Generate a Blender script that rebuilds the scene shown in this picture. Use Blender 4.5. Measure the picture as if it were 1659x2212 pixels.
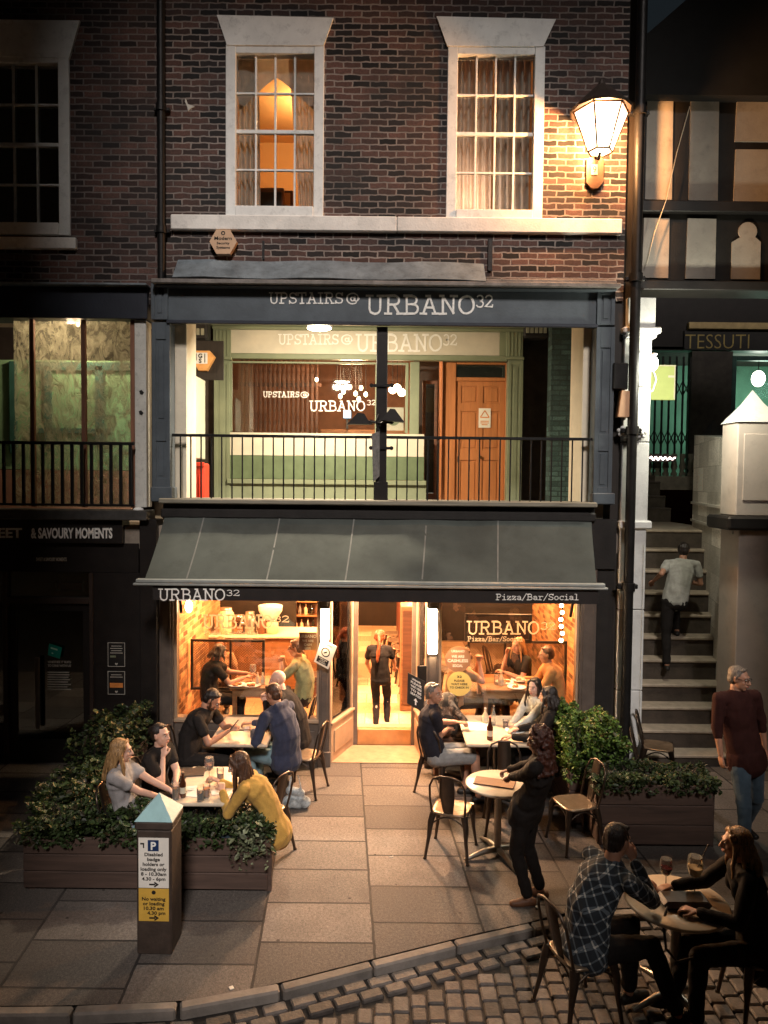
import bpy, math, random
import numpy as np
from mathutils import Vector, Matrix, noise as mnoise
for _o in list(bpy.data.objects): bpy.data.objects.remove(_o)
sc = bpy.context.scene
COL = sc.collection
rnd = random.Random(7)
R = math.radians
# ------------------------------------------------------------------ camera
# photograph measured on a 1659 x 2212 copy; f = 1597 of those pixels
FW, FH, FF = 1659.0, 2212.0, 1597.0
CAM = Vector((0.0, -9.5, 3.73))
PITCH = math.atan(68.0 / FF); ROLL = 0.0100
camd = bpy.data.cameras.new('camera'); cam = bpy.data.objects.new('camera', camd); COL.objects.link(cam)
camd.sensor_fit = 'VERTICAL'; camd.sensor_height = 36.0; camd.lens = FF / FH * 36.0
camd.clip_start = 0.05; camd.clip_end = 2000
_rot = Matrix.Rotation(math.pi/2 - PITCH, 3, 'X') @ Matrix.Rotation(ROLL, 3, 'Z')
cam.matrix_world = Matrix.Translation(CAM) @ _rot.to_4x4()
sc.camera = cam
# ------------------------------------------------------------------ view
sc.view_settings.view_transform = 'Standard'; sc.view_settings.look = 'None'
sc.view_settings.exposure = 1.25; sc.view_settings.gamma = 1.0
# ------------------------------------------------------------------ dusk sky
w = bpy.data.worlds.new('World'); sc.world = w; w.use_nodes = True
nt = w.node_tree; nt.nodes.clear()
sky = nt.nodes.new('ShaderNodeTexSky'); sky.sky_type = 'NISHITA'; sky.sun_disc = False
SUN_EL, SUN_ROT = R(1.0), R(200.0)
sky.sun_elevation = SUN_EL; sky.sun_rotation = SUN_ROT; sky.air_density = 1.3; sky.dust_density = 1.5; sky.ozone_density = 1.5
bg = nt.nodes.new('ShaderNodeBackground'); bg.inputs['Strength'].default_value = 0.008
wo = nt.nodes.new('ShaderNodeOutputWorld')
nt.links.new(sky.outputs[0], bg.inputs[0]); nt.links.new(bg.outputs[0], wo.inputs[0])
sd = bpy.data.lights.new('sun', 'SUN'); sd.energy = 1.05; sd.angle = R(9); sd.color = (1.0, 0.91, 0.85)
so = bpy.data.objects.new('sun', sd); COL.objects.link(so)
so.rotation_euler = (R(51), 0, R(8))      # last light over the roofs behind the camera
sc.cycles.max_bounces = 7; sc.cycles.diffuse_bounces = 3; sc.cycles.glossy_bounces = 3
sc.cycles.transparent_max_bounces = 12; sc.cycles.sample_clamp_indirect = 4.0
sc.cycles.caustics_reflective = False; sc.cycles.caustics_refractive = False
sc.cycles.use_denoising = True

# ------------------------------------------------------------------ pixel -> place
def ray(px, py):
    d = Vector(((px - FW/2) / FF, -(py - FH/2) / FF, -1.0))
    return _rot @ d
def at(px, py, Y):
    d = ray(px, py); t = (Y - CAM.y) / d.y
    return CAM + d * t
def gz(px, py, z=0.0):
    d = ray(px, py); t = (z - CAM.z) / d.z
    return CAM + d * t
def rect(px0, py0, px1, py1, Y):
    'x0, x1, z0, z1 of an upright rectangle seen at these pixels on the plane y = Y'
    a = at(px0, (py0+py1)/2, Y).x; b = at(px1, (py0+py1)/2, Y).x
    t = at((px0+px1)/2, py0, Y).z; u = at((px0+px1)/2, py1, Y).z
    return a, b, u, t

# ------------------------------------------------------------------ mesh builder
ORG = {}
class MB:
    def __init__(s): s.v = []; s.f = []; s.sm = []
    def add(s, vs, fs, smooth=False):
        o = len(s.v); s.v += [tuple(p) for p in vs]; s.f += [tuple(i+o for i in f) for f in fs]; s.sm += [smooth]*len(fs); return s
    def box(s, x0, x1, y0, y1, z0, z1, b=0.0, M=None):
        if x1 < x0: x0, x1 = x1, x0
        if y1 < y0: y0, y1 = y1, y0
        if z1 < z0: z0, z1 = z1, z0
        b = min(b, (x1-x0)*.45, (y1-y0)*.45, (z1-z0)*.45)
        if b <= 0:
            vs = [(x, y, z) for x in (x0, x1) for y in (y0, y1) for z in (z0, z1)]
            fs = [(0,1,3,2),(4,6,7,5),(0,4,5,1),(2,3,7,6),(0,2,6,4),(1,5,7,3)]
        else:
            vs = []; idx = {}
            for ix, x in enumerate((x0, x1)):
                for iy, y in enumerate((y0, y1)):
                    for iz, z in enumerate((z0, z1)):
                        sx = b if ix == 0 else -b; sy = b if iy == 0 else -b; sz = b if iz == 0 else -b
                        idx[ix,iy,iz,0] = len(vs); vs.append((x, y+sy, z+sz))
                        idx[ix,iy,iz,1] = len(vs); vs.append((x+sx, y, z+sz))
                        idx[ix,iy,iz,2] = len(vs); vs.append((x+sx, y+sy, z))
            fs = []
            I = lambda a,b_,c,d: idx[a,b_,c,d]
            fs.append((I(0,0,0,0),I(0,0,1,0),I(0,1,1,0),I(0,1,0,0))); fs.append((I(1,0,0,0),I(1,1,0,0),I(1,1,1,0),I(1,0,1,0)))
            fs.append((I(0,0,0,1),I(1,0,0,1),I(1,0,1,1),I(0,0,1,1))); fs.append((I(0,1,0,1),I(0,1,1,1),I(1,1,1,1),I(1,1,0,1)))
            fs.append((I(0,0,0,2),I(0,1,0,2),I(1,1,0,2),I(1,0,0,2))); fs.append((I(0,0,1,2),I(1,0,1,2),I(1,1,1,2),I(0,1,1,2)))
            for a in (0,1):
                for c in (0,1):
                    fs.append((I(a,c,0,0),I(a,c,0,1),I(a,c,1,1),I(a,c,1,0)))
                    fs.append((I(a,0,c,0),I(a,0,c,2),I(a,1,c,2),I(a,1,c,0)))
                    fs.append((I(0,a,c,1),I(0,a,c,2),I(1,a,c,2),I(1,a,c,1)))
            for a in (0,1):
                for b_ in (0,1):
                    for c in (0,1): fs.append((I(a,b_,c,0),I(a,b_,c,1),I(a,b_,c,2)))
            # consistent outward winding
            c0 = Vector(((x0+x1)/2,(y0+y1)/2,(z0+z1)/2)); out = []
            for f in fs:
                P = [Vector(vs[i]) for i in f]; n = (P[1]-P[0]).cross(P[2]-P[0]); m = sum(P, Vector())/len(P)
                out.append(f if n.dot(m-c0) > 0 else tuple(reversed(f)))
            fs = out
        if M is not None: vs = [M @ Vector(p) for p in vs]
        return s.add(vs, fs)
    def quad(s, a, b, c, d): return s.add([a, b, c, d], [(0,1,2,3)])
    def cyl(s, p0, p1, r0, r1=None, n=12, cap=True, smooth=True):
        r1 = r0 if r1 is None else r1; p0 = Vector(p0); p1 = Vector(p1); d = (p1-p0)
        if d.length < 1e-6: return s
        q = d.to_track_quat('Z', 'Y'); vs = []
        for p, r in ((p0, r0), (p1, r1)):
            for k in range(n):
                a = 2*math.pi*k/n; vs.append(p + q @ Vector((math.cos(a)*r, math.sin(a)*r, 0)))
        fs = [(k, (k+1)%n, n+(k+1)%n, n+k) for k in range(n)]
        s.add(vs, fs, smooth)
        if cap: s.add(vs, [tuple(range(n))[::-1], tuple(range(n, 2*n))])
        return s
    def tube(s, pts, r, n=8, cap=True):
        pts = [Vector(p) for p in pts]; rs = r if isinstance(r, (list, tuple)) else [r]*len(pts)
        vs = []; up = None
        for i, p in enumerate(pts):
            d = (pts[min(i+1, len(pts)-1)] - pts[max(i-1, 0)]).normalized()
            if up is None: up = Vector((0,0,1)) if abs(d.z) < .9 else Vector((1,0,0))
            a = d.cross(up).normalized(); b = a.cross(d).normalized(); up = b
            for k in range(n):
                t = 2*math.pi*k/n; vs.append(p + a*math.cos(t)*rs[i] + b*math.sin(t)*rs[i])
        fs = []
        for i in range(len(pts)-1):
            for k in range(n): fs.append((i*n+k, i*n+(k+1)%n, (i+1)*n+(k+1)%n, (i+1)*n+k))
        s.add(vs, fs, True)
        if cap: s.add(vs, [tuple(range(n))[::-1], tuple(range((len(pts)-1)*n, len(pts)*n))])
        return s
    def lathe(s, prof, c=(0,0,0), n=16, smooth=True):
        c = Vector(c); vs = []
        for r, z in prof:
            for k in range(n):
                a = 2*math.pi*k/n; vs.append(c + Vector((math.cos(a)*r, math.sin(a)*r, z)))
        m = len(prof); fs = [(i*n+k, i*n+(k+1)%n, (i+1)*n+(k+1)%n, (i+1)*n+k) for i in range(m-1) for k in range(n)]
        s.add(vs, fs, smooth)
        s.add(vs, [tuple(range(n))[::-1], tuple(range((m-1)*n, m*n))])
        return s
    def ball(s, c, r, n=10, q=None):
        c = Vector(c); r = Vector(r) if not isinstance(r, (int, float)) else Vector((r, r, r)); vs = []; m = max(4, n//2+1)
        for i in range(1, m):
            th = math.pi*i/m
            for k in range(n):
                a = 2*math.pi*k/n; p = Vector((math.sin(th)*math.cos(a)*r.x, math.sin(th)*math.sin(a)*r.y, math.cos(th)*r.z))
                vs.append(c + (q @ p if q is not None else p))
        tp = len(vs); 
        for sg in (1, -1):
            p = Vector((0,0,r.z*sg)); vs.append(c + (q @ p if q is not None else p))
        fs = [(i*n+k, (i+1)*n+k, (i+1)*n+(k+1)%n, i*n+(k+1)%n) for i in range(m-2) for k in range(n)]
        fs += [(tp, k, (k+1)%n) for k in range(n)] + [(tp+1, (m-2)*n+(k+1)%n, (m-2)*n+k) for k in range(n)]
        return s.add(vs, fs, True)
    def prism(s, poly, depth, o=(0,0,0), u=(1,0,0), v=(0,0,1), nrm=(0,-1,0)):
        'flat polygon (2-D, u/v axes at o) pushed out by depth along nrm'
        o = Vector(o); u = Vector(u); v = Vector(v); nrm = Vector(nrm); n = len(poly)
        a = [o + u*x + v*y for x, y in poly]; b = [p + nrm*depth for p in a]
        area = sum(poly[i][0]*poly[(i+1)%n][1]-poly[(i+1)%n][0]*poly[i][1] for i in range(n))
        fl = (area > 0) == (u.cross(v).dot(nrm) > 0)
        front = tuple(range(n, 2*n)); back = tuple(range(n))[::-1]
        sides = [(i, (i+1)%n, n+(i+1)%n, n+i) for i in range(n)]
        if not fl: front = front[::-1]; back = back[::-1]; sides = [f[::-1] for f in sides]
        return s.add(a+b, [front, back]+sides)
    def join(s, o, M=None):
        k = len(s.v); s.v += [tuple(M @ Vector(p)) if M is not None else p for p in o.v]
        s.f += [tuple(i+k for i in f) for f in o.f]; s.sm += o.sm; return s
    def build(s, name, m, parent=None, label=None, cat=None, group=None, kind=None):
        if not s.v: return None
        org = Vector((0,0,0))
        V = np.array(s.v, dtype=float)
        if parent is not None: org = ORG.get(parent.name, Vector((0,0,0)))
        elif kind is None:
            lo = V.min(0); hi = V.max(0); org = Vector(((lo[0]+hi[0])/2, (lo[1]+hi[1])/2, lo[2]))
        me = bpy.data.meshes.new(name)
        L = V - np.array(org)
        me.from_pydata(L.tolist(), [], s.f)
        me.polygons.foreach_set('use_smooth', s.sm)
        if len(s.f) < 60000: boxuv(me, V)
        me.materials.append(m); me.update()
        o = bpy.data.objects.new(name, me); COL.objects.link(o)
        ORG[o.name] = org
        if parent is not None: o.parent = parent
        else: o.location = org
        return tag(o, label, cat, group, kind)
def boxuv(me, V):
    n = len(me.loops); vi = np.empty(n, dtype=np.int32); me.loops.foreach_get('vertex_index', vi)
    nf = len(me.polygons); nor = np.empty(nf*3); me.polygons.foreach_get('normal', nor); nor = np.abs(nor.reshape(-1,3))
    lt = np.empty(nf, dtype=np.int32); me.polygons.foreach_get('loop_total', lt)
    ax = np.repeat(nor.argmax(1), lt); P = V[vi]
    uv = np.where((ax == 0)[:,None], P[:,[1,2]], np.where((ax == 1)[:,None], P[:,[0,2]], P[:,[0,1]]))
    l = me.uv_layers.new(name='UVMap'); l.data.foreach_set('uv', uv.ravel())
def tag(o, label=None, cat=None, group=None, kind=None):
    if label: o['label'] = label
    if cat: o['category'] = cat
    if group: o['group'] = group
    if kind: o['kind'] = kind
    return o
def thing(name, label, cat, loc=(0,0,0), group=None, rz=0.0, local=False, kind=None):
    o = bpy.data.objects.new(name, None); COL.objects.link(o); o.location = loc; o.rotation_euler = (0,0,rz)
    o.empty_display_size = .1
    ORG[o.name] = Vector((0,0,0)) if local else Vector(loc)
    return tag(o, label, cat, group, kind)
def copy_tree(o, parent=None):
    c = o.copy(); COL.objects.link(c); c.parent = parent
    ORG[c.name] = ORG.get(o.name, Vector())
    for ch in list(o.children): copy_tree(ch, c)
    return c
def inst(src, loc, rz, label=None, group=None):
    c = copy_tree(src); c.location = loc; c.rotation_euler = (0,0,rz)
    return tag(c, label, None, group)

# ------------------------------------------------------------------ materials
_M = {}
def newmat(name):
    m = bpy.data.materials.new(name); m.use_nodes = True; n = m.node_tree; n.nodes.clear()
    out = n.nodes.new('ShaderNodeOutputMaterial'); return m, n, out
def N(n, t, **k):
    x = n.nodes.new(t)
    for a, b in k.items():
        if a.startswith('i_'):
            key = a[2:].replace('_', ' ')
            try: x.inputs[key].default_value = b
            except KeyError: x.inputs[int(key)].default_value = b
        else: setattr(x, a, b)
    return x
def ramp(n, stops):
    r = n.nodes.new('ShaderNodeValToRGB'); e = r.color_ramp.elements
    while len(e) < len(stops): e.new(0.5)
    for el, (p, c) in zip(e, stops): el.position = p; el.color = (*c, 1) if len(c) == 3 else c
    return r
def mat(name, col=(.5,.5,.5), rough=.6, metal=0.0, var=.25, scale=6.0, bump=.15, bscale=40.0, spec=.4, island=0.0, dirt=0.0, sheen=0.0):
    'a painted / metal / cloth surface with uneven tone and fine relief'
    if name in _M: return _M[name]
    m, n, out = newmat(name); L = n.links.new
    p = N(n, 'ShaderNodeBsdfPrincipled'); p.inputs['Roughness'].default_value = rough; p.inputs['Metallic'].default_value = metal
    p.inputs['Specular IOR Level'].default_value = spec
    if sheen: p.inputs['Sheen Weight'].default_value = sheen
    tc = N(n, 'ShaderNodeTexCoord')
    nz = N(n, 'ShaderNodeTexNoise', i_Scale=scale, i_Detail=5.0, i_Roughness=.6); L(tc.outputs['Object'], nz.inputs['Vector'])
    a = tuple(c*(1-var) for c in col); b = tuple(min(1, c*(1+var)) for c in col)
    r = ramp(n, [(.3, a), (.7, b)]); L(nz.outputs['Fac'], r.inputs['Fac']); c = r.outputs['Color']
    if dirt:
        n2 = N(n, 'ShaderNodeTexNoise', i_Scale=scale*2.7, i_Detail=8.0, i_Roughness=.75); L(tc.outputs['Object'], n2.inputs['Vector'])
        r2 = ramp(n, [(.52, (0,0,0)), (.66, (1,1,1))]); L(n2.outputs['Fac'], r2.inputs['Fac'])
        ml = N(n, 'ShaderNodeMath', operation='MULTIPLY'); ml.inputs[1].default_value = dirt; L(r2.outputs['Color'], ml.inputs[0])
        mx = N(n, 'ShaderNodeMix', data_type='RGBA'); L(ml.outputs[0], mx.inputs[0]); L(c, mx.inputs[6]); mx.inputs[7].default_value = (*[q*.35+.01 for q in col], 1); c = mx.outputs[2]
    if island:
        g = N(n, 'ShaderNodeNewGeometry'); mr = N(n, 'ShaderNodeMapRange'); mr.inputs['To Min'].default_value = 1-island; mr.inputs['To Max'].default_value = 1+island
        L(g.outputs['Random Per Island'], mr.inputs['Value'])
        mm = N(n, 'ShaderNodeVectorMath', operation='SCALE'); L(c, mm.inputs[0]); L(mr.outputs[0], mm.inputs['Scale']); c = mm.outputs[0]
    L(c, p.inputs['Base Color'])
    if bump:
        nb = N(n, 'ShaderNodeTexNoise', i_Scale=bscale, i_Detail=4.0); L(tc.outputs['Object'], nb.inputs['Vector'])
        bp = N(n, 'ShaderNodeBump', i_Strength=bump, i_Distance=.01); L(nb.outputs['Fac'], bp.inputs['Height']); L(bp.outputs[0], p.inputs['Normal'])
    L(p.outputs[0], out.inputs[0]); _M[name] = m; return m
def emit(name, col, strength, trans=0.0):
    if name in _M: return _M[name]
    m, n, out = newmat(name); e = N(n, 'ShaderNodeEmission'); e.inputs[0].default_value = (*col, 1); e.inputs[1].default_value = strength
    if trans:
        t = N(n, 'ShaderNodeBsdfTransparent'); mx = N(n, 'ShaderNodeMixShader'); mx.inputs[0].default_value = trans
        n.links.new(e.outputs[0], mx.inputs[1]); n.links.new(t.outputs[0], mx.inputs[2]); n.links.new(mx.outputs[0], out.inputs[0])
    else: n.links.new(e.outputs[0], out.inputs[0])
    _M[name] = m; return m
def glass(name, tint=(1,1,1), refl=.12, rough=.02, milk=0.0):
    'thin clear pane: lets light straight through, mirrors a little'
    if name in _M: return _M[name]
    m, n, out = newmat(name); L = n.links.new
    t = N(n, 'ShaderNodeBsdfTransparent'); t.inputs[0].default_value = (*tint, 1)
    g = N(n, 'ShaderNodeBsdfGlossy'); g.inputs['Roughness'].default_value = rough; g.inputs[0].default_value = (.9,.95,1,1)
    fr = N(n, 'ShaderNodeFresnel', i_IOR=1.45); ad = N(n, 'ShaderNodeMath', operation='MULTIPLY_ADD'); ad.inputs[1].default_value = 1.0; ad.inputs[2].default_value = refl*.4
    L(fr.outputs[0], ad.inputs[0]); mx = N(n, 'ShaderNodeMixShader'); L(ad.outputs[0], mx.inputs[0]); L(t.outputs[0], mx.inputs[1]); L(g.outputs[0], mx.inputs[2])
    fin = mx
    if milk:
        d = N(n, 'ShaderNodeBsdfDiffuse'); d.inputs[0].default_value = (.8,.8,.76,1); m2 = N(n, 'ShaderNodeMixShader'); m2.inputs[0].default_value = milk; L(mx.outputs[0], m2.inputs[1]); L(d.outputs[0], m2.inputs[2]); fin = m2
    L(fin.outputs[0], out.inputs[0]); _M[name] = m; return m
def brickmat(name, c1, c2, mortar, bw=.225, bh=.078, ms=.011, bump=.6, dark=.5, stain=(.02,.02,.02), offset=.5, wob=.012, grit=0.0):
    if name in _M: return _M[name]
    m, n, out = newmat(name); L = n.links.new
    p = N(n, 'ShaderNodeBsdfPrincipled', i_Roughness=.85); uv = N(n, 'ShaderNodeUVMap')
    nz = N(n, 'ShaderNodeTexNoise', i_Scale=9.0, i_Detail=3.0); L(uv.outputs[0], nz.inputs['Vector'])
    sb = N(n, 'ShaderNodeVectorMath', operation='SUBTRACT'); sb.inputs[1].default_value = (.5,.5,.5); L(nz.outputs['Color'], sb.inputs[0])
    scl = N(n, 'ShaderNodeVectorMath', operation='SCALE', i_Scale=wob*2); L(sb.outputs[0], scl.inputs[0])
    ad = N(n, 'ShaderNodeVectorMath', operation='ADD'); L(uv.outputs[0], ad.inputs[0]); L(scl.outputs[0], ad.inputs[1])
    br = N(n, 'ShaderNodeTexBrick', i_Scale=1.0); br.inputs['Brick Width'].default_value = bw; br.inputs['Row Height'].default_value = bh
    br.inputs['Mortar Size'].default_value = ms; br.inputs['Mortar Smooth'].default_value = .35; br.inputs['Bias'].default_value = 0.0; br.offset = offset
    br.inputs['Color1'].default_value = (0,0,0,1); br.inputs['Color2'].default_value = (1,1,1,1); br.inputs['Mortar'].default_value = (.5,.5,.5,1)
    L(ad.outputs[0], br.inputs['Vector'])
    cr = ramp(n, [(0, tuple(x*dark for x in c1)), (.28, c1), (.6, c2), (.9, tuple(x*1.5 for x in c2))]); L(br.outputs['Color'], cr.inputs['Fac'])
    n3 = N(n, 'ShaderNodeTexNoise', i_Scale=38.0, i_Detail=6.0, i_Roughness=.7); L(uv.outputs[0], n3.inputs['Vector'])
    mr = ramp(n, [(.3, (.55,.55,.55)), (.7, (1.3,1.3,1.3))]); L(n3.outputs['Fac'], mr.inputs['Fac'])
    mu = N(n, 'ShaderNodeMix', data_type='RGBA', blend_type='MULTIPLY'); mu.inputs[0].default_value = 1; L(cr.outputs['Color'], mu.inputs[6]); L(mr.outputs['Color'], mu.inputs[7])
    mx = N(n, 'ShaderNodeMix', data_type='RGBA'); L(br.outputs['Fac'], mx.inputs[0]); L(mu.outputs[2], mx.inputs[6]); mx.inputs[7].default_value = (*mortar, 1)
    # soot and weathering in large patches
    n4 = N(n, 'ShaderNodeTexNoise', i_Scale=.9, i_Detail=6.0, i_Roughness=.65); L(uv.outputs[0], n4.inputs['Vector'])
    r4 = ramp(n, [(.42, (0,0,0)), (.68, (.7,.7,.7))]); L(n4.outputs['Fac'], r4.inputs['Fac'])
    m4 = N(n, 'ShaderNodeMix', data_type='RGBA'); L(r4.outputs['Color'], m4.inputs[0]); L(mx.outputs[2], m4.inputs[6]); m4.inputs[7].default_value = (*stain, 1)
    fin = m4.outputs[2]
    if grit:
        n5 = N(n, 'ShaderNodeTexNoise', i_Scale=90.0, i_Detail=6.0, i_Roughness=.85); L(uv.outputs[0], n5.inputs['Vector']); r5 = ramp(n, [(.36, (1-grit,)*3), (.62, (1+grit*.5,)*3)]); L(n5.outputs['Fac'], r5.inputs['Fac'])
        m5 = N(n, 'ShaderNodeMix', data_type='RGBA', blend_type='MULTIPLY'); m5.inputs[0].default_value = 1; L(fin, m5.inputs[6]); L(r5.outputs['Color'], m5.inputs[7])
        vo = N(n, 'ShaderNodeTexVoronoi', i_Scale=3.1); L(uv.outputs[0], vo.inputs['Vector']); r6 = ramp(n, [(.035, (.35,.33,.32)), (.06, (1,1,1))]); L(vo.outputs['Distance'], r6.inputs['Fac'])
        m6 = N(n, 'ShaderNodeMix', data_type='RGBA', blend_type='MULTIPLY'); m6.inputs[0].default_value = 1; L(m5.outputs[2], m6.inputs[6]); L(r6.outputs['Color'], m6.inputs[7]); fin = m6.outputs[2]
    L(fin, p.inputs['Base Color'])
    iv = N(n, 'ShaderNodeMath', operation='SUBTRACT'); iv.inputs[0].default_value = 1.0; L(br.outputs['Fac'], iv.inputs[1])
    mm = N(n, 'ShaderNodeMath', operation='MULTIPLY_ADD'); mm.inputs[1].default_value = .35; L(n3.outputs['Fac'], mm.inputs[0]); L(iv.outputs[0], mm.inputs[2])
    bp = N(n, 'ShaderNodeBump', i_Strength=bump, i_Distance=.012); L(mm.outputs[0], bp.inputs['Height']); L(bp.outputs[0], p.inputs['Normal'])
    L(p.outputs[0], out.inputs[0]); _M[name] = m; return m
def woodmat(name, col, rough=.6, along='x', scale=1.0, bump=.3, var=.45):
    if name in _M: return _M[name]
    m, n, out = newmat(name); L = n.links.new
    p = N(n, 'ShaderNodeBsdfPrincipled', i_Roughness=rough); tc = N(n, 'ShaderNodeTexCoord'); mp = N(n, 'ShaderNodeMapping')
    k = {'x': (1.2,14,14), 'y': (14,1.2,14), 'z': (14,14,1.2)}[along]; mp.inputs['Scale'].default_value = tuple(q*scale for q in k)
    L(tc.outputs['Object'], mp.inputs[0]); nz = N(n, 'ShaderNodeTexNoise', i_Scale=2.0, i_Detail=8.0, i_Roughness=.65, i_Distortion=.6); L(mp.outputs[0], nz.inputs['Vector'])
    r = ramp(n, [(.28, tuple(c*(1-var) for c in col)), (.5, col), (.75, tuple(min(1,c*(1+var)) for c in col))]); L(nz.outputs['Fac'], r.inputs['Fac'])
    L(r.outputs['Color'], p.inputs['Base Color']); bp = N(n, 'ShaderNodeBump', i_Strength=bump, i_Distance=.004); L(nz.outputs['Fac'], bp.inputs['Height']); L(bp.outputs[0], p.inputs['Normal'])
    L(p.outputs[0], out.inputs[0]); _M[name] = m; return m
def leafmat(name, col):
    if name in _M: return _M[name]
    m, n, out = newmat(name); L = n.links.new
    g = N(n, 'ShaderNodeNewGeometry'); r = ramp(n, [(0, (col[0]*1.6, col[1]*.6, col[2]*.8)), (.06, tuple(c*.3 for c in col)), (.5, col), (1, tuple(c*2.1 for c in col))]); L(g.outputs['Random Per Island'], r.inputs['Fac'])
    p = N(n, 'ShaderNodeBsdfPrincipled', i_Roughness=.5); L(r.outputs['Color'], p.inputs['Base Color'])
    t = N(n, 'ShaderNodeBsdfTranslucent'); L(r.outputs['Color'], t.inputs[0]); mx = N(n, 'ShaderNodeMixShader'); mx.inputs[0].default_value = .25
    L(p.outputs[0], mx.inputs[1]); L(t.outputs[0], mx.inputs[2]); L(mx.outputs[0], out.inputs[0]); _M[name] = m; return m

# ------------------------------------------------------------------ lettering
def frame(o, u, v, nrm): return Vector(o), Vector(u), Vector(v), Vector(nrm)
def sans(mb, s, h, o, u=(1,0,0), v=(0,0,1), nrm=(0,-1,0), depth=.003, align='LEFT', width=None, bold=0.0, spacing=1.0):
    'plain lettering: cap height h, left (or centre) of the baseline at o'
    cu = bpy.data.curves.new('t', 'FONT'); cu.body = s; cu.size = 1.0; cu.align_x = 'LEFT'; cu.extrude = 0; cu.resolution_u = 3; cu.offset = bold; cu.space_character = spacing
    ob = bpy.data.objects.new('t', cu); COL.objects.link(ob); dg = bpy.context.evaluated_depsgraph_get(); me = bpy.data.meshes.new_from_object(ob.evaluated_get(dg))
    V = [tuple(x.co) for x in me.vertices]; F = [tuple(f.vertices) for f in me.polygons]
    bpy.data.objects.remove(ob); bpy.data.curves.remove(cu); bpy.data.meshes.remove(me)
    if not V: return
    x0 = min(p[0] for p in V); x1 = max(p[0] for p in V)
    k = h/.73; kx = k if width is None else width/(x1-x0)
    w_ = (x1-x0)*kx; off = {'LEFT': 0, 'CENTER': -w_/2, 'RIGHT': -w_}[align]
    o, u, v, nrm = frame(o, u, v, nrm); n = len(V)
    a = [o + u*((p[0]-x0)*kx+off) + v*(p[1]*k) + nrm*depth for p in V]
    if u.cross(v).dot(nrm) < 0: F = [f[::-1] for f in F]
    mb.add(a, F)
    # edge skirts give the lettering its thickness
    cnt = {}
    for f in F:
        for i in range(len(f)):
            e = (f[i], f[(i+1)%len(f)]); cnt[e] = 1
    b = [p - nrm*depth for p in a]; sk = [(e[1], e[0], e[0]+n, e[1]+n) for e in cnt if (e[1], e[0]) not in cnt]
    mb.add(a+b, sk)
def arc(cx, cy, rx, ry, a0, a1, n=8): return [(cx+rx*math.cos(R(a0+(a1-a0)*i/n)), cy+ry*math.sin(R(a0+(a1-a0)*i/n))) for i in range(n+1)]
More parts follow.
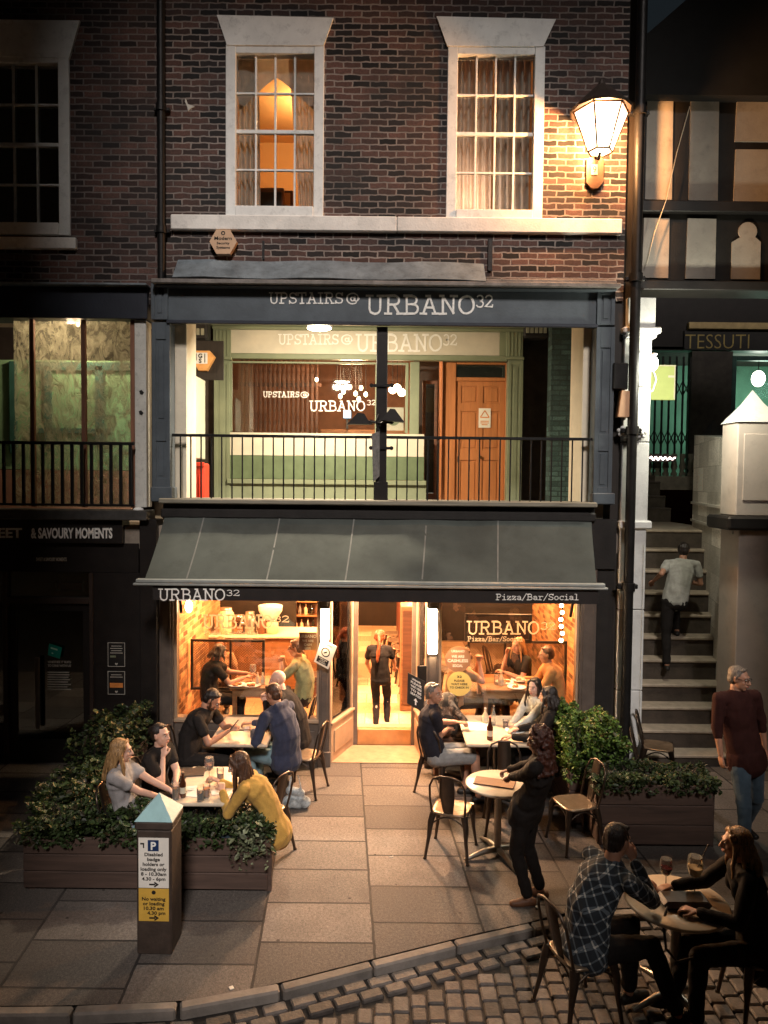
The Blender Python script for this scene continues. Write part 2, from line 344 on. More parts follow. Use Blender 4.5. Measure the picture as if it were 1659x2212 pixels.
SL = {  # slab-serif typewriter strokes on a unit cap height: (advance, [polylines])
 'U': (.86, [[(.17,.97),(.17,.35)]+arc(.42,.3,.25,.27,180,360)+[(.67,.35),(.67,.97)], [(.02,.97),(.32,.97)], [(.52,.97),(.82,.97)]]),
 'R': (.86, [[(.17,.97),(.17,.03)], [(.03,.97),(.45,.97)]+arc(.45,.74,.22,.23,90,-90)+[(.17,.51)], [(.42,.5),(.66,.05)], [(.03,.03),(.33,.03)], [(.58,.03),(.82,.03)]]),
 'B': (.8, [[(.17,.97),(.17,.03)], [(.03,.97),(.42,.97)]+arc(.42,.75,.2,.22,90,-90)+[(.17,.53)], [(.42,.53)]+arc(.44,.28,.25,.25,90,-90)+[(.03,.03)]]),
 'A': (.86, [[(.4,.97),(.13,.03)], [(.4,.97),(.7,.03)], [(.22,.36),(.6,.36)], [(0,.03),(.28,.03)], [(.55,.03),(.84,.03)], [(.24,.97),(.45,.97)]]),
 'N': (.86, [[(.17,.97),(.17,.03)], [(.17,.95),(.66,.05)], [(.66,.97),(.66,.03)], [(.02,.97),(.2,.97)], [(.03,.03),(.32,.03)], [(.52,.97),(.82,.97)]]),
 'O': (.84, [arc(.4,.5,.34,.46,0,360,20)]),
 'P': (.78, [[(.17,.97),(.17,.03)], [(.03,.97),(.42,.97)]+arc(.42,.72,.22,.25,90,-90)+[(.17,.47)], [(.03,.03),(.38,.03)]]),
 'S': (.74, [arc(.37,.73,.26,.23,20,270,9)+arc(.37,.27,.27,.23,90,-160,9), [(.64,.98),(.64,.76)], [(.09,.02),(.09,.25)]]),
 'T': (.8, [[(.38,.97),(.38,.03)], [(.04,.97),(.72,.97)], [(.22,.03),(.54,.03)], [(.05,.97),(.05,.74)], [(.71,.97),(.71,.74)]]),
 'I': (.6, [[(.28,.97),(.28,.03)], [(.08,.97),(.48,.97)], [(.08,.03),(.48,.03)]]),
 'E': (.76, [[(.17,.97),(.17,.03)], [(.03,.97),(.64,.97),(.64,.76)], [(.17,.51),(.5,.51)], [(.03,.03),(.66,.03),(.66,.25)]]),
 '@': (.95, [arc(.45,.45,.13,.17,0,360,12), [(.6,.66),(.58,.35)]+arc(.7,.36,.12,.1,180,330,5)+[(.86,.5)]+arc(.45,.48,.41,.46,0,310,16)]),
 '3': (.68, [arc(.3,.73,.24,.23,150,-90,9)+arc(.3,.27,.27,.25,90,-155,9)]),
 '2': (.68, [arc(.33,.71,.25,.25,165,-30,9)+[(.08,.05),(.62,.05),(.63,.2)]]),
 '/': (.62, [[(.04,-.1),(.56,1.05)]]), ' ': (.42, []),
 'i': (.6, [[(.1,.62),(.3,.62),(.3,.03)], [(.08,.03),(.52,.03)], [(.3,.86),(.3,.95)]]),
 'z': (.66, [[(.1,.46),(.1,.62),(.54,.62),(.1,.04),(.56,.04),(.56,.2)]]),
 'a': (.68, [[(.1,.52)]+arc(.3,.46,.2,.16,140,0,6)+[(.5,.04),(.62,.04)], arc(.3,.2,.2,.16,60,330,9)]),
 'r': (.68, [[(.06,.62),(.22,.62),(.22,.03)], [(.05,.03),(.42,.03)], [(.22,.42)]+arc(.44,.42,.2,.2,160,40,5)]),
 'o': (.68, [arc(.33,.33,.24,.3,0,360,14)]),
 'c': (.66, [arc(.34,.33,.25,.3,50,320,12), [(.54,.64),(.54,.46)]]),
 'l': (.6, [[(.1,.97),(.3,.97),(.3,.03)], [(.08,.03),(.52,.03)]]),
}
def slab(mb, s, h, o, u=(1,0,0), v=(0,0,1), nrm=(0,-1,0), depth=.004, t=.115, width=None, rough=.012, seed=1):
    o, u, v, nrm = frame(o, u, v, nrm); rr = random.Random(seed)
    tot = sum(SL[c][0] for c in s); kx = h if width is None else width/tot; x = 0.0; k = 0
    for c in s:
        adv, lines = SL[c]
        for pl in lines:
            closed = (abs(pl[0][0]-pl[-1][0]) < 1e-6 and abs(pl[0][1]-pl[-1][1]) < 1e-6)
            P = [Vector(((a+x)*kx, b*h)) for a, b in pl]
            n = len(P); Lp, Rp = [], []
            for i in range(n):
                if closed: d = P[(i+1)%(n-1)] - P[(i-1)%(n-1)] if i not in (0, n-1) else P[1]-P[n-2]
                else: d = P[min(i+1,n-1)] - P[max(i-1,0)]
                d.normalize(); q = Vector((-d.y, d.x)); wd = t*h*.5*(1+rr.uniform(-.14,.14))
                if 0 < i < n-1 and not closed:
                    d1 = (P[i]-P[i-1]).normalized(); d2 = (P[i+1]-P[i]).normalized(); cs = max(.55, math.sqrt(max(0,(1+d1.dot(d2))/2))); wd /= cs
                e = Vector((rr.uniform(-1,1), rr.uniform(-1,1)))*rough*h
                ext = Vector((0,0))
                if not closed and i == 0: ext = -d*t*h*.35
                if not closed and i == n-1: ext = d*t*h*.35
                Lp.append(P[i]+q*wd+e+ext); Rp.append(P[i]-q*wd+e+ext)
            if closed: Lp[-1] = Lp[0]; Rp[-1] = Rp[0]
            dz = depth + (k % 7)*.0004; k += 1
            T = lambda p, z: o + u*p.x + v*p.y + nrm*z
            vs = [T(p, dz) for p in Lp]+[T(p, dz) for p in Rp]+[T(p, 0) for p in Lp]+[T(p, 0) for p in Rp]
            fs = []
            for i in range(n-1):
                fs += [(n+i, n+i+1, i+1, i), (i, i+1, 2*n+i+1, 2*n+i), (n+i+1, n+i, 3*n+i, 3*n+i+1)]
            fs += [(n, 0, 2*n, 3*n), (n-1, 2*n-1, 4*n-1, 3*n-1)]
            mb.add(vs, fs)
        x += adv
    return tot*kx
# ================================================================== MATERIAL SET
BRICK = brickmat('brick_dark', (.022,.015,.014), (.095,.046,.036), (.32,.265,.235), bump=1.0, dark=.2, wob=.018)
BRICK_L = brickmat('brick_left', (.035,.02,.018), (.10,.05,.04), (.20,.165,.15), bump=.8)
BRICK_TEAL = brickmat('brick_painted', (.05,.10,.09), (.07,.13,.12), (.04,.07,.065), bump=.8, dark=.8)
WHITEP = mat('white_paint', (.80,.80,.77), .55, var=.10, dirt=.35, scale=3, bscale=60, bump=.12)
STUCCO = mat('cream_stucco', (.66,.62,.55), .7, var=.14, dirt=.4, scale=2, bscale=25, bump=.25)
STONE = mat('sill_stone', (.80,.77,.72), .7, var=.12, dirt=.3, scale=4, bump=.3)
NAVY = mat('slate_blue_paint', (.085,.102,.118), .42, var=.2, scale=3, bump=.15, dirt=.2)
NAVY2 = mat('night_blue_paint', (.022,.026,.038), .5, var=.2, scale=3)
BLACKP = mat('black_paint', (.016,.014,.013), .5, var=.3, scale=5, bump=.2)
BLACKW = mat('black_shopfront', (.014,.011,.010), .42, var=.3, scale=5, bump=.15)
IRON = mat('black_iron', (.018,.017,.017), .45, metal=.5, var=.3, bump=.3, bscale=60)
LEAD = mat('lead_flashing', (.20,.235,.26), .5, metal=.25, var=.4, scale=3.5, bump=.6, bscale=12, dirt=.5)
GREENP = mat('sage_green_paint', (.21,.235,.145), .5, var=.12, scale=3)
GREEN2 = mat('deep_green_panel', (.115,.155,.08), .55, var=.18, scale=5)
CREAM = mat('cream_panel', (.60,.54,.42), .55, var=.08, scale=4)
CREAMW = mat('cream_plaster', (.72,.64,.50), .7, var=.08, scale=3, dirt=.15)
LETTER = mat('cream_lettering', (.86,.83,.78), .6, var=.16, scale=40, bump=0)
GOLD = mat('gold_lettering', (.55,.42,.16), .35, metal=.7, var=.2, scale=20, bump=0)
TIMBER = woodmat('dark_timber', (.018,.013,.010), .6, 'z')
DOORW = woodmat('orange_door_wood', (.46,.17,.055), .42, 'z', .5, var=.25)
OAKW = woodmat('oak_wood', (.30,.14,.06), .5, 'x', .6)
WALNUT = woodmat('walnut_wood', (.12,.05,.025), .5, 'x', .6)
PLANTERW = woodmat('planter_planks', (.075,.045,.034), .75, 'x', .5, bump=.8)
GLASS = glass('window_glass', (.96,.97,.96), .10)
GLASSD = glass('dark_window_glass', (.7,.75,.75), .5)
STEEL = mat('brushed_steel', (.45,.43,.40), .32, metal=.85, var=.2, bump=.1)
PLANK = woodmat('weathered_ledge', (.22,.20,.155), .75, 'x', .6, bump=.8)
CHROME = mat('chrome', (.6,.6,.6), .15, metal=1, var=.05, bump=0)

def wall_grid(mb, x0, x1, z0, z1, y0, y1, holes):
    'a wall slab x0..x1, z0..z1, y0 (front) .. y1 (back) with rectangular openings and their reveals'
    xs = sorted({x0, x1, *[h[i] for h in holes for i in (0,1)]}); zs = sorted({z0, z1, *[h[i] for h in holes for i in (2,3)]})
    xs = [x for x in xs if x0 <= x <= x1]; zs = [z for z in zs if z0 <= z <= z1]
    inh = lambda x, z: any(h[0] < x < h[1] and h[2] < z < h[3] for h in holes)
    solid = {}
    for i in range(len(xs)-1):
        for j in range(len(zs)-1): solid[i,j] = not inh((xs[i]+xs[i+1])/2, (zs[j]+zs[j+1])/2)
    for (i,j), s in solid.items():
        a, b, c, d = xs[i], xs[i+1], zs[j], zs[j+1]
        if s:
            mb.quad((a,y0,c),(b,y0,c),(b,y0,d),(a,y0,d)); mb.quad((b,y1,c),(a,y1,c),(a,y1,d),(b,y1,d))
            if not solid.get((i-1,j), False): mb.quad((a,y1,c),(a,y0,c),(a,y0,d),(a,y1,d))
            if not solid.get((i+1,j), False): mb.quad((b,y0,c),(b,y1,c),(b,y1,d),(b,y0,d))
            if not solid.get((i,j+1), False): mb.quad((a,y0,d),(b,y0,d),(b,y1,d),(a,y1,d))
            if not solid.get((i,j-1), False): mb.quad((a,y1,c),(b,y1,c),(b,y0,c),(a,y0,c))
    return mb
def pbox(px0, py0, px1, py1, Y, dep, b=.004, back=None):
    'box seen at this pixel rectangle, front face on y=Y, going back by dep'
    x0, x1, z0, z1 = rect(px0, py0, px1, py1, Y); return MB().box(x0, x1, Y, Y+dep, z0, z1, b)

# ================================================================== GROUND
SLABM = brickmat('paving_slabs', (.140,.118,.104), (.166,.141,.124), (.03,.025,.023), bw=.56, bh=.92, ms=.012, bump=.8, dark=.8, stain=(.10,.083,.073), wob=.006, grit=.5)
GRIT = None
def paving_uv(me, V, ang=0.0):
    pass
K = [(-60,2173),(130,2172),(270,2168),(440,2159),(540,2137),(610,2121),(767,2081),(899,2048),(1031,2016),(1135,1994),(1206,1974),(1330,1962),(1480,1956),(1659,1952),(1900,1950)]
KP = [gz(a, b, 0.0) for a, b in K]
mb = MB()
# pavement: from behind the buildings to the kerb line
xs = [p.x for p in KP]
pv = [Vector((p.x, p.y, 0)) for p in KP]
pv = [Vector((-40, pv[0].y, 0))] + pv + [Vector((40, pv[-1].y, 0))]
vs = [(p.x, p.y, 0) for p in pv] + [(p.x, 0.15, 0) for p in pv]; n_ = len(pv)
mb.add(vs, [(i, i+1, n_+i+1, n_+i) for i in range(n_-1)])
pave = mb.build('pavement', SLABM, kind='structure')
uvl = pave.data.uv_layers[0].data
for i, lp in enumerate(pave.data.loops):
    c = pave.data.vertices[lp.vertex_index].co; uvl[i].uv = (c.y*1.0+.33, c.x+.06*c.y+.27)
# kerb stones along the line
KERBM = mat('kerb_stone', (.20,.175,.155), .8, var=.25, scale=5, bump=.5, bscale=30, island=.25)
mb = MB()
def along(P, step):
    out = [P[0].copy()]; acc = 0.0
    for a, b in zip(P[:-1], P[1:]):
        L = (b-a).length; d = step-acc
        while d <= L: out.append(a + (b-a)*(d/L)); d += step
        acc = (acc + L) % step
    return out
kl = along(pv[1:-1], .72)
for a, b in zip(kl[:-1], kl[1:]):
    d = (b-a).normalized(); q = Vector((d.y, -d.x, 0)); g = .008; h0 = rnd.uniform(-.004,.004); wv = .10+rnd.uniform(-.008,.008)
    M = Matrix(((d.x, q.x, 0, a.x), (d.y, q.y, 0, a.y), (0, 0, 1, 0), (0,0,0,1)))
    mb.box(g, (b-a).length-g, 0.002, wv, -.12, .004+h0, .014, M)
mb.build('kerb', KERBM, kind='structure')
# road of granite setts
ROADZ = -.045
ROADB = mat('road_bed', (.035,.03,.027), .9, var=.3, scale=20, bump=.6)
MB().quad((-40,-60,ROADZ-.03),(40,-60,ROADZ-.03),(40,pv[-1].y+.2,ROADZ-.03),(-40,pv[-1].y+.2,ROADZ-.03)).build('road_bed', ROADB, kind='structure')
SETT = mat('granite_setts', (.125,.108,.098), .72, var=.25, scale=14, bump=.6, bscale=50, island=.42)
mb = MB()
def kerb_y(x):
    for a, b in zip(pv[:-1], pv[1:]):
        if a.x <= x <= b.x: return a.y + (b.y-a.y)*(x-a.x)/max(1e-6, b.x-a.x)
    return pv[-1].y
for i, s0 in enumerate(along(pv[1:-1], .23)[:-1]):         # gutter course beside the kerb
    pass
gl = along([Vector((p.x, p.y, 0)) for p in pv[1:-1]], .20)
for row in range(2):
    for a, b in zip(gl[:-1], gl[1:]):
        d = (b-a).normalized(); q = Vector((d.y, -d.x, 0)); o = a + q*(.125+row*.115) + d*(row*.09)
        M = Matrix(((d.x, q.x, 0, o.x), (d.y, q.y, 0, o.y), (0, 0, 1, 0), (0,0,0,1))); l = .20+rnd.uniform(-.03,.0)
        mb.box(.006, l-.008, 0.004, .105, ROADZ-.05, ROADZ+rnd.uniform(-.006,.006), .011, M)
x = -5.5
while x < 5.2:
    wd = rnd.uniform(.118,.138); y = kerb_y(x+wd/2) - .40 - rnd.uniform(0,.06); cut = .0
    while y > -6.1:
        l = rnd.uniform(.12,.18)
        if y < -5.08 or x < -1.4: pass
        mb.box(x+.007+rnd.uniform(-.004,.004), x+wd-.007, y-l+.007, y-.006, ROADZ-.05, ROADZ+rnd.uniform(-.006,.006), .011)
        y -= l
    x += wd
mb.build('cobbled_road', SETT, kind='structure')

# unseen blocks added behind the camera; their gap lets sun onto the middle only
BLOCKER = mat('blocker_dark', (.06,.055,.05), .9, var=.2)
MB().box(-30, -1.6, -12.8, -12.2, 0, 24).build('sun_blocker', BLOCKER, kind='structure')
MB().box(5.6, 34, -12.8, -12.2, 0, 24).build('sun_blocker', BLOCKER, kind='structure')
MB().box(-1.6, 5.6, -12.7, -12.3, 0, 6.3).build('sun_blocker', BLOCKER, kind='structure')
MB().box(-1.6, 5.6, -12.6, -12.3, 19.2, 24).build('sun_blocker', BLOCKER, kind='structure')
MB().box(2.3, 5.59, -12.75, -12.35, 5.9, 9.0).build('sun_blocker', BLOCKER, kind='structure')  # added to keep the sun off the bottom right couple
MB().box(-1.59, -.3, -12.75, -12.35, 5.9, 6.7).build('sun_blocker', BLOCKER, kind='structure')
# ================================================================== MAIN BRICK BUILDING (unit of the restaurant)
BX0 = at(345, 400, 0).x; BX1 = at(1352, 400, 0).x
W1 = rect(490, 99, 698, 470, 0); W2 = rect(967, 101, 1172, 478, 0)
zwb = at(850, 602, 0).z; zwt = 11.6
bld = thing('brick_townhouse', 'tall dark red brick upper storey with two white sash windows above the restaurant', 'building', ((BX0+BX1)/2, 0, 0))
wall_grid(MB(), BX0, BX1, zwb-.25, zwt, 0.0, .32, [W1, W2]).build('brick_wall', BRICK, bld)
def sash(parent, W, cols, rows, meet, inner, fw=.115, ypos=.02):
    x0, x1, z0, z1 = W
    f = MB(); y0, y1 = ypos-.045, ypos+.09
    f.box(x0-.01, x0+fw, y0, y1, z0, z1, .006).box(x1-fw, x1+.01, y0, y1, z0, z1, .006)
    f.box(x0+fw, x1-fw, y0+.004, y1, z1-fw*.9, z1, .006).box(x0+fw, x1-fw, y0-.02, y1, z0, z0+fw*1.15, .008)
    w = f.build('window', WHITEP, parent); inner_x0, inner_x1 = x0+fw, x1-fw; iz0, iz1 = z0+fw*1.15, z1-fw*.9
    zm = iz0+(iz1-iz0)*meet; b = MB()
    b.box(inner_x0, inner_x1, ypos, ypos+.05, zm-.024, zm+.024, .004)
    for a, c, yy, nr in ((iz0, zm, ypos+.012, rows//2), (zm, iz1, ypos+.0, rows - rows//2)):
        for k in range(1, nr): zz = a+(c-a)*k/nr; b.box(inner_x0, inner_x1, yy, yy+.035, zz-.012, zz+.012, .003)
        for k in range(1, cols): xx = inner_x0+(inner_x1-inner_x0)*k/cols; b.box(xx-.012, xx+.012, yy-.003, yy+.032, a, c, .003)
    b.build('glazing_bars', WHITEP, w)
    MB().box(inner_x0, inner_x1, ypos+.038, ypos+.042, iz0, iz1).build('pane', inner, w)
    return w
sash(bld, W1, 4, 4, .5, GLASS); sash(bld, W2, 4, 4, .5, GLASS)
def lintel(parent, pts, Y, dep=.06):
    P = [at(a, b, Y) for a, b in pts]
    mb = MB(); mb.prism([(p.x, p.z) for p in P], dep, (0, Y+dep, 0)); return mb.build('lintel', WHITEP, parent)
lintel(bld, [(490,97),(699,98),(720,38),(468,32)], -.035); lintel(bld, [(966,99),(1174,100),(1201,41),(943,35)], -.035)
s = rect(368, 467, 1345, 500, -.07); sl = MB()
sl.box(s[0], (s[0]+s[1])*.52, -.07, .03, s[2], s[3], .012); sl.box((s[0]+s[1])*.52+.004, s[1], -.07, .03, s[2]+.002, s[3]-.001, .012)
sl.build('sill_band', STONE, bld)
# little marks on the brick: nail plate and bird-shaped repair
MB().box(*rect(566,520,571,560,-.02)[:2], -.02, .0, *rect(566,520,571,560,-.02)[2:]).build('wall_tie', IRON, bld)
MB().box(*rect(1054,515,1064,585,-.03)[:2], -.03, .0, *rect(1054,515,1064,585,-.03)[2:], .004).build('wall_tie', IRON, bld)
c = at(408, 228, -.012)
MB().prism([(-.04,.09),(-.015,.02),(.07,-.01),(.02,-.035),(-.01,-.07),(-.02,-.02),(-.05,.05)], .012, (c.x, 0, c.z)).build('chipped_patch', STUCCO, bld)

def voile(name, col):
    if name in _M: return _M[name]
    m, n, out = newmat(name); L = n.links.new; d = N(n, 'ShaderNodeBsdfDiffuse'); t = N(n, 'ShaderNodeBsdfTranslucent'); mx = N(n, 'ShaderNodeMixShader'); mx.inputs[0].default_value = .38
    tc = N(n, 'ShaderNodeTexCoord'); nz = N(n, 'ShaderNodeTexNoise', i_Scale=11.0); L(tc.outputs['Object'], nz.inputs['Vector']); r = ramp(n, [(.3, tuple(c*.8 for c in col)), (.7, col)]); L(nz.outputs['Fac'], r.inputs['Fac'])
    L(r.outputs['Color'], d.inputs[0]); L(r.outputs['Color'], t.inputs[0]); L(d.outputs[0], mx.inputs[1]); L(t.outputs[0], mx.inputs[2]); L(mx.outputs[0], out.inputs[0]); _M[name] = m; return m
# rooms behind the two upstairs windows
def room(name, label, W, depth, wallm, padx=.9, padz=.5, floor=None):
    x0, x1, z0, z1 = W; x0 -= padx; x1 += padx; z0 -= padz; z1 += padz; y0, y1 = .34, .34+depth
    mb = MB()
    mb.quad((x0,y1,z0),(x1,y1,z0),(x1,y1,z1),(x0,y1,z1)); mb.quad((x0,y0,z0),(x0,y1,z0),(x0,y1,z1),(x0,y0,z1)); mb.quad((x1,y1,z0),(x1,y0,z0),(x1,y0,z1),(x1,y1,z1))
    mb.quad((x0,y0,z1),(x0,y1,z1),(x1,y1,z1),(x1,y0,z1)); mb.quad((x0,y1,z0),(x0,y0,z0),(x1,y0,z0),(x1,y1,z0))
    return mb.build(name, wallm, kind='structure')
OCHRE = mat('ochre_room_wall', (.62,.36,.15), .8, var=.08, scale=2)
room('upstairs_room_wall', '', W1, 3.0, OCHRE, padz=.3); room('upstairs_room_wall', '', W2, 2.0, OCHRE)
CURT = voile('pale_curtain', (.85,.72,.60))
CURTG = voile('grey_shade_curtain', (.66,.60,.53))  # greyer copy of the curtain cloth; on the right window it stands for shade
def curtain(name, label, x0, x1, z0, z1, y, m, folds=6, amp=.035, cat='curtain', pin=None, group=None):
    mb = MB(); n = folds*8; rows_ = 14; vs = []
    for j in range(rows_+1):
        v = j/rows_; z = z1+(z0-z1)*v
        for i in range(n+1):
            u = i/n; xx = x0+(x1-x0)*u
            if pin: xx = pin(u, v, x0, x1)
            yy = y + amp*math.sin(u*folds*2*math.pi + .5*math.sin(v*3)) + .012*math.sin(u*31+v*4); vs.append((xx, yy, z))
    fs = [(j*(n+1)+i, (j+1)*(n+1)+i, (j+1)*(n+1)+i+1, j*(n+1)+i+1) for j in range(rows_) for i in range(n)]
    mb.add(vs, fs, True); return mb.build(name, m, None, label, cat, group)
a, b, c, d = W2; wv = b-a
curtain('window_curtain', 'heavy drawn curtain in a pale colour standing for side light, left half of the right sash window', a+.12, (a+b)/2-.01, c, d, .20, CURT, 5, .05, group='drawn curtains')
curtain('window_curtain', 'heavy drawn curtain in a grey colour standing for shade, right half of the right sash window', (a+b)/2+.01, b-.12, c, d, .20, CURTG, 5, .05, group='drawn curtains')
a, b, c, d = W1
pl = lambda u, v, x0, x1: x0 + (x1-x0)*u*(.72+.10*v)
pr = lambda u, v, x0, x1: x1 - (x1-x0)*(1-u)*(1.15-.5*v)
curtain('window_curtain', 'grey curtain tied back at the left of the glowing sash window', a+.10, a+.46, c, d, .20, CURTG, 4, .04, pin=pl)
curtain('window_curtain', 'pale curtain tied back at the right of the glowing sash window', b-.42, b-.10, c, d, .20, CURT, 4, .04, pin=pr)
mb = MB(); vs = []; nn = 40
for i in range(nn+1):
    u = i/nn; xx = a+.1+(b-a-.2)*u; drop = .30+.42*abs(2*u-1.0)**1.2 if abs(2*u-1) < 1 else .5
    for j in range(7): vs.append((xx, .16+.02*math.sin(j*2.2+u*9), d-.02-drop*j/6))
fs = [(i*7+j, i*7+j+1, (i+1)*7+j+1, (i+1)*7+j) for i in range(nn) for j in range(6)]
mb.add(vs, fs, True); mb.build('pelmet_drape', CURTG, None, 'gathered drape hanging across the top of the glowing sash window', 'drape')
# furniture seen low in the glowing room
wdr = thing('dark_cupboard', 'dark cupboard standing inside the glowing upstairs room', 'cupboard', (0,0,0))
x_, _, z_ = at(580, 430, 1.6); MB().box(x_-.22, x_+.24, 1.5, 1.9, z_-.9, z_+.13, .01).build('carcass', WALNUT, wdr)
MB().box(x_-.19, x_+.21, 1.485, 1.5, z_-.6, z_+.06, .004).build('door', BLACKP, wdr)
x_, _, z_ = at(620, 430, 1.6); f = thing('picture_frame', 'brown framed picture at the back of the glowing upstairs room', 'picture', (x_, 1.6, z_))
MB().box(x_-.09, x_+.09, 1.58, 1.62, z_-.3, z_+.12, .008).build('frame', WALNUT, f); MB().box(x_-.05, x_+.05, 1.572, 1.58, z_-.2, z_+.08).build('picture', OCHRE, f)

# drain pipe between the two brick fronts, and the left-hand front
LX0, LX1 = -7.5, at(318, 400, 0).x
leftb = thing('neighbour_townhouse', 'dim brick house front with one white sash window, left of the restaurant', 'building', (LX1-1.5, 0, 0))
lw = rect(-95, 116, 150, 508, .0)
zlb = at(160, 622, 0).z
wall_grid(MB(), LX0, BX0-.002, zlb-.2, zwt, .004, .32, [lw]).build('brick_wall', BRICK_L, leftb)
sash(leftb, lw, 4, 4, .5, GLASSD, fw=.13); lintel(leftb, [(-115,119),(149,125),(172,44),(-140,40)], -.03)
q = rect(-110, 511, 163, 536, -.06); MB().box(q[0], q[1], -.06, .03, q[2], q[3], .01).build('sill', STONE, leftb)
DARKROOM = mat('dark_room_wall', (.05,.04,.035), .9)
room('dark_room_wall', '', lw, 1.5, DARKROOM)
pip = thing('drain_pipe', 'dark cast iron drain pipe between the two brick house fronts', 'pipe', (at(347,300,-.1).x, -.1, 6))
px_ = at(347, 300, -.1).x; MB().cyl((px_,-.08,zlb-.1),(px_,-.08,zwt),.05,n=14).build('pipe', IRON, pip)
for zz in (6.8, 8.3, 9.8): MB().cyl((px_,-.08,zz),(px_,-.08,zz+.09),.066,n=14).box(px_-.10,px_+.10,-.06,.0,zz+.02,zz+.06,.004).build('collar', IRON, pip)

# hexagonal alarm box
c = at(482, 522, -.10); hx = thing('alarm_box', 'pale hexagonal alarm box with black lettering fixed under the window sill', 'alarm box', (c.x, -.02, c.z-.17))
ALARM = mat('alarm_plastic', (.62,.40,.25), .5, var=.08); ALT = mat('black_lettering', (.015,.012,.01), .6, bump=0)
r_ = .172; poly = [(r_*math.cos(R(60*k)), r_*math.sin(R(60*k))) for k in range(6)]
MB().prism(poly, .08, (c.x, -.02, c.z)).build('case', ALARM, hx)
t = MB(); sans(t, 'Modern', .042, (c.x, -.1, c.z+.022), align='CENTER', bold=.02, width=.22); sans(t, 'Security', .03, (c.x, -.1, c.z-.032), align='CENTER', bold=.02, width=.16); sans(t, 'Systems', .03, (c.x, -.1, c.z-.085), align='CENTER', bold=.02, width=.17)
for k in range(24):
    aa, bb = R(15*k), R(15*k+15.5); t.prism([(.026*math.cos(aa),.026*math.sin(aa)),(.026*math.cos(bb),.026*math.sin(bb)),(.014*math.cos(bb),.014*math.sin(bb)),(.014*math.cos(aa),.014*math.sin(aa))], .003, (c.x, -.1, c.z+.105))
t.build('lettering', ALT, hx)

# ================================================================== RESTAURANT FRONT: upper gallery (the Row)
FY = -.10
rf = thing('gallery_shopfront', 'slate blue painted timber gallery front with cornice, sign board and panelled pilasters', 'shopfront', (0, FY, 3))
# lead flashing on the slope above the fascia
def sheet(mb, P, th=.012):
    a, b, c, d = [Vector(p) for p in P]; n = (b-a).cross(d-a).normalized()*th
    vs = [a,b,c,d,a+n,b+n,c+n,d+n]; mb.add(vs, [(3,2,1,0),(4,5,6,7),(0,1,5,4),(1,2,6,5),(2,3,7,6),(3,0,4,7)])
zt = at(850, 575, 0).z; zb = at(850, 606, -.27).z; xl = at(385, 590, 0).x; xm = at(1012, 590, -.1).x; xr = at(1342, 600, 0).x
m_ = MB(); nseg = 10; pr_ = None
xs_ = [xl + (xm+.2-xl)*i/nseg for i in range(nseg+1)]
for i in range(nseg):
    j0 = .012*math.sin(i*1.7); j1 = .012*math.sin((i+1)*1.7)
    sheet(m_, [(xs_[i], -.255, zb+.01+j0), (xs_[i+1], -.255, zb+.01+j1), (xs_[i+1], .0, zt+.04+j1), (xs_[i], 0, zt+.04+j0)], .014)
m_.build('lead_flashing', LEAD, rf)
# cornice steps
cx0, cx1 = at(326, 610, -.27).x, at(1342, 612, -.27).x
zc = at(850, 606, -.27).z
MB().box(cx0, cx1, -.27, .0, zc-.055, zc, .008).build('cornice', mat('weathered_cornice', (.20,.18,.165), .7, var=.4, scale=5, bump=.6, dirt=.4), rf)
MB().box(cx0+.04, cx1-.03, -.22, .0, zc-.08, zc-.057, .008).build('cornice_moulding', NAVY, rf)
MB().box(cx0+.3, cx1-.01, -.13, .0, zc+.002, zc+.075, .01).build('cornice_slab', _M['weathered_cornice'], rf)
# fascia board (slightly raked) with frame
f = rect(363, 614, 1289, 697, FY); zb_, zt_ = at(825, 699, FY).z, zc-.08
MB().box(f[0], f[1], FY, .05, zb_, zt_-.002, .004).build('fascia_board', NAVY, rf)
MB().box(f[0]-.01, f[1]+.01, FY-.05, FY-.001, zb_-.03, zb_+.012, .006).build('fascia_moulding', NAVY2, rf)
def lettering(parent, items, m, name='lettering'):
    t = MB()
    for fn, s, px, py0, py1, px1, Y in items:   # left px, cap top / baseline px, right px
        a = at(px, py1, Y); b = at(px1, py1, Y); h = at((px+px1)/2, py0, Y).z - at((px+px1)/2, py1, Y).z
        u = (b-a).normalized(); 
        if fn == 'slab': slab(t, s, h, a, u=u, width=(b-a).length)
        else: sans(t, s, h, a, u=u, width=(b-a).length, bold=fn)
    return t.build(name, m, parent)
lettering(rf, [('slab','UPSTAIRS',581,632,656,742,FY-.002),('slab','@',748,632,657,777,FY-.002),('slab','URBANO',790,638,679,1028,FY-.002),('slab','32',1028,637,664,1065,FY-.002)], LETTER)
# pilasters with sunk panels
def pilaster(parent, px0, px1, pyt, pyb, Y, dep, panels, m, name='pilaster'):
    x0, x1, z0, z1 = rect(px0, pyt, px1, pyb, Y); mb = MB(); w_ = x1-x0
    mb.box(x0, x1, Y+.015, Y+dep, z0, z1, .004)
    fr = w_*.22; zz = [z1] + [v for a, b in panels for v in (z1-(z1-z0)*a, z1-(z1-z0)*b)] + [z0]
    mb.box(x0, x0+fr, Y, Y+.014, z0, z1, .003).box(x1-fr, x1, Y, Y+.014, z0, z1, .003)
    for k in range(0, len(zz), 2): mb.box(x0+fr, x1-fr, Y+.0005, Y+.014, zz[k+1], zz[k], .003)
    for a, b in panels: mb.box(x0+fr+.03, x1-fr-.03, Y+.006, Y+.014, z1-(z1-z0)*b+.03, z1-(z1-z0)*a-.03, .003)
    return mb.build(name, m, parent)
pilaster(rf, 326, 362, 612, 690, FY-.03, .2, [(.12,.88)], NAVY); pilaster(rf, 1290, 1329, 627, 702, FY-.03, .2, [(.12,.88)], NAVY)
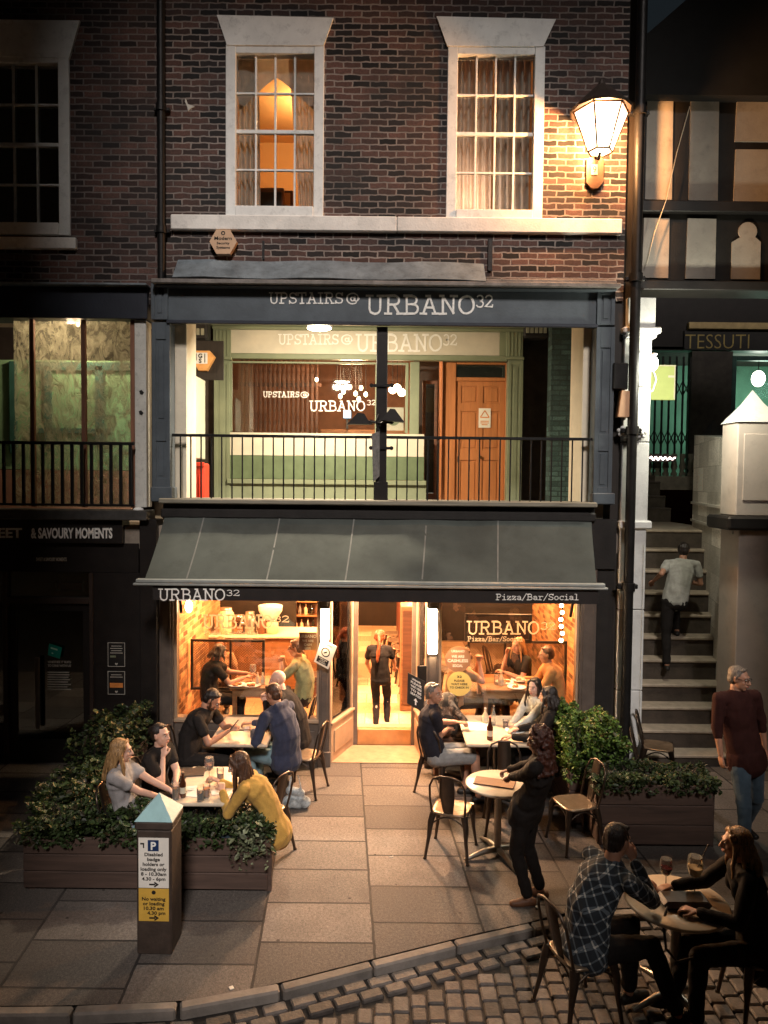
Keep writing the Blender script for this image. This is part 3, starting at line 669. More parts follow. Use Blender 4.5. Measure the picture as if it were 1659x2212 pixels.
pilaster(rf, 328, 367, 696, 1062, FY-.02, .22, [(.10,.58),(.70,.92)], NAVY); pilaster(rf, 1285, 1325, 706, 1078, FY-.02, .22, [(.12,.62),(.72,.93)], NAVY)
q = rect(325, 1052, 371, 1084, FY-.05); MB().box(q[0], q[1], FY-.05, .1, q[2], q[3], .012).build('plinth', NAVY, rf)
q = rect(1281, 1065, 1329, 1090, FY-.05); MB().box(q[0], q[1], FY-.05, .1, q[2], q[3], .012).build('plinth', NAVY, rf)

# gallery deck, ceiling, side piers (the Row)
RZ = 3.12; RC = 6.34
ox0, ox1 = at(366, 900, 0).x, at(1286, 900, 0).x
MB().box(-8, 3.05, .02, 3.6, RZ-.3, RZ, 0).build('gallery_floor', mat('gallery_flags', (.25,.21,.17), .8, var=.3, scale=5, bump=.4), kind='structure')
MB().box(-8, ox1+.25, .02, 3.6, RC, RC+.2, 0).build('gallery_ceiling', CREAMW, kind='structure')
p1 = thing('gallery_pier', 'cream plastered pier at the left end of the gallery opening', 'pier', (ox0+.08, .3, RZ))
x0 = at(369, 900, .02).x; x1 = at(398, 900, .02).x
MB().box(x0-.14, x1, .14, .62, RZ, RC-.003, .006).build('shaft', CREAMW, p1)
p2 = thing('gallery_pier', 'cream plastered pier at the right end of the gallery opening', 'pier', (ox1-.08, .3, RZ))
x0 = at(1256, 900, .14).x; x1 = at(1290, 900, .14).x
MB().box(x0, x1+.10, .12, .75, RZ, RC-.003, .006).build('shaft', CREAMW, p2)
# dark side passages: painted brick walls deeper in
tb = thing('painted_brick_wall', 'teal painted brick side wall in the dim right end of the gallery', 'wall', (at(1220,900,2.2).x, 2.2, RZ))
x0 = at(1189, 900, 2.0).x; x1 = at(1262, 900, 2.0).x; MB().box(x0, x1+.3, 2.0, 2.25, RZ, RC-.003, 0).build('brickwork', BRICK_TEAL, tb)
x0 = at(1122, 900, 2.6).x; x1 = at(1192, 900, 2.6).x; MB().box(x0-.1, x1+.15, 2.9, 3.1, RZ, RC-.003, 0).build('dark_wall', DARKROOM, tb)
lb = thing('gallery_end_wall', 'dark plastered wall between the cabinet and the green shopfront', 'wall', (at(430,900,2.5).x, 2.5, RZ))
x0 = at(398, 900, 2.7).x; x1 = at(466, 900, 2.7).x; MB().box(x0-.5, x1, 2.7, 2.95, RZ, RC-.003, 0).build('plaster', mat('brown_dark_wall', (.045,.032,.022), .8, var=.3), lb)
MB().box(4.0, 4.1, .3, 3.6, 0, RC, 0)

# gallery railing
rl = thing('gallery_railing', 'black iron railing with square upright bars along the gallery opening', 'railing', (0, .02, 3.4))
RY = -.02
a = at(370, 937, RY); b = at(1281, 952, RY); za, zb2 = a.z, b.z
top = MB(); top.box(a.x, b.x, RY-.02, RY+.025, (za+zb2)/2-.018, (za+zb2)/2+.018, .004); top.build('top_rail', IRON, rl)
LZ = at(820, 1083, -.02).z
nb = 40
for k in range(nb):
    px = 390 + 22.25*k
    if px > 1275: break
    if 806 < px < 838: continue
    x_ = at(px, 1010, RY).x; MB().box(x_-.0085, x_+.0085, RY-.0085, RY+.0085, LZ-.02, (za+zb2)/2-.016, .002).build('baluster', IRON, rl)
# ledge + beam
q = rect(343, 1080, 1290, 1097, -.22)
lg = thing('gallery_ledge', 'weathered timber ledge running under the gallery railing above the awning', 'ledge', (0, -.1, q[2]))
MB().box(q[0], q[1], -.24, .35, q[3]-.07, q[3]-.005, .012).build('board', PLANK, lg)
q2 = rect(352, 1095, 1285, 1118, -.14); MB().box(q2[0], q2[1], -.14, .1, q2[2]-.05, q[3]-.072, .006).build('beam', BLACKP, lg)
MB().box(q[0]+.1, q[1]-.1, .36, 1.2, RZ+.15, RZ+.26, .01).build('stall_board', PLANK, lg)
# central post with bracket lamp, spotlight shades and small hanging board
cp = thing('gallery_post', 'dark square iron post standing in the middle of the gallery opening', 'post', (at(823,900,-.05).x, -.05, LZ))
x0, x1 = at(812, 900, -.06).x, at(836, 900, -.06).x; MB().box(x0, x1, -.06, .08, LZ-.01, zb_-.03, .006).box(x0-.02, x1+.02, -.08, .1, LZ-.01, LZ+.25, .006).build('shaft', BLACKW, cp)
for py in (833, 912, 968): zc_ = at(823, py, -.07).z; MB().box(x0-.07, x1+.07, -.085, -.06, zc_-.018, zc_+.018, .004).cyl((x0-.06,-.1,zc_),(x0-.06,-.05,zc_),.026,n=10).cyl((x1+.06,-.1,zc_),(x1+.06,-.05,zc_),.026,n=10).build('clamp', IRON, cp)
fl = thing('floodlight', 'pair of black wedge floodlights clamped to the gallery post, pointing down', 'floodlight', (at(823,900,-.25).x, -.2, at(823,905,-.2).z))
for sx, pxa, pya in ((1, 846, 899), (-1, 778, 906)):
    c = at(pxa, pya, -.2); s_ = 1 if sx > 0 else .9
    poly = [(-.13*s_,-.05),(.16*s_,-.075),(.04*s_,.085),(-.02*s_,.09)] if sx > 0 else [(-.16,-.06),(.13,-.06),(.05,.07),(-.03,.08)]
    MB().prism(poly, .14, (c.x, -.1, c.z)).build('shade', BLACKP, fl)
    MB().tube([(c.x, -.17, c.z), (at(823,905,-.1).x, -.12, at(823,915,-.1).z)], .012).build('arm', IRON, fl)
hb = thing('hanging_board', 'narrow grey notice board strapped to the lower gallery post', 'sign', (at(812,990,-.12).x, -.12, at(812,1040,-.12).z))
a0 = [at(*p, -.12) for p in ((803,938),(820,930),(820,1028),(806,1042))]
MB().prism([(p.x, p.z) for p in reversed(a0)], .03, (0, -.09, 0)).build('board', mat('grey_board', (.16,.15,.14), .7, var=.4, scale=20), hb)
MB().tube([at(819,895,-.13), at(812,912,-.14), at(818,930,-.13)], .012).build('strap', IRON, hb)

# bulkhead lamp on the gallery soffit
EM_ROW = emit('row_lamp_glow', (1.0,.84,.58), 26.0)
c = at(690, 693, .05); bl = thing('bulkhead_lamp', 'glowing oval bulkhead lamp under the sign board of the gallery', 'lamp', (c.x, .12, zb_-.12))
MB().box(c.x-.17, c.x+.17, .0, .14, zb_-.03, zb_+.02, .02).build('base', WHITEP, bl)
MB().ball((c.x, .05, zb_-.035), (.155, .075, .035), 16).build('diffuser', EM_ROW, bl)
ld = bpy.data.lights.new('bulkhead_lamp_light', 'AREA'); ld.shape = 'RECTANGLE'; ld.size = .32; ld.size_y = .12; ld.energy = 105; ld.color = (1.0,.84,.62)
lo = bpy.data.objects.new('bulkhead_lamp_light', ld); COL.objects.link(lo); lo.parent = bl; lo.location = (0, .12, -.05); lo.rotation_euler = (R(28), 0, 0)
# unseen lamps added to light the glowing upstairs room and the drawn curtains
def add_room_lamp(lab, p, e, col):
    o = thing('added_room_lamp', lab, 'lamp', p); MB().ball(p, .05, 10).build('bulb', emit('added_room_bulb', (1,.7,.4), 6, trans=.5), o); MB().cyl(Vector(p)+Vector((0,0,.05)), Vector(p)+Vector((0,0,.35)), .006, n=6).build('flex', IRON, o)
    ld = bpy.data.lights.new('added_room_light', 'POINT'); ld.energy = e; ld.color = col; ld.shadow_soft_size = .1; lo = bpy.data.objects.new('added_room_light', ld); COL.objects.link(lo); lo.parent = o
add_room_lamp('low lamp added behind the drawn curtains to light them', ((W2[0]+W2[1])/2-.25, .62, W2[2]+.35), 19, (1,.66,.46))
add_room_lamp('lamp added out of sight near the ceiling of the glowing upstairs room', ((W1[0]+W1[1])/2+.2, 1.9, W1[3]-.05), 38, (1,.62,.30))
# ================================================================== INNER SHOPFRONT OF THE GALLERY
IY = 2.6
isf = thing('upstairs_shopfront', 'sage green shopfront at the back of the gallery with cream sign board and wide window', 'shopfront', (0, IY, RZ))
pilaster(isf, 462, 496, 778, 1110, IY-.06, .2, [(.03,.95)], GREENP); pilaster(isf, 1096, 1128, 778, 1110, IY-.06, .2, [(.03,.95)], GREENP)
for a_, b_ in ((460, 498), (1094, 1130)):
    q = rect(a_, 708, b_, 776, IY-.07); mb = MB(); mb.box(q[0], q[1], IY-.07, IY+.1, q[2], q[3], .006)
    for k in range(4): xx = q[0]+(q[1]-q[0])*(k+.8)/4.6; mb.box(xx-.012, xx+.012, IY-.082, IY-.07, q[2]+.05, q[3]-.04, .004)
    mb.box(q[0]-.02, q[1]+.02, IY-.1, IY-.07, q[2]-.01, q[2]+.035, .006); mb.build('console', GREENP, isf)
q = rect(452, 694, 1140, 710, IY-.12); mb = MB(); mb.box(q[0], q[1], IY-.16, IY+.1, q[2]+.03, q[3], .01).box(q[0]+.04, q[1]-.04, IY-.12, IY+.1, q[2]-.02, q[2]+.029, .01).build('cornice', GREENP, isf)
q = rect(498, 715, 1079, 766, IY); MB().box(q[0], q[1], IY-.02, IY+.08, q[2], q[3], .004).build('sign_board', CREAM, isf)
q2 = rect(496, 766, 1096, 778, IY); MB().box(q2[0], q2[1], IY-.05, IY+.08, q2[2], q[2]-.002, .01).build('transom_rail', GREENP, isf)
q3 = rect(1079, 712, 1096, 770, IY); MB().box(q[1]+.001, q3[1], IY-.03, IY+.08, q[2], q[3], .003).build('board_end', GREENP, isf)
lettering(isf, [('slab','UPSTAIRS',601,722,744,732,IY-.022),('slab','@',737,722,744,763,IY-.022),('slab','URBANO',768,722,759,957,IY-.022),('slab','32',957,722,746,987,IY-.022)], mat('white_lettering', (.85,.82,.75), .6, var=.1, bump=0))
# big window
wx0, wx1, wz0, wz1 = rect(499, 782, 878, 934, IY)
fr = MB(); fr.box(wx0-.02, wx0+.02, IY-.03, IY+.04, wz0, wz1, .005).box(wx1-.02, wx1+.03, IY-.03, IY+.04, wz0, wz1, .005).box(wx0+.02, wx1-.02, IY-.03, IY+.04, wz1-.03, wz1, .005)
xm_ = at(812, 850, IY).x; fr.box(xm_-.012, xm_+.012, IY-.02, IY+.03, wz0, wz1-.031, .003)
wnd = fr.build('window', GREENP, isf)
MB().box(wx0+.02, wx1-.02, IY+.0, IY+.006, wz0, wz1-.03).build('pane', GLASS, wnd)
lettering(wnd, [('slab','UPSTAIRS',568,846,858,647,IY-.006),('slab','@',649,846,859,668,IY-.006),('slab','URBANO',668,866,888,790,IY-.006),('slab','32',792,864,875,812,IY-.006)], mat('white_lettering', (.85,.82,.75)))
# stall riser: cream board, green panel, moulded sill and base
q = rect(497, 936, 916, 985, IY-.02); MB().box(q[0], q[1], IY-.03, IY+.08, q[2], q[3], .004).build('cream_board', CREAM, isf); zz0 = q[2]
q = rect(497, 985, 916, 1036, IY-.02); MB().box(q[0], q[1], IY-.028, IY+.08, q[2], zz0-.003, .004).build('green_panel', GREEN2, isf); zz0 = q[2]
q = rect(490, 1036, 921, 1047, IY-.08); MB().box(q[0], q[1], IY-.10, IY+.08, q[2], zz0-.003, .01).build('moulded_sill', GREENP, isf)
MB().box(q[0], q[1], IY-.04, IY+.08, RZ, q[2]-.002, .004).build('base_board', GREENP, isf)
# angled return by the lobby, orange door, transom
q = rect(880, 782, 905, 1036, IY); MB().box(q[0]+.035, q[1], IY-.02, IY+.06, RZ, q[3], .006).build('corner_post', GREENP, isf)
dx0, dx1, dz0, dz1 = rect(950, 780, 1096, 1110, IY+.25)
DY = IY+.25
q = rect(983, 824, 1089, 1100, DY); tr = rect(984, 788, 1086, 816, DY)
fr = MB(); fr.box(dx0, q[0]-.002, DY-.06, DY+.06, RZ, tr[3]+.03, .008).box(q[1]+.002, dx1, DY-.06, DY+.06, RZ, tr[3]+.03, .008).box(q[0], q[1], DY-.05, DY+.06, q[3]+.002, tr[2], .006).box(q[0], q[1], DY-.05, DY+.06, tr[3], tr[3]+.06, .006)
df = fr.build('door_frame', DOORW, isf); MB().box(tr[0], tr[1], DY, DY+.006, tr[2]+.001, tr[3]-.001).build('fanlight', GLASSD, df)
dr = MB(); X0, X1, Z0, Z1 = q[0], q[1], RZ+.02, q[3]; wD = X1-X0; hD = Z1-Z0
dr.box(X0, X1, DY+.012, DY+.045, Z0, Z1, .003); st = .11*wD
dr.box(X0, X0+st, DY-.008, DY+.011, Z0, Z1, .003).box(X1-st, X1, DY-.008, DY+.011, Z0, Z1, .003).box((X0+X1)/2-st/2, (X0+X1)/2+st/2, DY-.008, DY+.011, Z0, Z1, .003)
rows_ = [0, .10, .42, .50, .78, .84, .965, 1]
for k in range(0, len(rows_), 2):
    for a, b in ((X0+st, (X0+X1)/2-st/2), ((X0+X1)/2+st/2, X1-st)): dr.box(a, b, DY-.0075, DY+.011, Z0+hD*rows_[k], Z0+hD*rows_[k+1], .003)
for k in (1, 3, 5):
    for a, b in ((X0+st, (X0+X1)/2-st/2), ((X0+X1)/2+st/2, X1-st)): dr.box(a+.03, b-.03, DY+.0, DY+.0115, Z0+hD*rows_[k]+.03, Z0+hD*rows_[k+1]-.03, .006)
dor = dr.build('panelled_door', DOORW, isf)
c = at(1037, 987, DY-.04); MB().ball((c.x, DY-.045, c.z), .028, 12).cyl((c.x, DY-.04, c.z), (c.x, DY-.0, c.z), .012).build('door_knob', mat('old_brass', (.30,.17,.06), .35, metal=.8, bump=0), dor)
c = at(990, 992, DY-.02); MB().box(c.x-.014, c.x+.014, DY-.012, DY-.008, c.z-.05, c.z+.05, .003).build('lock_plate', IRON, dor)
n1 = rect(1034, 882, 1060, 924, DY-.012)
nt_ = thing('warning_notice', 'cream warning notice with a triangle pinned on the orange panelled door', 'notice', ((n1[0]+n1[1])/2, DY-.014, n1[2]))
MB().box(n1[0], n1[1], DY-.016, DY-.0085, n1[2], n1[3], .002).build('card', mat('notice_card', (.78,.72,.6), .6, var=.05), nt_)
t = MB(); cx_, cz_ = (n1[0]+n1[1])/2, n1[2]+(n1[3]-n1[2])*.68; OR = mat('orange_print', (.65,.22,.05), .6, bump=0)
for k in range(3):
    a = R(90+120*k); b = R(210+120*k); p, q_ = Vector((math.cos(a)*.085, math.sin(a)*.075)), Vector((math.cos(b)*.085, math.sin(b)*.075))
    d = (q_-p).normalized(); nn = Vector((-d.y, d.x))*.008; t.prism([tuple(p-nn), tuple(q_-nn), tuple(q_+nn), tuple(p+nn)], .002+.0004*k, (cx_, DY-.016, cz_-.01))
for k, wd in enumerate((.07,.07,.05)): t.box(cx_-wd, cx_+wd, DY-.018, DY-.016, n1[2]+.10-.028*k, n1[2]+.114-.028*k)
t.build('printing', OR, nt_)
# lobby between window and door: dark opening with inner glazed door
q = rect(905, 790, 950, 1100, IY+.9); MB().box(q[0]-.1, q[1]+.3, IY+.95, IY+1.0, RZ, q[3]+.2).build('lobby_wall', DARKROOM, isf)
q = rect(912, 822, 944, 1090, IY+.35); lf = MB(); lf.box(q[0], q[0]+.05, IY+.35, IY+.39, RZ, q[3], .004).box(q[1]-.05, q[1], IY+.35, IY+.39, RZ, q[3], .004).box(q[0]+.05, q[1]-.05, IY+.351, IY+.39, q[3]-.06, q[3], .004).box(q[0]+.05, q[1]-.05, IY+.351, IY+.39, RZ, RZ+.4, .004)
idr = lf.build('glazed_door', WALNUT, isf); MB().box(q[0]+.05, q[1]-.05, IY+.365, IY+.37, RZ+.4, q[3]-.06).build('pane', GLASSD, idr)

# upstairs bar behind the window: floor, walls, slatted screen, pendants, counter, screen
BARW = mat('bar_room_wall', (.28,.13,.07), .8, var=.25, scale=3)
bx0, bx1 = wx0-1.2, at(905, 850, IY+2).x+.3
mb = MB(); y0, y1 = IY+.1, IY+3.6; z0, z1 = RZ, RC+.0
mb.quad((bx0,y1,z0),(bx1,y1,z0),(bx1,y1,z1),(bx0,y1,z1)).quad((bx0,y0,z0),(bx0,y1,z0),(bx0,y1,z1),(bx0,y0,z1)).quad((bx1,y1,z0),(bx1,y0,z0),(bx1,y0,z1),(bx1,y1,z1)).quad((bx0,y0,z1),(bx0,y1,z1),(bx1,y1,z1),(bx1,y0,z1)).quad((bx0,y1,z0),(bx0,y0,z0),(bx1,y0,z0),(bx1,y1,z0))
mb.build('bar_room_wall', BARW, kind='structure')
ss = thing('slatted_screen', 'dark slatted wooden screen deep inside the upstairs bar window', 'screen', (0, IY+1.4, RZ))
q = rect(520, 812, 690, 935, IY+1.4); mb = MB()
x = q[0]
while x < q[1]: mb.box(x, x+.045, IY+1.4, IY+1.43, RZ, q[3]+.3, .003); x += .085
mb.build('slats', WALNUT, ss)
mb = MB()
for k in range(3): zz = RZ+.5+k*.9; mb.box(q[0]-.02, q[1]+.03, IY+1.44, IY+1.48, zz, zz+.07, .004)
mb.build('rail', WALNUT, ss)
EM_P = emit('pendant_glow', (1.0,.74,.44), 9.0)
ld = bpy.data.lights.new('bar_fill_light', 'POINT'); ld.energy = 70; ld.color = (1.0,.60,.32); ld.shadow_soft_size = .2; bar_lo = bpy.data.objects.new('bar_fill_light', ld); COL.objects.link(bar_lo); bar_lo.location = (at(760,850,IY+1).x, IY+.9, RC-.8)  # fill light added to brighten the bar; no lamp hangs there
pend = None
for k, (px, py) in enumerate([(728,838),(742,846),(756,836),(768,850),(780,838),(790,852),(735,856),(775,862),(684,820)]):
    c = at(px, py, IY+1.1+.12*(k%3)); r0 = .034 if k < 8 else .03
    o = thing('pendant_bulb', ['clear glass pendant bulb glowing in the cluster behind the upstairs window','small single pendant bulb left of the cluster behind the upstairs window'][k == 8], 'pendant lamp', (c.x, c.y, c.z), group='pendant bulbs in the upstairs bar' if k < 8 else None)
    MB().ball(c, (r0, r0, r0*1.35), 12).build('bulb', EM_P, o); MB().cyl(c+Vector((0,0,r0)), (c.x, c.y, RC), .006, n=6).build('flex', IRON, o)
ct = thing('bar_counter', 'wooden bar counter with stacked glasses inside the upstairs window', 'counter', (at(760,930,IY+1.6).x, IY+1.6, RZ))
q = rect(690, 928, 900, 990, IY+1.7); MB().box(q[0], q[1], IY+1.7, IY+2.2, RZ, q[3], .02).build('body', OAKW, ct)
q = rect(742, 887, 758, 903, IY+1.6); tv = thing('till_screen', 'small lit blue and white till screen on the upstairs bar', 'screen', (q[0], IY+1.6, q[2]))
MB().box(q[0]-.01, q[1]+.01, IY+1.61, IY+1.65, q[2]-.01, q[3]+.01, .004).build('casing', BLACKP, tv); MB().box(q[0], q[1], IY+1.604, IY+1.6085, q[2], q[3]).build('display', emit('till_light', (.55,.8,1.0), 1.6), tv)
MB().box((q[0]+q[1])/2-.02, (q[0]+q[1])/2+.02, IY+1.63, IY+1.67, q[2]-.2, q[2]-.01).build('stand', BLACKP, tv)
for px, py in ((858,838),(868,848),(848,842)):
    c = at(px, py, IY+1.0); o = thing('globe_pendant', 'round white glowing globe lamp in the right pane of the upstairs window', 'pendant lamp', c, group='globe lamps in the right pane')
    MB().ball(c, .07, 14).build('globe', EM_P, o); MB().cyl(c+Vector((0,0,.06)), (c.x, c.y, RC), .005, n=6).build('flex', IRON, o)
q = rect(828, 880, 872, 930, IY+.06); pp = thing('window_poster', 'pale poster propped inside the right pane of the upstairs window', 'poster', (q[0], IY+.08, q[2]))
MB().box(q[0], q[1], IY+.06, IY+.075, q[2], q[3], .003).build('board', CREAM, pp)
t = MB(); cx_, cz_ = (q[0]+q[1])/2, (q[2]+q[3])/2
t.prism([(.11*math.cos(R(a)), .11*math.sin(R(a))) for a in range(0,360,20)], .002, (cx_, IY+.06, cz_)); t.build('printed_disc', GREENP, pp)

# white cabinet, red crate, conduit, alarm, light fittings on the gallery's side walls
cb = thing('wall_cabinet', 'tall pale grey-green metal cabinet on the left gallery wall', 'cabinet', (at(406,880,1.1).x, 1.1, RZ+.6))
q = rect(380, 812, 425, 990, 1.0); MB().box(q[0], q[1]+.0, 1.0, 1.5, q[2], q[3], .008).build('casing', mat('cabinet_paint', (.52,.54,.42), .45, var=.08), cb)
MB().box(q[0]+.02, q[1]-.03, .99, .999, q[2]+.02, q[3]-.02, .003).build('door', _M['cabinet_paint'], cb); c = at(425, 900, .98); MB().box(c.x-.04, c.x-.02, .965, .99, c.z-.05, c.z+.05, .004).build('handle', IRON, cb)
MB().tube([at(398,700,.9), at(398,760,.9), at(395,790,.95), at(400,812,1.05)], .008).build('cable', BLACKP, cb)
rc = thing('red_crate', 'red ribbed plastic crate standing on end behind the railing', 'crate', (at(420,1030,1.0).x, 1.0, RZ))
q = rect(402, 1000, 440, 1085, .9); mb = MB(); mb.box(q[0], q[1], .92, 1.25, q[2], q[3], .02)
REDP = mat('red_plastic', (.55,.045,.02), .4, var=.15); mb.build('body', REDP, rc); mb = MB()
for k in range(6): xx = q[0]+.02+(q[1]-q[0]-.05)*k/5; mb.box(xx, xx+.014, .905, .92, q[2]+.03, q[3]-.16, .004)
mb.box(q[0]-.01, q[1]+.01, .9, .93, q[3]-.05, q[3]+.01, .008).build('ribs', REDP, rc)
c = at(437, 776, 1.9); al = thing('security_alarm', 'orange and white triangular alarm box with black lettering on the gallery side wall', 'alarm box', (c.x, 1.9, c.z-.2))
s_ = .17; MB().prism([(-.19,.06),(-.10,.13),(.11,.13),(.19,.04),(.07,-.17),(-.06,-.17)], .09, (c.x, 1.99, c.z)).build('case', mat('alarm_orange', (.72,.36,.12), .5), al)
MB().box(c.x-.11, c.x+.08, 1.892, 1.8995, c.z-.07, c.z+.10, .003).build('white_patch', WHITEP, al)
t = MB(); sans(t, 'G', .065, (c.x-.03, 1.892, c.z+.02), align='CENTER', bold=.04); sans(t, 'S', .065, (c.x-.03, 1.892, c.z-.055), align='CENTER', bold=.04)
t.box(c.x+.035, c.x+.047, 1.889, 1.8915, c.z-.05, c.z+.085).box(c.x-.095, c.x-.085, 1.889, 1.8915, c.z-.02, c.z+.085); t.build('lettering', ALT, al)
MB().box(c.x-.25, c.x-.1, 1.99, 2.0, RZ+.4, c.z+.16, .003).box(c.x-.3,c.x+.3,2.0,2.04,c.z-.3,c.z+.3,.003).build('backing_board', TIMBER, al)
for lab, px, py in (('dim slatted extractor fitting in the left ceiling corner of the gallery', 418, 716), ('dim slatted extractor fitting at the right ceiling corner of the gallery', 1160, 712)):
    c = at(px, py, 2.0 if px < 600 else 2.4); o = thing('ceiling_fitting', lab, 'fitting', c); mb = MB()
    MB().box(c.x-.2, c.x+.2, c.y+.03, c.y+.3, c.z-.12, RC-.003, .03).build('housing', BLACKP, o)
    for k in range(5): mb.box(c.x-.17+.07*k, c.x-.12+.07*k, c.y-.0, c.y+.028, c.z-.05, c.z+.05, .004)
    mb.build('vanes', mat('pale_vane', (.3,.3,.22), .5), o)

# ================================================================== AWNING
AWT = mat('awning_canvas', (.056,.064,.058), .85, var=.35, scale=1.1, bump=.35, bscale=160, dirt=.35)  # blotchy dark tone: dirt, and a stand-in for shadow bands
aw = thing('awning', 'dark grey canvas awning with lettered valance over the restaurant front', 'awning', (0, -.4, 2.2))
AY0, AY1 = -.13, -.86
tl, tr_ = at(358, 1112, AY0), at(1277, 1114, AY0); bl_, br_ = at(303, 1252, AY1), at(1298, 1262, AY1)
tl.z = tr_.z = (tl.z+tr_.z)/2; bl_.z = br_.z = (bl_.z+br_.z)/2
mb = MB(); nx, ny = 60, 10; vs = []
for j in range(ny+1):
    v = j/ny
    for i in range(nx+1):
        u = i/nx; a = tl.lerp(tr_, u); b = (bl_+Vector((.05,0,0))).lerp(br_-Vector((.05,0,0)), u); p = a.lerp(b, v)
        p.z -= .035*math.sin(v*math.pi) + .006*math.sin(u*38)*math.sin(v*3) + .016*mnoise.noise(Vector((u*9+v*2, v*2.2, 4))) + .008*mnoise.noise(Vector((u*30-v*6, v*5, 9))); vs.append(p)
fs = [(j*(nx+1)+i, (j+1)*(nx+1)+i, (j+1)*(nx+1)+i+1, j*(nx+1)+i+1) for j in range(ny) for i in range(nx)]
mb.add(vs, fs, True); mb.add([p-Vector((0,.004,.01)) for p in vs], [f[::-1] for f in fs], True); mb.build('canopy', AWT, aw)
for px0, px1 in ((443,415),(606,568),(766,748),(922,916),(1076,1088)):
    u0 = (px0-358)/919; P = []
    for j in range(11):
        v = j/10; a = tl.lerp(tr_, u0); b = (bl_+Vector((.05,0,0))).lerp(br_-Vector((.05,0,0)), u0); p = a.lerp(b, v); p.z -= .035*math.sin(v*math.pi)-.010; P.append(p)
    mb = MB()
    for p, q in zip(P[:-1], P[1:]): mb.add([p+Vector((-.009,0,0)), p+Vector((.009,0,0)), q+Vector((.009,0,0)), q+Vector((-.009,0,0))], [(0,3,2,1)])
    mb.build('seam', mat('awning_seam', (.14,.14,.13), .7), aw)
zb_a = bl_.z
MB().box(bl_.x-.04, br_.x+.04, AY1-.05, AY1+.04, zb_a-.03, zb_a+.012, .008).box(bl_.x-.07, br_.x+.07, AY1-.06, AY1+.02, zb_a-.062, zb_a-.034, .008).build('front_bar', mat('awning_rail', (.42,.44,.42), .35, metal=.4, var=.15), aw)
xa, xb = at(331, 1290, AY1).x, at(1291, 1290, AY1).x; zv = at(820, 1300, AY1).z
vl = MB(); n = 90; vs = []
for j in range(5):
    for i in range(n+1):
        u = i/n; vs.append((xa+(xb-xa)*u, AY1-.015+.006*math.sin(u*44)*j/4, zb_a-.05+(zv-zb_a+.05)*j/4))
vl.add(vs, [(j*(n+1)+i, (j+1)*(n+1)+i, (j+1)*(n+1)+i+1, j*(n+1)+i+1) for j in range(4) for i in range(n)], True)
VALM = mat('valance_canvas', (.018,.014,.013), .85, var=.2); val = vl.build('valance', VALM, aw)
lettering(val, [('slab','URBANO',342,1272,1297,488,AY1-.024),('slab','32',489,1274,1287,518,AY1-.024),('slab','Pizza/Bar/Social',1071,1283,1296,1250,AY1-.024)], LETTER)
for x_ in (xa+.1, xb-.1):
    MB().tube([(x_, AY1+.03, zb_a-.04), (x_+.02, -.3, zb_a+.1), (x_, -.02, 2.0)], .02).build('arm', IRON, aw)
MB().box(tl.x-.05, tr_.x+.05, AY0-.06, .02, tl.z-.06, tl.z+.06, .02).build('cassette', BLACKP, aw)

# ================================================================== GROUND FLOOR FRONT
GF = mat('brown_front_paint', (.11,.085,.07), .45, var=.25, scale=4, bump=.2, dirt=.25)
GFL = mat('beige_frame_paint', (.36,.25,.165), .5, var=.15, scale=4, dirt=.15)
FZ = .23      # shop floor
gf = thing('restaurant_front', 'ground floor restaurant front with two lettered windows and a recessed doorway', 'shopfront', (0, 0, 0))
zh = at(820, 1100, 0).z
MB().box(BX0+.05, BX1-.02, -.02, .3, 2.62, zh-.1, .0).build('header', BLACKP, gf)
def post(px0, px1, pyb, Y, dep, ztop=2.62, m=GF, name='pilaster', parent=gf):
    x0, x1 = at(px0, 1450, Y).x, at(px1, 1450, Y).x
    return MB().box(x0, x1, Y, Y+dep, 0, ztop-.002, .006).box(x0+.03, x1-.03, Y-.012, Y-.001, .25, ztop-.1, .006).box(x0-.015, x1+.015, Y-.03, Y-.0, 0, .2, .008).build(name, m, parent)
post(344, 374, 1560, -.0, .3); post(1252, 1286, 1560, -.0, .3); MB().box(at(1286,1450,0).x+.004, BX1-.02, .02, .3, 0, 2.618, .004).build('side_pier', BLACKP, gf); post(689, 713, 1665, -.02, .16); post(921, 948, 1660, -.02, .16)
wxl0, wxl1 = at(374, 1450, 0).x, at(689, 1450, 0).x; wxr0, wxr1 = at(948, 1450, 0).x, at(1252, 1450, 0).x
sz = .55
for a, b, lab in ((wxl0, wxl1, 'l'), (wxr0, wxr1, 'r')):
    MB().box(a, b, .04, .2, 0, sz, .006).box(a+.05, b-.05, .02, .039, .12, sz-.1, .01).build('stall_riser', GF, gf)
    f = MB(); f.box(a, b, .01, .22, sz+.001, sz+.05, .008).box(a, a+.035, .05, .11, sz+.05, 2.6, .004).box(b-.035, b, .05, .11, sz+.05, 2.6, .004)
    wn = f.build('window', GFL, gf); MB().box(a+.035, b-.035, .075, .081, sz+.05, 2.6).build('pane', GLASS, wn)
    if lab == 'l': its = [('slab','URBANO',438,1328,1357,590,.07),('slab','32',592,1330,1344,625,.07),('slab','Pizza/Bar/Social',441,1362,1371,559,.07)]
    else: its = [('slab','URBANO',1008,1342,1370,1166,.07),('slab','32',1168,1344,1360,1200,.07),('slab','Pizza/Bar/Social',1010,1375,1385,1130,.07)]
    lettering(wn, its, voile('window_lettering', (.88,.82,.70)))
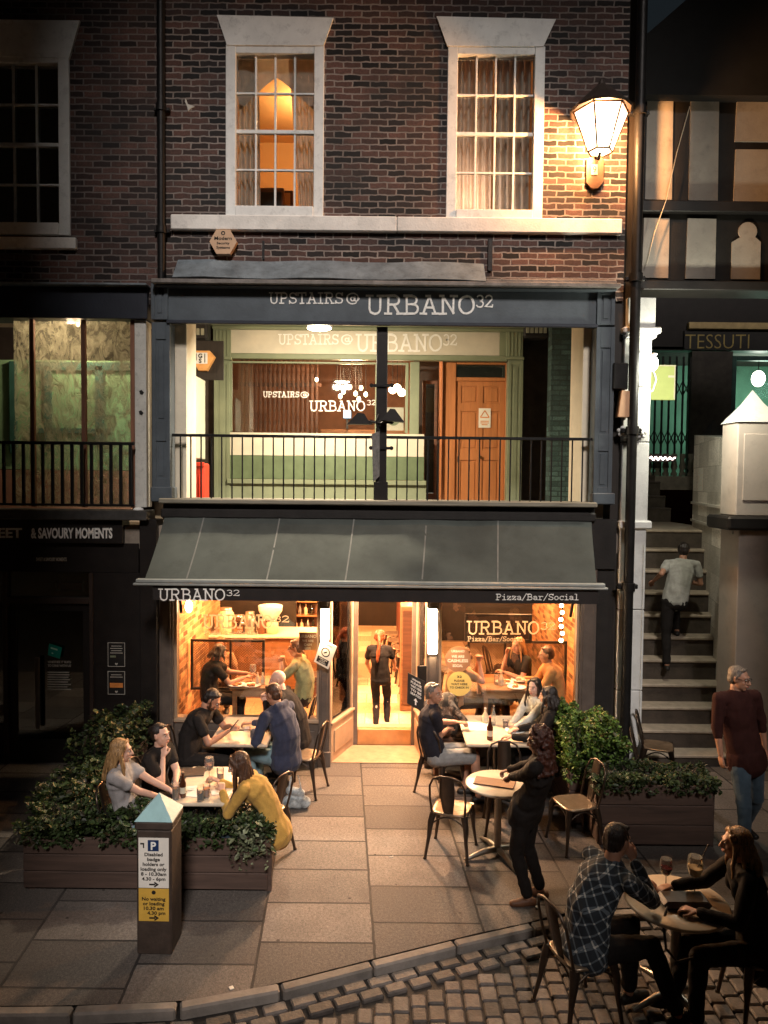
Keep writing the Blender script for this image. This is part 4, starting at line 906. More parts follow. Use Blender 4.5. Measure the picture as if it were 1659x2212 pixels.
# recessed doorway, 0.8 m back, with splayed side lights
DYY = .80
jx0, jx1 = at(766, 1450, DYY).x, at(896, 1450, DYY).x
MB().box(jx0-.03, jx0+.045, DYY-.03, DYY+.08, 0, 2.62, .006).box(jx1-.045, jx1+.03, DYY-.03, DYY+.08, 0, 2.62, .006).build('door_frame', GF, gf)
def splay(xa, ya, xb, yb):
    a = Vector((xa, ya, 0)); b = Vector((xb, yb, 0)); d = (b-a); L = d.length; d.normalize(); q = Vector((-d.y, d.x, 0))
    M = Matrix(((d.x, q.x, 0, a.x), (d.y, q.y, 0, a.y), (0, 0, 1, 0), (0,0,0,1)))
    MB().box(0, L, -.03, .05, 0, .5, .006, M).box(.08, L-.08, -.045, -.031, .12, .42, .012, M).box(.08, L-.08, .051, .065, .12, .42, .012, M).box(-.0, L, -.05, .07, .501, .54, .008, M).build('stall_riser', GFL, gf)
    w_ = MB().box(0, .05, -.02, .04, .54, 2.6, .004, M).box(L-.05, L, -.02, .04, .54, 2.6, .004, M).build('side_light', GFL, gf)
    MB().box(.05, L-.05, .005, .011, .54, 2.6, 0, M).build('pane', GLASS, w_)
splay(at(712,1450,.1).x, .1, jx0-.03, DYY); splay(jx1+.03, DYY, at(922,1450,.1).x, .1)
MB().box(jx0+.045, jx1-.045, DYY-.02, DYY+.20, 0, FZ-.004, .008).build('threshold_step', mat('orange_step_board', (.42,.20,.075), .5, var=.2, scale=6), gf)
MB().box(jx0-.1, jx1+.1, .16, DYY+.1, 2.56, 2.618).build('porch_ceiling', GFL, gf)
MB().box(at(700,1640,0).x+.06, at(935,1640,0).x-.06, .1, DYY-.05, .003, .012, .002).build('porch_tiles', mat('porch_tile', (.36,.23,.14), .6, var=.2, scale=9), gf)
# tube lights on the posts
EM_T = emit('tube_glow', (1.0,.70,.40), 120.0)
for px0, px1, lab in ((692,711,'tall glowing box lamp on the post left of the doorway'), (924,945,'tall glowing box lamp on the post right of the doorway')):
    q = rect(px0, 1316, px1, 1384 if px0 < 800 else 1412, -.06)
    o = thing('box_lamp', lab, 'wall lamp', ((q[0]+q[1])/2, -.035, q[2])); MB().box(q[0]+.008, q[1]-.008, -.085, -.05, q[2], q[3], .01).build('diffuser', EM_T, o)
    MB().box(q[0]-.004, q[1]+.004, -.05, -.034, q[2]-.03, q[3]+.03, .005).box(q[0]-.004, q[1]+.004, -.088, -.05, q[3]+.002, q[3]+.03, .004).build('casing', CHROME, o)
# poster, sandwich board, door decals
for px_ in (701, 934):
    ld = bpy.data.lights.new('box_lamp_light', 'AREA'); ld.shape = 'RECTANGLE'; ld.size = .12; ld.size_y = .4; ld.energy = 3; ld.color = (1.0,.66,.38); lo = bpy.data.objects.new('box_lamp_light', ld); COL.objects.link(lo); lo.location = (at(px_,1360,-.1).x, -.11, at(px_,1360,-.1).z); lo.rotation_euler = (R(55), 0, 0)
pl_ = thing('added_porch_lamp', 'round downlight added out of sight in the doorway ceiling lighting the step and paving', 'lamp', (at(830,1300,.4).x, .3, 2.5)); xp = at(830,1300,.4).x  # unseen lamp added for the warm pool on the paving
MB().lathe([(.11,0),(.12,.02),(.12,.05)], (xp,.3,2.50), 20).build('casing', CHROME, pl_); MB().lathe([(.09,-.004),(.09,-.001)], (xp,.3,2.5), 20).build('diffuser', emit('added_porch_glow', (1,.72,.45), 12), pl_)
ld = bpy.data.lights.new('added_porch_light', 'AREA'); ld.shape = 'DISK'; ld.size = .18; ld.energy = 115; ld.color = (1.0,.58,.32); lo = bpy.data.objects.new('added_porch_light', ld); COL.objects.link(lo); lo.parent = pl_; lo.location = (0,0,-.02); lo.rotation_euler = (R(-14), 0, 0)
def sign_plane(name, label, cat, pts, Y, th, m):
    P = [at(a, b, Y) for a, b in pts]; o = thing(name, label, cat, (sum(p.x for p in P)/4, Y+th, min(p.z for p in P)))
    MB().prism([(p.x, p.z) for p in P], th, (0, Y+th, 0)).build('board', m, o); return o, P
PAPER = mat('cream_paper', (.78,.70,.56), .6, var=.06)
o, P = sign_plane('tilted_poster', 'tilted cream poster with a circle emblem on the left doorway post', 'poster', [(678,1429),(709,1446),(728,1397),(695,1380)], -.13, .008, PAPER)
uu = (P[1]-P[0]).normalized(); vv = (P[3]-P[0]).normalized(); W_ = (P[1]-P[0]).length; H_ = (P[3]-P[0]).length; t = MB(); o0 = P[0]+Vector((0,-.0005,0))
t.prism([(W_*.12,H_*.08),(W_*.88,H_*.08),(W_*.88,H_*.32),(W_*.12,H_*.32)], .002, o0, uu, vv)
n=20
for k in range(n):
    a0_, a1_ = 2*math.pi*k/n, 2*math.pi*(k+1)/n; c0, c1 = W_*.5, H_*.58; ra, rb = W_*.28, W_*.22
    t.prism([(c0+ra*math.cos(a0_), c1+ra*math.sin(a0_)), (c0+ra*math.cos(a1_), c1+ra*math.sin(a1_)), (c0+rb*math.cos(a1_), c1+rb*math.sin(a1_)), (c0+rb*math.cos(a0_), c1+rb*math.sin(a0_))], .002, o0, uu, vv)
sans(t, 'URBANO', H_*.07, o0+uu*W_*.5+vv*H_*.86, uu, vv, depth=.002, align='CENTER', bold=.02)
t.prism([(W_*.42,H_*.50),(W_*.60,H_*.60),(W_*.56,H_*.64),(W_*.38,H_*.54)], .0026, o0, uu, vv)
t.build('printing', ALT, o)
t = MB()
for k in range(3): sans(t, ['PLEASE WEAR', 'A FACE', 'COVERING'][k], H_*.045, o0+uu*W_*.5+vv*H_*(.25-.07*k)+Vector((0,-.0025,0)), uu, vv, depth=.001, align='CENTER', bold=.02)
t.build('lettering', PAPER, o)
CHALK = mat('chalkboard', (.02,.019,.018), .6, var=.3)
o, P = sign_plane('door_chalkboard', 'black lettered board hanging at the right side of the doorway', 'sign', [(879,1519),(916,1540),(918,1472),(881,1453)], -.05, .02, CHALK)
uu = (P[1]-P[0]).normalized(); vv = (P[3]-P[0]).normalized(); W_ = (P[1]-P[0]).length; H_ = (P[3]-P[0]).length; t = MB(); o0 = P[0]+Vector((0,-.0005,0))
for k, s_ in enumerate(['URBANO', 'PLEASE', 'WAIT HERE', 'TO BE', 'SEATED']): sans(t, s_, H_*(.075 if k else .06), o0+uu*W_*.5+vv*H_*(.86-.12*k), uu, vv, depth=.002, align='CENTER', width=W_*(.62 if k else .5), bold=.02)
t.prism([(W_*.46,H_*.10),(W_*.54,H_*.10),(W_*.54,H_*.22),(W_*.62,H_*.22),(W_*.5,H_*.32),(W_*.38,H_*.22),(W_*.46,H_*.22)], .002, o0, uu, vv)
t.build('lettering', LETTER, o); MB().box(P[2].x-.1, P[2].x+.02, -.04, -.02, P[2].z-.1, P[2].z+.2, .004).build('bracket', IRON, o)
def disc_sign(label, px, py, rpx, Y, m, lines, tm):
    c = at(px, py, Y); r = rpx/FF*(Y+9.5); o = thing('window_sticker', label, 'sticker', c)
    MB().prism([(r*math.cos(R(a)), r*math.sin(R(a))) for a in range(0, 360, 12)], .004, (c.x, Y, c.z)).build('disc', m, o)
    t = MB()
    for s_, dz, h, wd in lines: sans(t, s_, r*h, (c.x, Y-.004, c.z+dz*r), align='CENTER', width=wd*r*2, bold=.02, depth=.002)
    t.build('lettering', tm, o)
disc_sign('brown round window sticker with pale lettering above the yellow one', 989, 1424, 28, .07, mat('brown_vinyl', (.30,.14,.07), .5, var=.08), [('URBANO', .55, .18, .5), ('WE ARE', .12, .22, .5), ('CASHLESS', -.22, .24, .8), ('SOCIAL', -.6, .2, .4)], PAPER)
disc_sign('yellow round window sticker asking guests to wait, below the brown one', 992, 1477, 27, .066, mat('yellow_vinyl', (.80,.55,.16), .5, var=.05), [('32', .5, .18, .2), ('PLEASE', .18, .17, .42), ('WAIT HERE', -.10, .17, .66), ('TO CHECK IN', -.38, .17, .76)], ALT)
o = None
t = thing('window_menu', 'small brown menu card stuck inside the left window', 'menu', at(652, 1400, .09)); q = rect(646, 1366, 684, 1404, .09)
MB().box(q[0], q[1], .09, .094, q[2], q[3]).build('card', mat('brown_vinyl', (.30,.14,.07)), t); l = MB(); sans(l, 'URBANO', .04, ((q[0]+q[1])/2, .09, q[3]-.07), align='CENTER', bold=.02); 
for k in range(3): sans(l, ['WE ARE','CASH','LESS'][k], .03, ((q[0]+q[1])/2, .09, q[3]-.125-.05*k), align='CENTER', bold=.02)
l.build('lettering', PAPER, t)

# ------------------------------------------------------------------ dining room behind
ROOMW = brickmat('restaurant_brick', (.22,.09,.035), (.55,.27,.12), (.42,.27,.14), bw=.23, bh=.08, bump=.6, stain=(.25,.10,.04), dark=.4)
rx0, rx1, RY1, RZ1 = BX0+.10, BX1-.12, 8.5, 2.60
xL_, xR_ = at(712,1450,.1).x, at(922,1450,.1).x
fl_ = MB().quad((rx0,.2,FZ),(xL_,.2,FZ),(xL_,RY1,FZ),(rx0,RY1,FZ)).quad((xR_,.2,FZ),(rx1,.2,FZ),(rx1,RY1,FZ),(xR_,RY1,FZ)).quad((xL_,DYY+.06,FZ),(xR_,DYY+.06,FZ),(xR_,RY1,FZ),(xL_,RY1,FZ)).add([(xL_,.2,FZ),(jx0-.03,DYY+.06,FZ),(xL_,DYY+.06,FZ)],[(0,1,2)]).add([(xR_,.2,FZ),(xR_,DYY+.06,FZ),(jx1+.03,DYY+.06,FZ)],[(0,1,2)]).build('dining_floor', brickmat('floor_tiles', (.50,.35,.22), (.60,.45,.31), (.30,.2,.13), bw=.5, bh=.5, ms=.008, bump=.1, dark=.9, stain=(.4,.28,.16)), kind='structure')
mb = MB(); mb.quad((rx0,.25,0),(rx0,RY1,0),(rx0,RY1,RZ1),(rx0,.25,RZ1)).quad((rx1,RY1,0),(rx1,.25,0),(rx1,.25,RZ1),(rx1,RY1,RZ1)).quad((rx0,RY1,0),(rx1,RY1,0),(rx1,RY1,RZ1),(rx0,RY1,RZ1))
mb.build('dining_wall', ROOMW, kind='structure')
MB().quad((rx0,RY1,RZ1),(rx1,RY1,RZ1),(rx1,.12,RZ1),(rx0,.12,RZ1)).build('dining_ceiling', CREAMW, kind='structure')
for k, (x_, y_) in enumerate([(-2.1,1.3),(-1.2,2.9),(0.2,1.9),(0.4,4.3),(2.0,1.2),(1.5,3.2),(-2.2,4.6),(-.4,6.6)]):  # unseen lamps added to light the dining room
    o = thing('added_ceiling_lamp', 'warm ceiling lamp added over the dining room, hidden mostly by the awning valance', 'lamp', (x_, y_, RZ1-.12), group='warm dining room ceiling lamps')
    MB().lathe([(.0,-.02),(.10,-.02),(.13,.06),(.05,.11)], (x_, y_, RZ1-.11), 16).build('lamp_shade', BLACKP, o)
    ld = bpy.data.lights.new('added_ceiling_light', 'POINT'); ld.energy = 150; ld.color = (1.0,.46,.18); ld.shadow_soft_size = .09
    lo = bpy.data.objects.new('added_ceiling_light', ld); COL.objects.link(lo); lo.parent = o; lo.location = (0,0,-.14)
    MB().ball((x_, y_, RZ1-.17), .045, 12).build('bulb', emit('bulb_glow', (1,.66,.36), 8, trans=.5), o)
# string of bulbs in the right window and hanging bulb in the left
EMB = emit('festoon_glow', (1.0,.72,.42), 16)
for k in range(6):
    c = at(1213+2*math.sin(k*2), 1308+15*k, .25); o = thing('festoon_bulb', 'small round bulb in the string hanging beside the right window edge', 'bulb', c, group='string of bulbs in the right window'); MB().ball(c, .028, 10).build('bulb', EMB, o)
    MB().cyl(c+Vector((0,0,.02)), c+Vector((0,0,.07)), .012, n=8).build('cap', IRON, o)
c = at(408, 1310, .3); o = thing('hanging_bulb', 'bright bare bulb hanging in the top left corner of the left window', 'bulb', c); MB().ball(c, (.05,.05,.085), 12).build('bulb', EMB, o); MB().cyl(c+Vector((0,0,.07)), (c.x, c.y, RZ1), .008, n=6).build('flex', IRON, o)
# steel mesh partitions
MESHM, n_, out_ = newmat('diamond_mesh'); L_ = n_.links.new
uv_ = N(n_, 'ShaderNodeUVMap'); sx_ = N(n_, 'ShaderNodeSeparateXYZ'); L_(uv_.outputs[0], sx_.inputs[0])
def _wv(sign):
    a = N(n_, 'ShaderNodeMath', operation='MULTIPLY_ADD'); a.inputs[1].default_value = sign*1.6; L_(sx_.outputs[1], a.inputs[0]); L_(sx_.outputs[0], a.inputs[2])
    b = N(n_, 'ShaderNodeMath', operation='MULTIPLY'); b.inputs[1].default_value = 26.0; L_(a.outputs[0], b.inputs[0]); f_ = N(n_, 'ShaderNodeMath', operation='FRACT'); L_(b.outputs[0], f_.inputs[0])
    g_ = N(n_, 'ShaderNodeMath', operation='LESS_THAN'); g_.inputs[1].default_value = .28; L_(f_.outputs[0], g_.inputs[0]); return g_
g1, g2 = _wv(1), _wv(-1); mxn = N(n_, 'ShaderNodeMath', operation='MAXIMUM'); L_(g1.outputs[0], mxn.inputs[0]); L_(g2.outputs[0], mxn.inputs[1])
pr_ = N(n_, 'ShaderNodeBsdfPrincipled', i_Roughness=.5, i_Metallic=.5); pr_.inputs['Base Color'].default_value = (.06,.03,.02,1); tt_ = N(n_, 'ShaderNodeBsdfTransparent'); ms_ = N(n_, 'ShaderNodeMixShader')
L_(mxn.outputs[0], ms_.inputs[0]); L_(tt_.outputs[0], ms_.inputs[1]); L_(pr_.outputs[0], ms_.inputs[2]); L_(ms_.outputs[0], out_.inputs[0])
def meshscreen(label, pts, Y, divs=()):
    x0, x1, z0, z1 = rect(*pts, Y); o = thing('mesh_partition', label, 'partition', ((x0+x1)/2, Y, z0)); f = MB(); b = .035
    f.box(x0, x1, Y-.02, Y+.02, z1-b, z1, .004).box(x0, x1, Y-.02, Y+.02, z0, z0+b, .004).box(x0, x0+b, Y-.02, Y+.02, z0+b, z1-b, .004).box(x1-b, x1, Y-.02, Y+.02, z0+b, z1-b, .004)
    for d in divs: xx = at(d, 1450, Y).x; f.box(xx-.015, xx+.015, Y-.018, Y+.018, z0+b, z1-b, .003)
    f.build('frame', BLACKP, o); MB().box(x0+b, x1-b, Y-.002, Y+.002, z0+b, z1-b).build('mesh', MESHM, o)
meshscreen('black framed mesh partition behind the left window table', (412, 1381, 572, 1490), .95, (498,))
meshscreen('black framed mesh partition behind the right window table', (1009, 1384, 1224, 1500), 1.35, (1090,))
meshscreen('small black framed mesh screen hung high behind the right window lettering', (1004, 1326, 1148, 1386), 1.1)
dk_ = thing('dark_panelling', 'dark wood panelling behind the counter jars in the left window', 'panelling', (-2, 3.2, 1.6)); q = rect(430, 1296, 640, 1372, 3.0); MB().box(q[0]-.6, q[1], 3.0, 3.06, q[2]-.1, 2.59, .004).build('panel', BLACKW, dk_)
dk_ = thing('dark_panelling', 'dark wood panelling high behind the right window lettering', 'panelling', (2, 3.2, 1.6)); q = rect(945, 1296, 1150, 1372, 2.9); MB().box(q[0], q[1], 2.9, 2.96, q[2]-.1, 2.59, .004).build('panel', BLACKW, dk_)
for k in range(4): zz = 1.75+.2*k; MB().box(q[0], q[1], 2.87, 2.899, zz, zz+.05, .004).build('batten', OAKW, dk_)
# bar counter with jars and bottles on the left, shelving at the back
bc = thing('serving_counter', 'long pale topped serving counter across the back of the left window', 'counter', (-1.2, 2.6, FZ))
q = rect(580, 1374, 700, 1500, 2.2); MB().box(q[0]-1.1, q[1]-.05, 2.2, 2.9, FZ, q[3]-.04, .01).build('front', OAKW, bc); MB().box(q[0]-1.15, q[1], 2.15, 2.95, q[3]-.038, q[3], .01).build('top', CREAM, bc)
zc_ = q[3]
JAR = mat('cream_jar', (.72,.58,.38), .35, var=.08); AMB = glass('amber_glass', (.75,.45,.18), .3); 
jars = [(488,.13,.42,JAR,'large cream storage jar'),(515,.11,.3,AMB,'amber glass jar'),(540,.10,.36,STEEL,'steel canister'),(566,.09,.24,WALNUT,'dark wooden pepper mill'),(588,.10,.22,JAR,'small cream tub'),(452,.08,.3,AMB,'tall amber bottle')]
for k, (px, r, h, m_, lab) in enumerate(jars):
    x_ = at(px, 1360, 2.4).x; o = thing('counter_jar', lab + ' on the serving counter behind the left window', 'jar', (x_, 2.4, zc_))
    MB().lathe([(r*.8,0),(r,.03),(r,h*.75),(r*.7,h*.88),(r*.7,h*.9)], (x_, 2.4, zc_), 16).build('jar', m_, o); MB().lathe([(r*.75,h*.9),(r*.75,h*.97),(r*.2,h)], (x_, 2.4, zc_), 16).build('lid', STEEL, o)
fn = thing('grinder_funnel', 'white funnel shaped hopper above the counter jars', 'hopper', at(584,1330,2.5)); c = at(584, 1330, 2.5)
MB().lathe([(.04,-.16),(.06,-.14),(.19,.08),(.2,.16),(.19,.17)], c, 18).build('hopper', WHITEP, fn); MB().lathe([(.09,-.4),(.09,-.2),(.05,-.16)], c, 14).build('stem', STEEL, fn)
def shelf(label, pts, Y, rows, seed, bottles=True):
    x0, x1, z0, z1 = rect(*pts, Y); o = thing('shelf_unit', label, 'shelf', ((x0+x1)/2, Y, z0)); rr = random.Random(seed)
    MB().box(x0, x1, Y+.25, Y+.29, z0, z1, .004).build('back_board', WALNUT, o)
    for k in range(rows+1):
        zz = z0+(z1-z0)*k/rows; MB().box(x0, x1, Y, Y+.249, zz-.012, zz+.012, .004).build('shelf_board', OAKW, o)
        if k == rows: continue
        xx = x0+.08
        while xx < x1-.06:
            h = min((z1-z0)/rows-.06, rr.uniform(.16,.28)); r = rr.uniform(.03,.042); m_ = rr.choice([AMB, JAR, WALNUT, STEEL, glass('green_glass', (.3,.5,.25), .3)])
            b = thing('bottle', 'bottle standing on the ' + label.split(' with ')[0], 'bottle', (xx, Y+.1, zz+.012), group='bottles on the ' + label.split(' with ')[0])
            MB().lathe([(r*.9,0),(r,.02),(r,h*.55),(r*.35,h*.75),(r*.33,h)], (xx, Y+.1, zz+.012), 10).build('glass_body', m_, b); xx += rr.uniform(.09,.14)
    return o
shelf('back shelves by the doorway with bottles', (716, 1310, 768, 1560), 3.4, 6, 3); shelf('high shelves above the left counter with bottles', (600, 1300, 690, 1362), 3.6, 2, 5)
shelf('low shelf unit right of the doorway with bottles', (902, 1300, 925, 1500), 2.6, 5, 9)
dk = thing('doorway_cupboard', 'plain wooden cupboard just inside the doorway on the right', 'cupboard', (at(880,1400,1.6).x, 1.6, FZ)); iw = thing('inner_partition', 'dark red wooden partition running back inside the doorway on the right', 'partition', (at(872,1400,2.2).x, 3.5, FZ)); xi = at(868, 1400, 2.1).x; MB().box(xi, xi+.08, 2.1, 7.0, FZ, RZ1-.003, .01).build('boards', mat('oxblood_wood', (.10,.028,.016), .5, var=.3), iw)
MB().box(-1.2, 1.6, RY1-.3, RY1-.25, FZ, RZ1-.003).build('back_panel', BLACKW, iw)
q = rect(866, 1310, 900, 1400, 1.6)
MB().box(q[0], q[1]+.15, 1.6, 2.0, FZ, q[3], .01).build('carcass', OAKW, dk); MB().box(q[0]+.03, q[1]+.1, 1.58, 1.599, FZ+.1, q[3]-.06, .008).build('door', WALNUT, dk)
# ================================================================== LEFT NEIGHBOUR: gallery and shop
lg_ = thing('left_gallery_front', 'dark blue gallery front wrapped in clear plastic sheeting, left of the restaurant', 'shopfront', (LX1-1.5, 0, 3))
q = rect(-250, 618, 318, 686, -.06); MB().box(-7.0, q[1], -.06, .3, q[2], q[3], .006).build('fascia_board', NAVY2, lg_); zf = q[2]
MB().box(-7.0, q[1]+.02, -.16, .28, q[3]+.002, q[3]+.03, .006).build('flashing', LEAD, lg_)
wp = thing('white_gallery_post', 'chipped white painted post at the right end of the sheeted gallery', 'post', (at(303,900,.0).x, 0, 3.3))
q = rect(291, 690, 316, 1096, .0); MB().box(q[0], q[1], .0, .22, q[2], zf-.003, .006).build('shaft', mat('chipped_white', (.62,.61,.56), .6, var=.12, dirt=.45, scale=6), wp)
MB().ball((at(300,1101,-.03).x, -.05, at(300,1101,-.03).z), (.07,.05,.035), 12).build('foot_cap', WHITEP, wp)
for px, py in ((306,848),(305,892)): c = at(px, py, -.0); MB().prism([(-.03,.02),(.0,.035),(.03,.0),(.01,-.03),(-.02,-.02)], .003, (c.x, -.001, c.z)).build('chip', BLACKP, wp)
# plastic sheeting: crumpled translucent film on timber studs
PL, n_, out_ = newmat('plastic_sheeting'); L_ = n_.links.new
pr_ = N(n_, 'ShaderNodeBsdfPrincipled', i_Roughness=.15); pr_.inputs['Base Color'].default_value = (.42,.36,.27,1)
tc_ = N(n_, 'ShaderNodeTexCoord'); mp_ = N(n_, 'ShaderNodeMapping'); mp_.inputs['Scale'].default_value = (3,3,1.6); mp_.inputs['Rotation'].default_value = (0,.5,0); L_(tc_.outputs['Object'], mp_.inputs[0])
nz_ = N(n_, 'ShaderNodeTexNoise', i_Scale=2.2, i_Detail=7.0, i_Roughness=.7, i_Distortion=1.8); L_(mp_.outputs[0], nz_.inputs['Vector'])
bp_ = N(n_, 'ShaderNodeBump', i_Strength=1.0, i_Distance=.5); L_(nz_.outputs['Fac'], bp_.inputs['Height']); L_(bp_.outputs[0], pr_.inputs['Normal'])
tt_ = N(n_, 'ShaderNodeBsdfTransparent'); tt_.inputs[0].default_value = (.9,.9,.85,1); rp_ = ramp(n_, [(.38,(.22,.22,.22)),(.60,(.9,.9,.9))]); L_(nz_.outputs['Fac'], rp_.inputs['Fac'])
ms_ = N(n_, 'ShaderNodeMixShader'); tl_ = N(n_, 'ShaderNodeBsdfTranslucent'); tl_.inputs[0].default_value = (.50,.50,.36,1); L_(bp_.outputs[0], tl_.inputs['Normal']); m0_ = N(n_, 'ShaderNodeMixShader'); m0_.inputs[0].default_value = .45; L_(pr_.outputs[0], m0_.inputs[1]); L_(tl_.outputs[0], m0_.inputs[2])
L_(rp_.outputs['Color'], ms_.inputs[0]); L_(tt_.outputs[0], ms_.inputs[1]); L_(m0_.outputs[0], ms_.inputs[2]); L_(ms_.outputs[0], out_.inputs[0])
zl0 = at(150, 1095, .1).z; STUD = woodmat('rough_stud', (.24,.11,.065), .8, 'z', .7, bump=.6)
ps = thing('plastic_sheet', 'crumpled clear plastic sheet stapled over timber studs behind the left railing', 'plastic sheet', (at(150,900,.12).x, .12, zl0))
mb = MB(); nx, nz = 80, 60; xA, xB = -4.8, at(290, 900, .1).x
vs = []
for j in range(nz+1):
    for i in range(nx+1):
        x = xA+(xB-xA)*i/nx; z = zl0+(zf-zl0)*j/nz
        k = mnoise.noise(Vector((x*2.3, z*1.7, 3)))*.05 + mnoise.noise(Vector((x*6+z*4, z*5, 7)))*.025
        vs.append((x, .12+k, z))
mb.add(vs, [(j*(nx+1)+i, j*(nx+1)+i+1, (j+1)*(nx+1)+i+1, (j+1)*(nx+1)+i) for j in range(nz) for i in range(nx)], True); mb.build('film', PL, ps)
for px in (70, 181, 287): x_ = at(px, 900, .03).x; MB().box(x_-.028, x_+.028, .02, .075, zl0, zf-.003, .004).build('stud', STUD, ps)
ll = thing('left_railing', 'black iron railing with square bars in front of the plastic sheeting', 'railing', (at(150,1000,-.1).x, -.1, zl0))
a = at(140, 957, -.1); MB().box(-5.0, at(290,957,-.1).x, -.125, -.08, a.z-.02, a.z+.02, .004).build('top_rail', IRON, ll)
MB().box(-5.0, at(290,957,-.1).x, -.12, -.085, zl0+.02, zl0+.05, .004).build('bottom_rail', IRON, ll)
px = 282
while px > -30: x_ = at(px, 1020, -.1).x; MB().box(x_-.02, x_+.02, -.115, -.09, zl0+.05, a.z-.02, .003).build('baluster', IRON, ll); px -= 21
# building works behind the film: pale green boards and frames, lit by the lamp added in the gallery
GB = mat('pale_green_board', (.24,.46,.26), .8, var=.2, scale=3); TEALW = mat('teal_frame', (.03,.12,.10), .7)
gbk = thing('green_boarding', 'pale green boarding with dark teal window frames behind the plastic sheet', 'boarding', (-3.4, 1.1, RZ))
MB().box(-6.5, at(284,900,1.1).x, 1.1, 1.14, RZ+.72, zf-.35, 0).build('board', GB, gbk)
MB().box(-6.5, at(284,900,1.1).x, 1.08, 1.12, RZ, RZ+.71, 0).build('base_board', mat('pink_board', (.38,.22,.16), .8, var=.2), gbk)
for r_ in ((60,782,290,800),(95,790,110,960),(205,790,222,960),(60,925,240,936),(20,780,34,980)):
    q = rect(*r_, 1.05); MB().box(q[0], q[1], 1.05, 1.098, max(q[2], RZ), q[3], .004).build('window_frame', TEALW, gbk)
MB().box(-8, LX1+.12, 3.55, 3.7, RZ, RC, 0).build('gallery_back_wall', DARKROOM, kind='structure')
# unseen lamp added in the sheeted gallery to light the film from inside
c = at(168, 700, .75); wl = thing('added_film_lamp', 'added lamp glowing behind the plastic sheet', 'lamp', c)
MB().ball(c, (.03,.03,.04), 10).build('bulb', emit('added_film_bulb', (1,.72,.42), 2.5), wl); MB().cyl(c+Vector((0,0,.05)), (c.x, c.y, RC), .01, n=6).build('flex', IRON, wl)
ld = bpy.data.lights.new('added_film_light', 'POINT'); ld.energy = 32; ld.color = (1.0,.70,.44); ld.shadow_soft_size = .1
lo = bpy.data.objects.new('added_film_light', ld); COL.objects.link(lo); lo.parent = wl; lo.location = (0,-.1,-.12)

# dark shop below
ls = thing('dark_shopfront', 'near black closed shopfront with a lettered fascia, left of the restaurant', 'shopfront', (LX1-1.5, 0, 0))
xr_ = at(300, 1300, 0).x
q = rect(-200, 1100, 318, 1122, -.14); MB().box(-7, q[1], -.16, .2, q[2], q[3], .01).build('cornice', mat('dark_cornice', (.05,.048,.045), .6, var=.4, dirt=.3), ls); zco = q[2]
q = rect(-200, 1133, 265, 1172, -.06); MB().box(-7, q[1], -.07, .2, q[2], zco-.002, .004).build('fascia_board', BLACKW, ls)
lettering(ls, [(.035,'& SAVOURY MOMENTS',67,1140,1162,243,-.074),(.035,'EET',-4,1140,1161,48,-.074)], LETTER)
q2 = rect(-200, 1172, 300, 1235, .0); MB().box(-7, xr_, .0, .2, q2[2], q[2]-.002, .004).build('header', BLACKW, ls)
lettering(ls, [(.02,'SWEET & SAVOURY MOMENTS',78,1204,1212,144,-.004)], mat('dim_lettering', (.42,.36,.28), .6, bump=0))
dz = q2[2]
MB().box(at(200,1400,0).x, xr_+.12, -.0, .2, 0, dz-.003, .006).build('pier', BLACKW, ls)
MB().box(at(302,1300,-.05).x, at(340,1300,-.05).x, -.06, .25, 0, 3.2, .008).build('end_pilaster', BLACKW, ls)
q = rect(20, 1250, 196, 1600, .02)
MB().box(q[0]-.06, q[0], -.03, .1, 0, dz-.004, .006).box(q[1], q[1]+.05, -.03, .1, 0, dz-.004, .006).box(q[0], q[1], -.028, .1, q[3]-.32, q[3]-.24, .006).build('door_frame', mat('dark_brown_trim', (.035,.022,.017), .5), ls)
dd = MB().box(q[0]+.002, q[0]+.1, .02, .06, .0, q[3]-.322, .004).box(q[1]-.1, q[1]-.002, .02, .06, 0, q[3]-.322, .004).box(q[0]+.1, q[1]-.1, .021, .06, 0, .3, .004).box(q[0]+.1, q[1]-.1, .021, .06, q[3]-.42, q[3]-.322, .004).build('door', BLACKW, ls)
MB().box(q[0]+.1, q[1]-.1, .035, .041, .3, q[3]-.42).build('pane', GLASSD, dd); MB().box(q[0], q[1], .03, .036, q[3]-.24, dz-.006).build('fanlight', GLASSD, ls)
c = at(80, 1420, -.04); MB().box(c.x-.03, c.x+.03, -.05, -.02, at(80,1575,-.04).z, at(80,1420,-.04).z, .01).build('door_handle', mat('dull_handle', (.12,.10,.08), .4, metal=.4), dd)
MB().box(-7, q[0]-.06, .05, .1, .5, dz-.004).build('display_pane', GLASSD, ls); MB().box(-7, q[0]-.06, .0, .2, 0, .5, .004).build('stall_riser', BLACKW, ls)
MB().box(-7.2, xr_+.1, 1.4, 1.45, 0, 3.0).build('dark_shop_wall', DARKROOM, kind='structure')
c = at(155, 1266, .5); o = thing('blind_roller', 'dull orange roller with metal ends behind the dark door fanlight', 'roller', c)
MB().cyl((at(127,1266,.5).x,.5,c.z), (at(181,1266,.5).x,.5,c.z), .045, n=12).build('roller', mat('dull_orange', (.45,.14,.05), .6), o)
for px in (126, 183): x_ = at(px,1266,.5).x; MB().cyl((x_-.012,.5,c.z), (x_+.012,.5,c.z), .07, n=12).build('end_cap', STEEL, o)
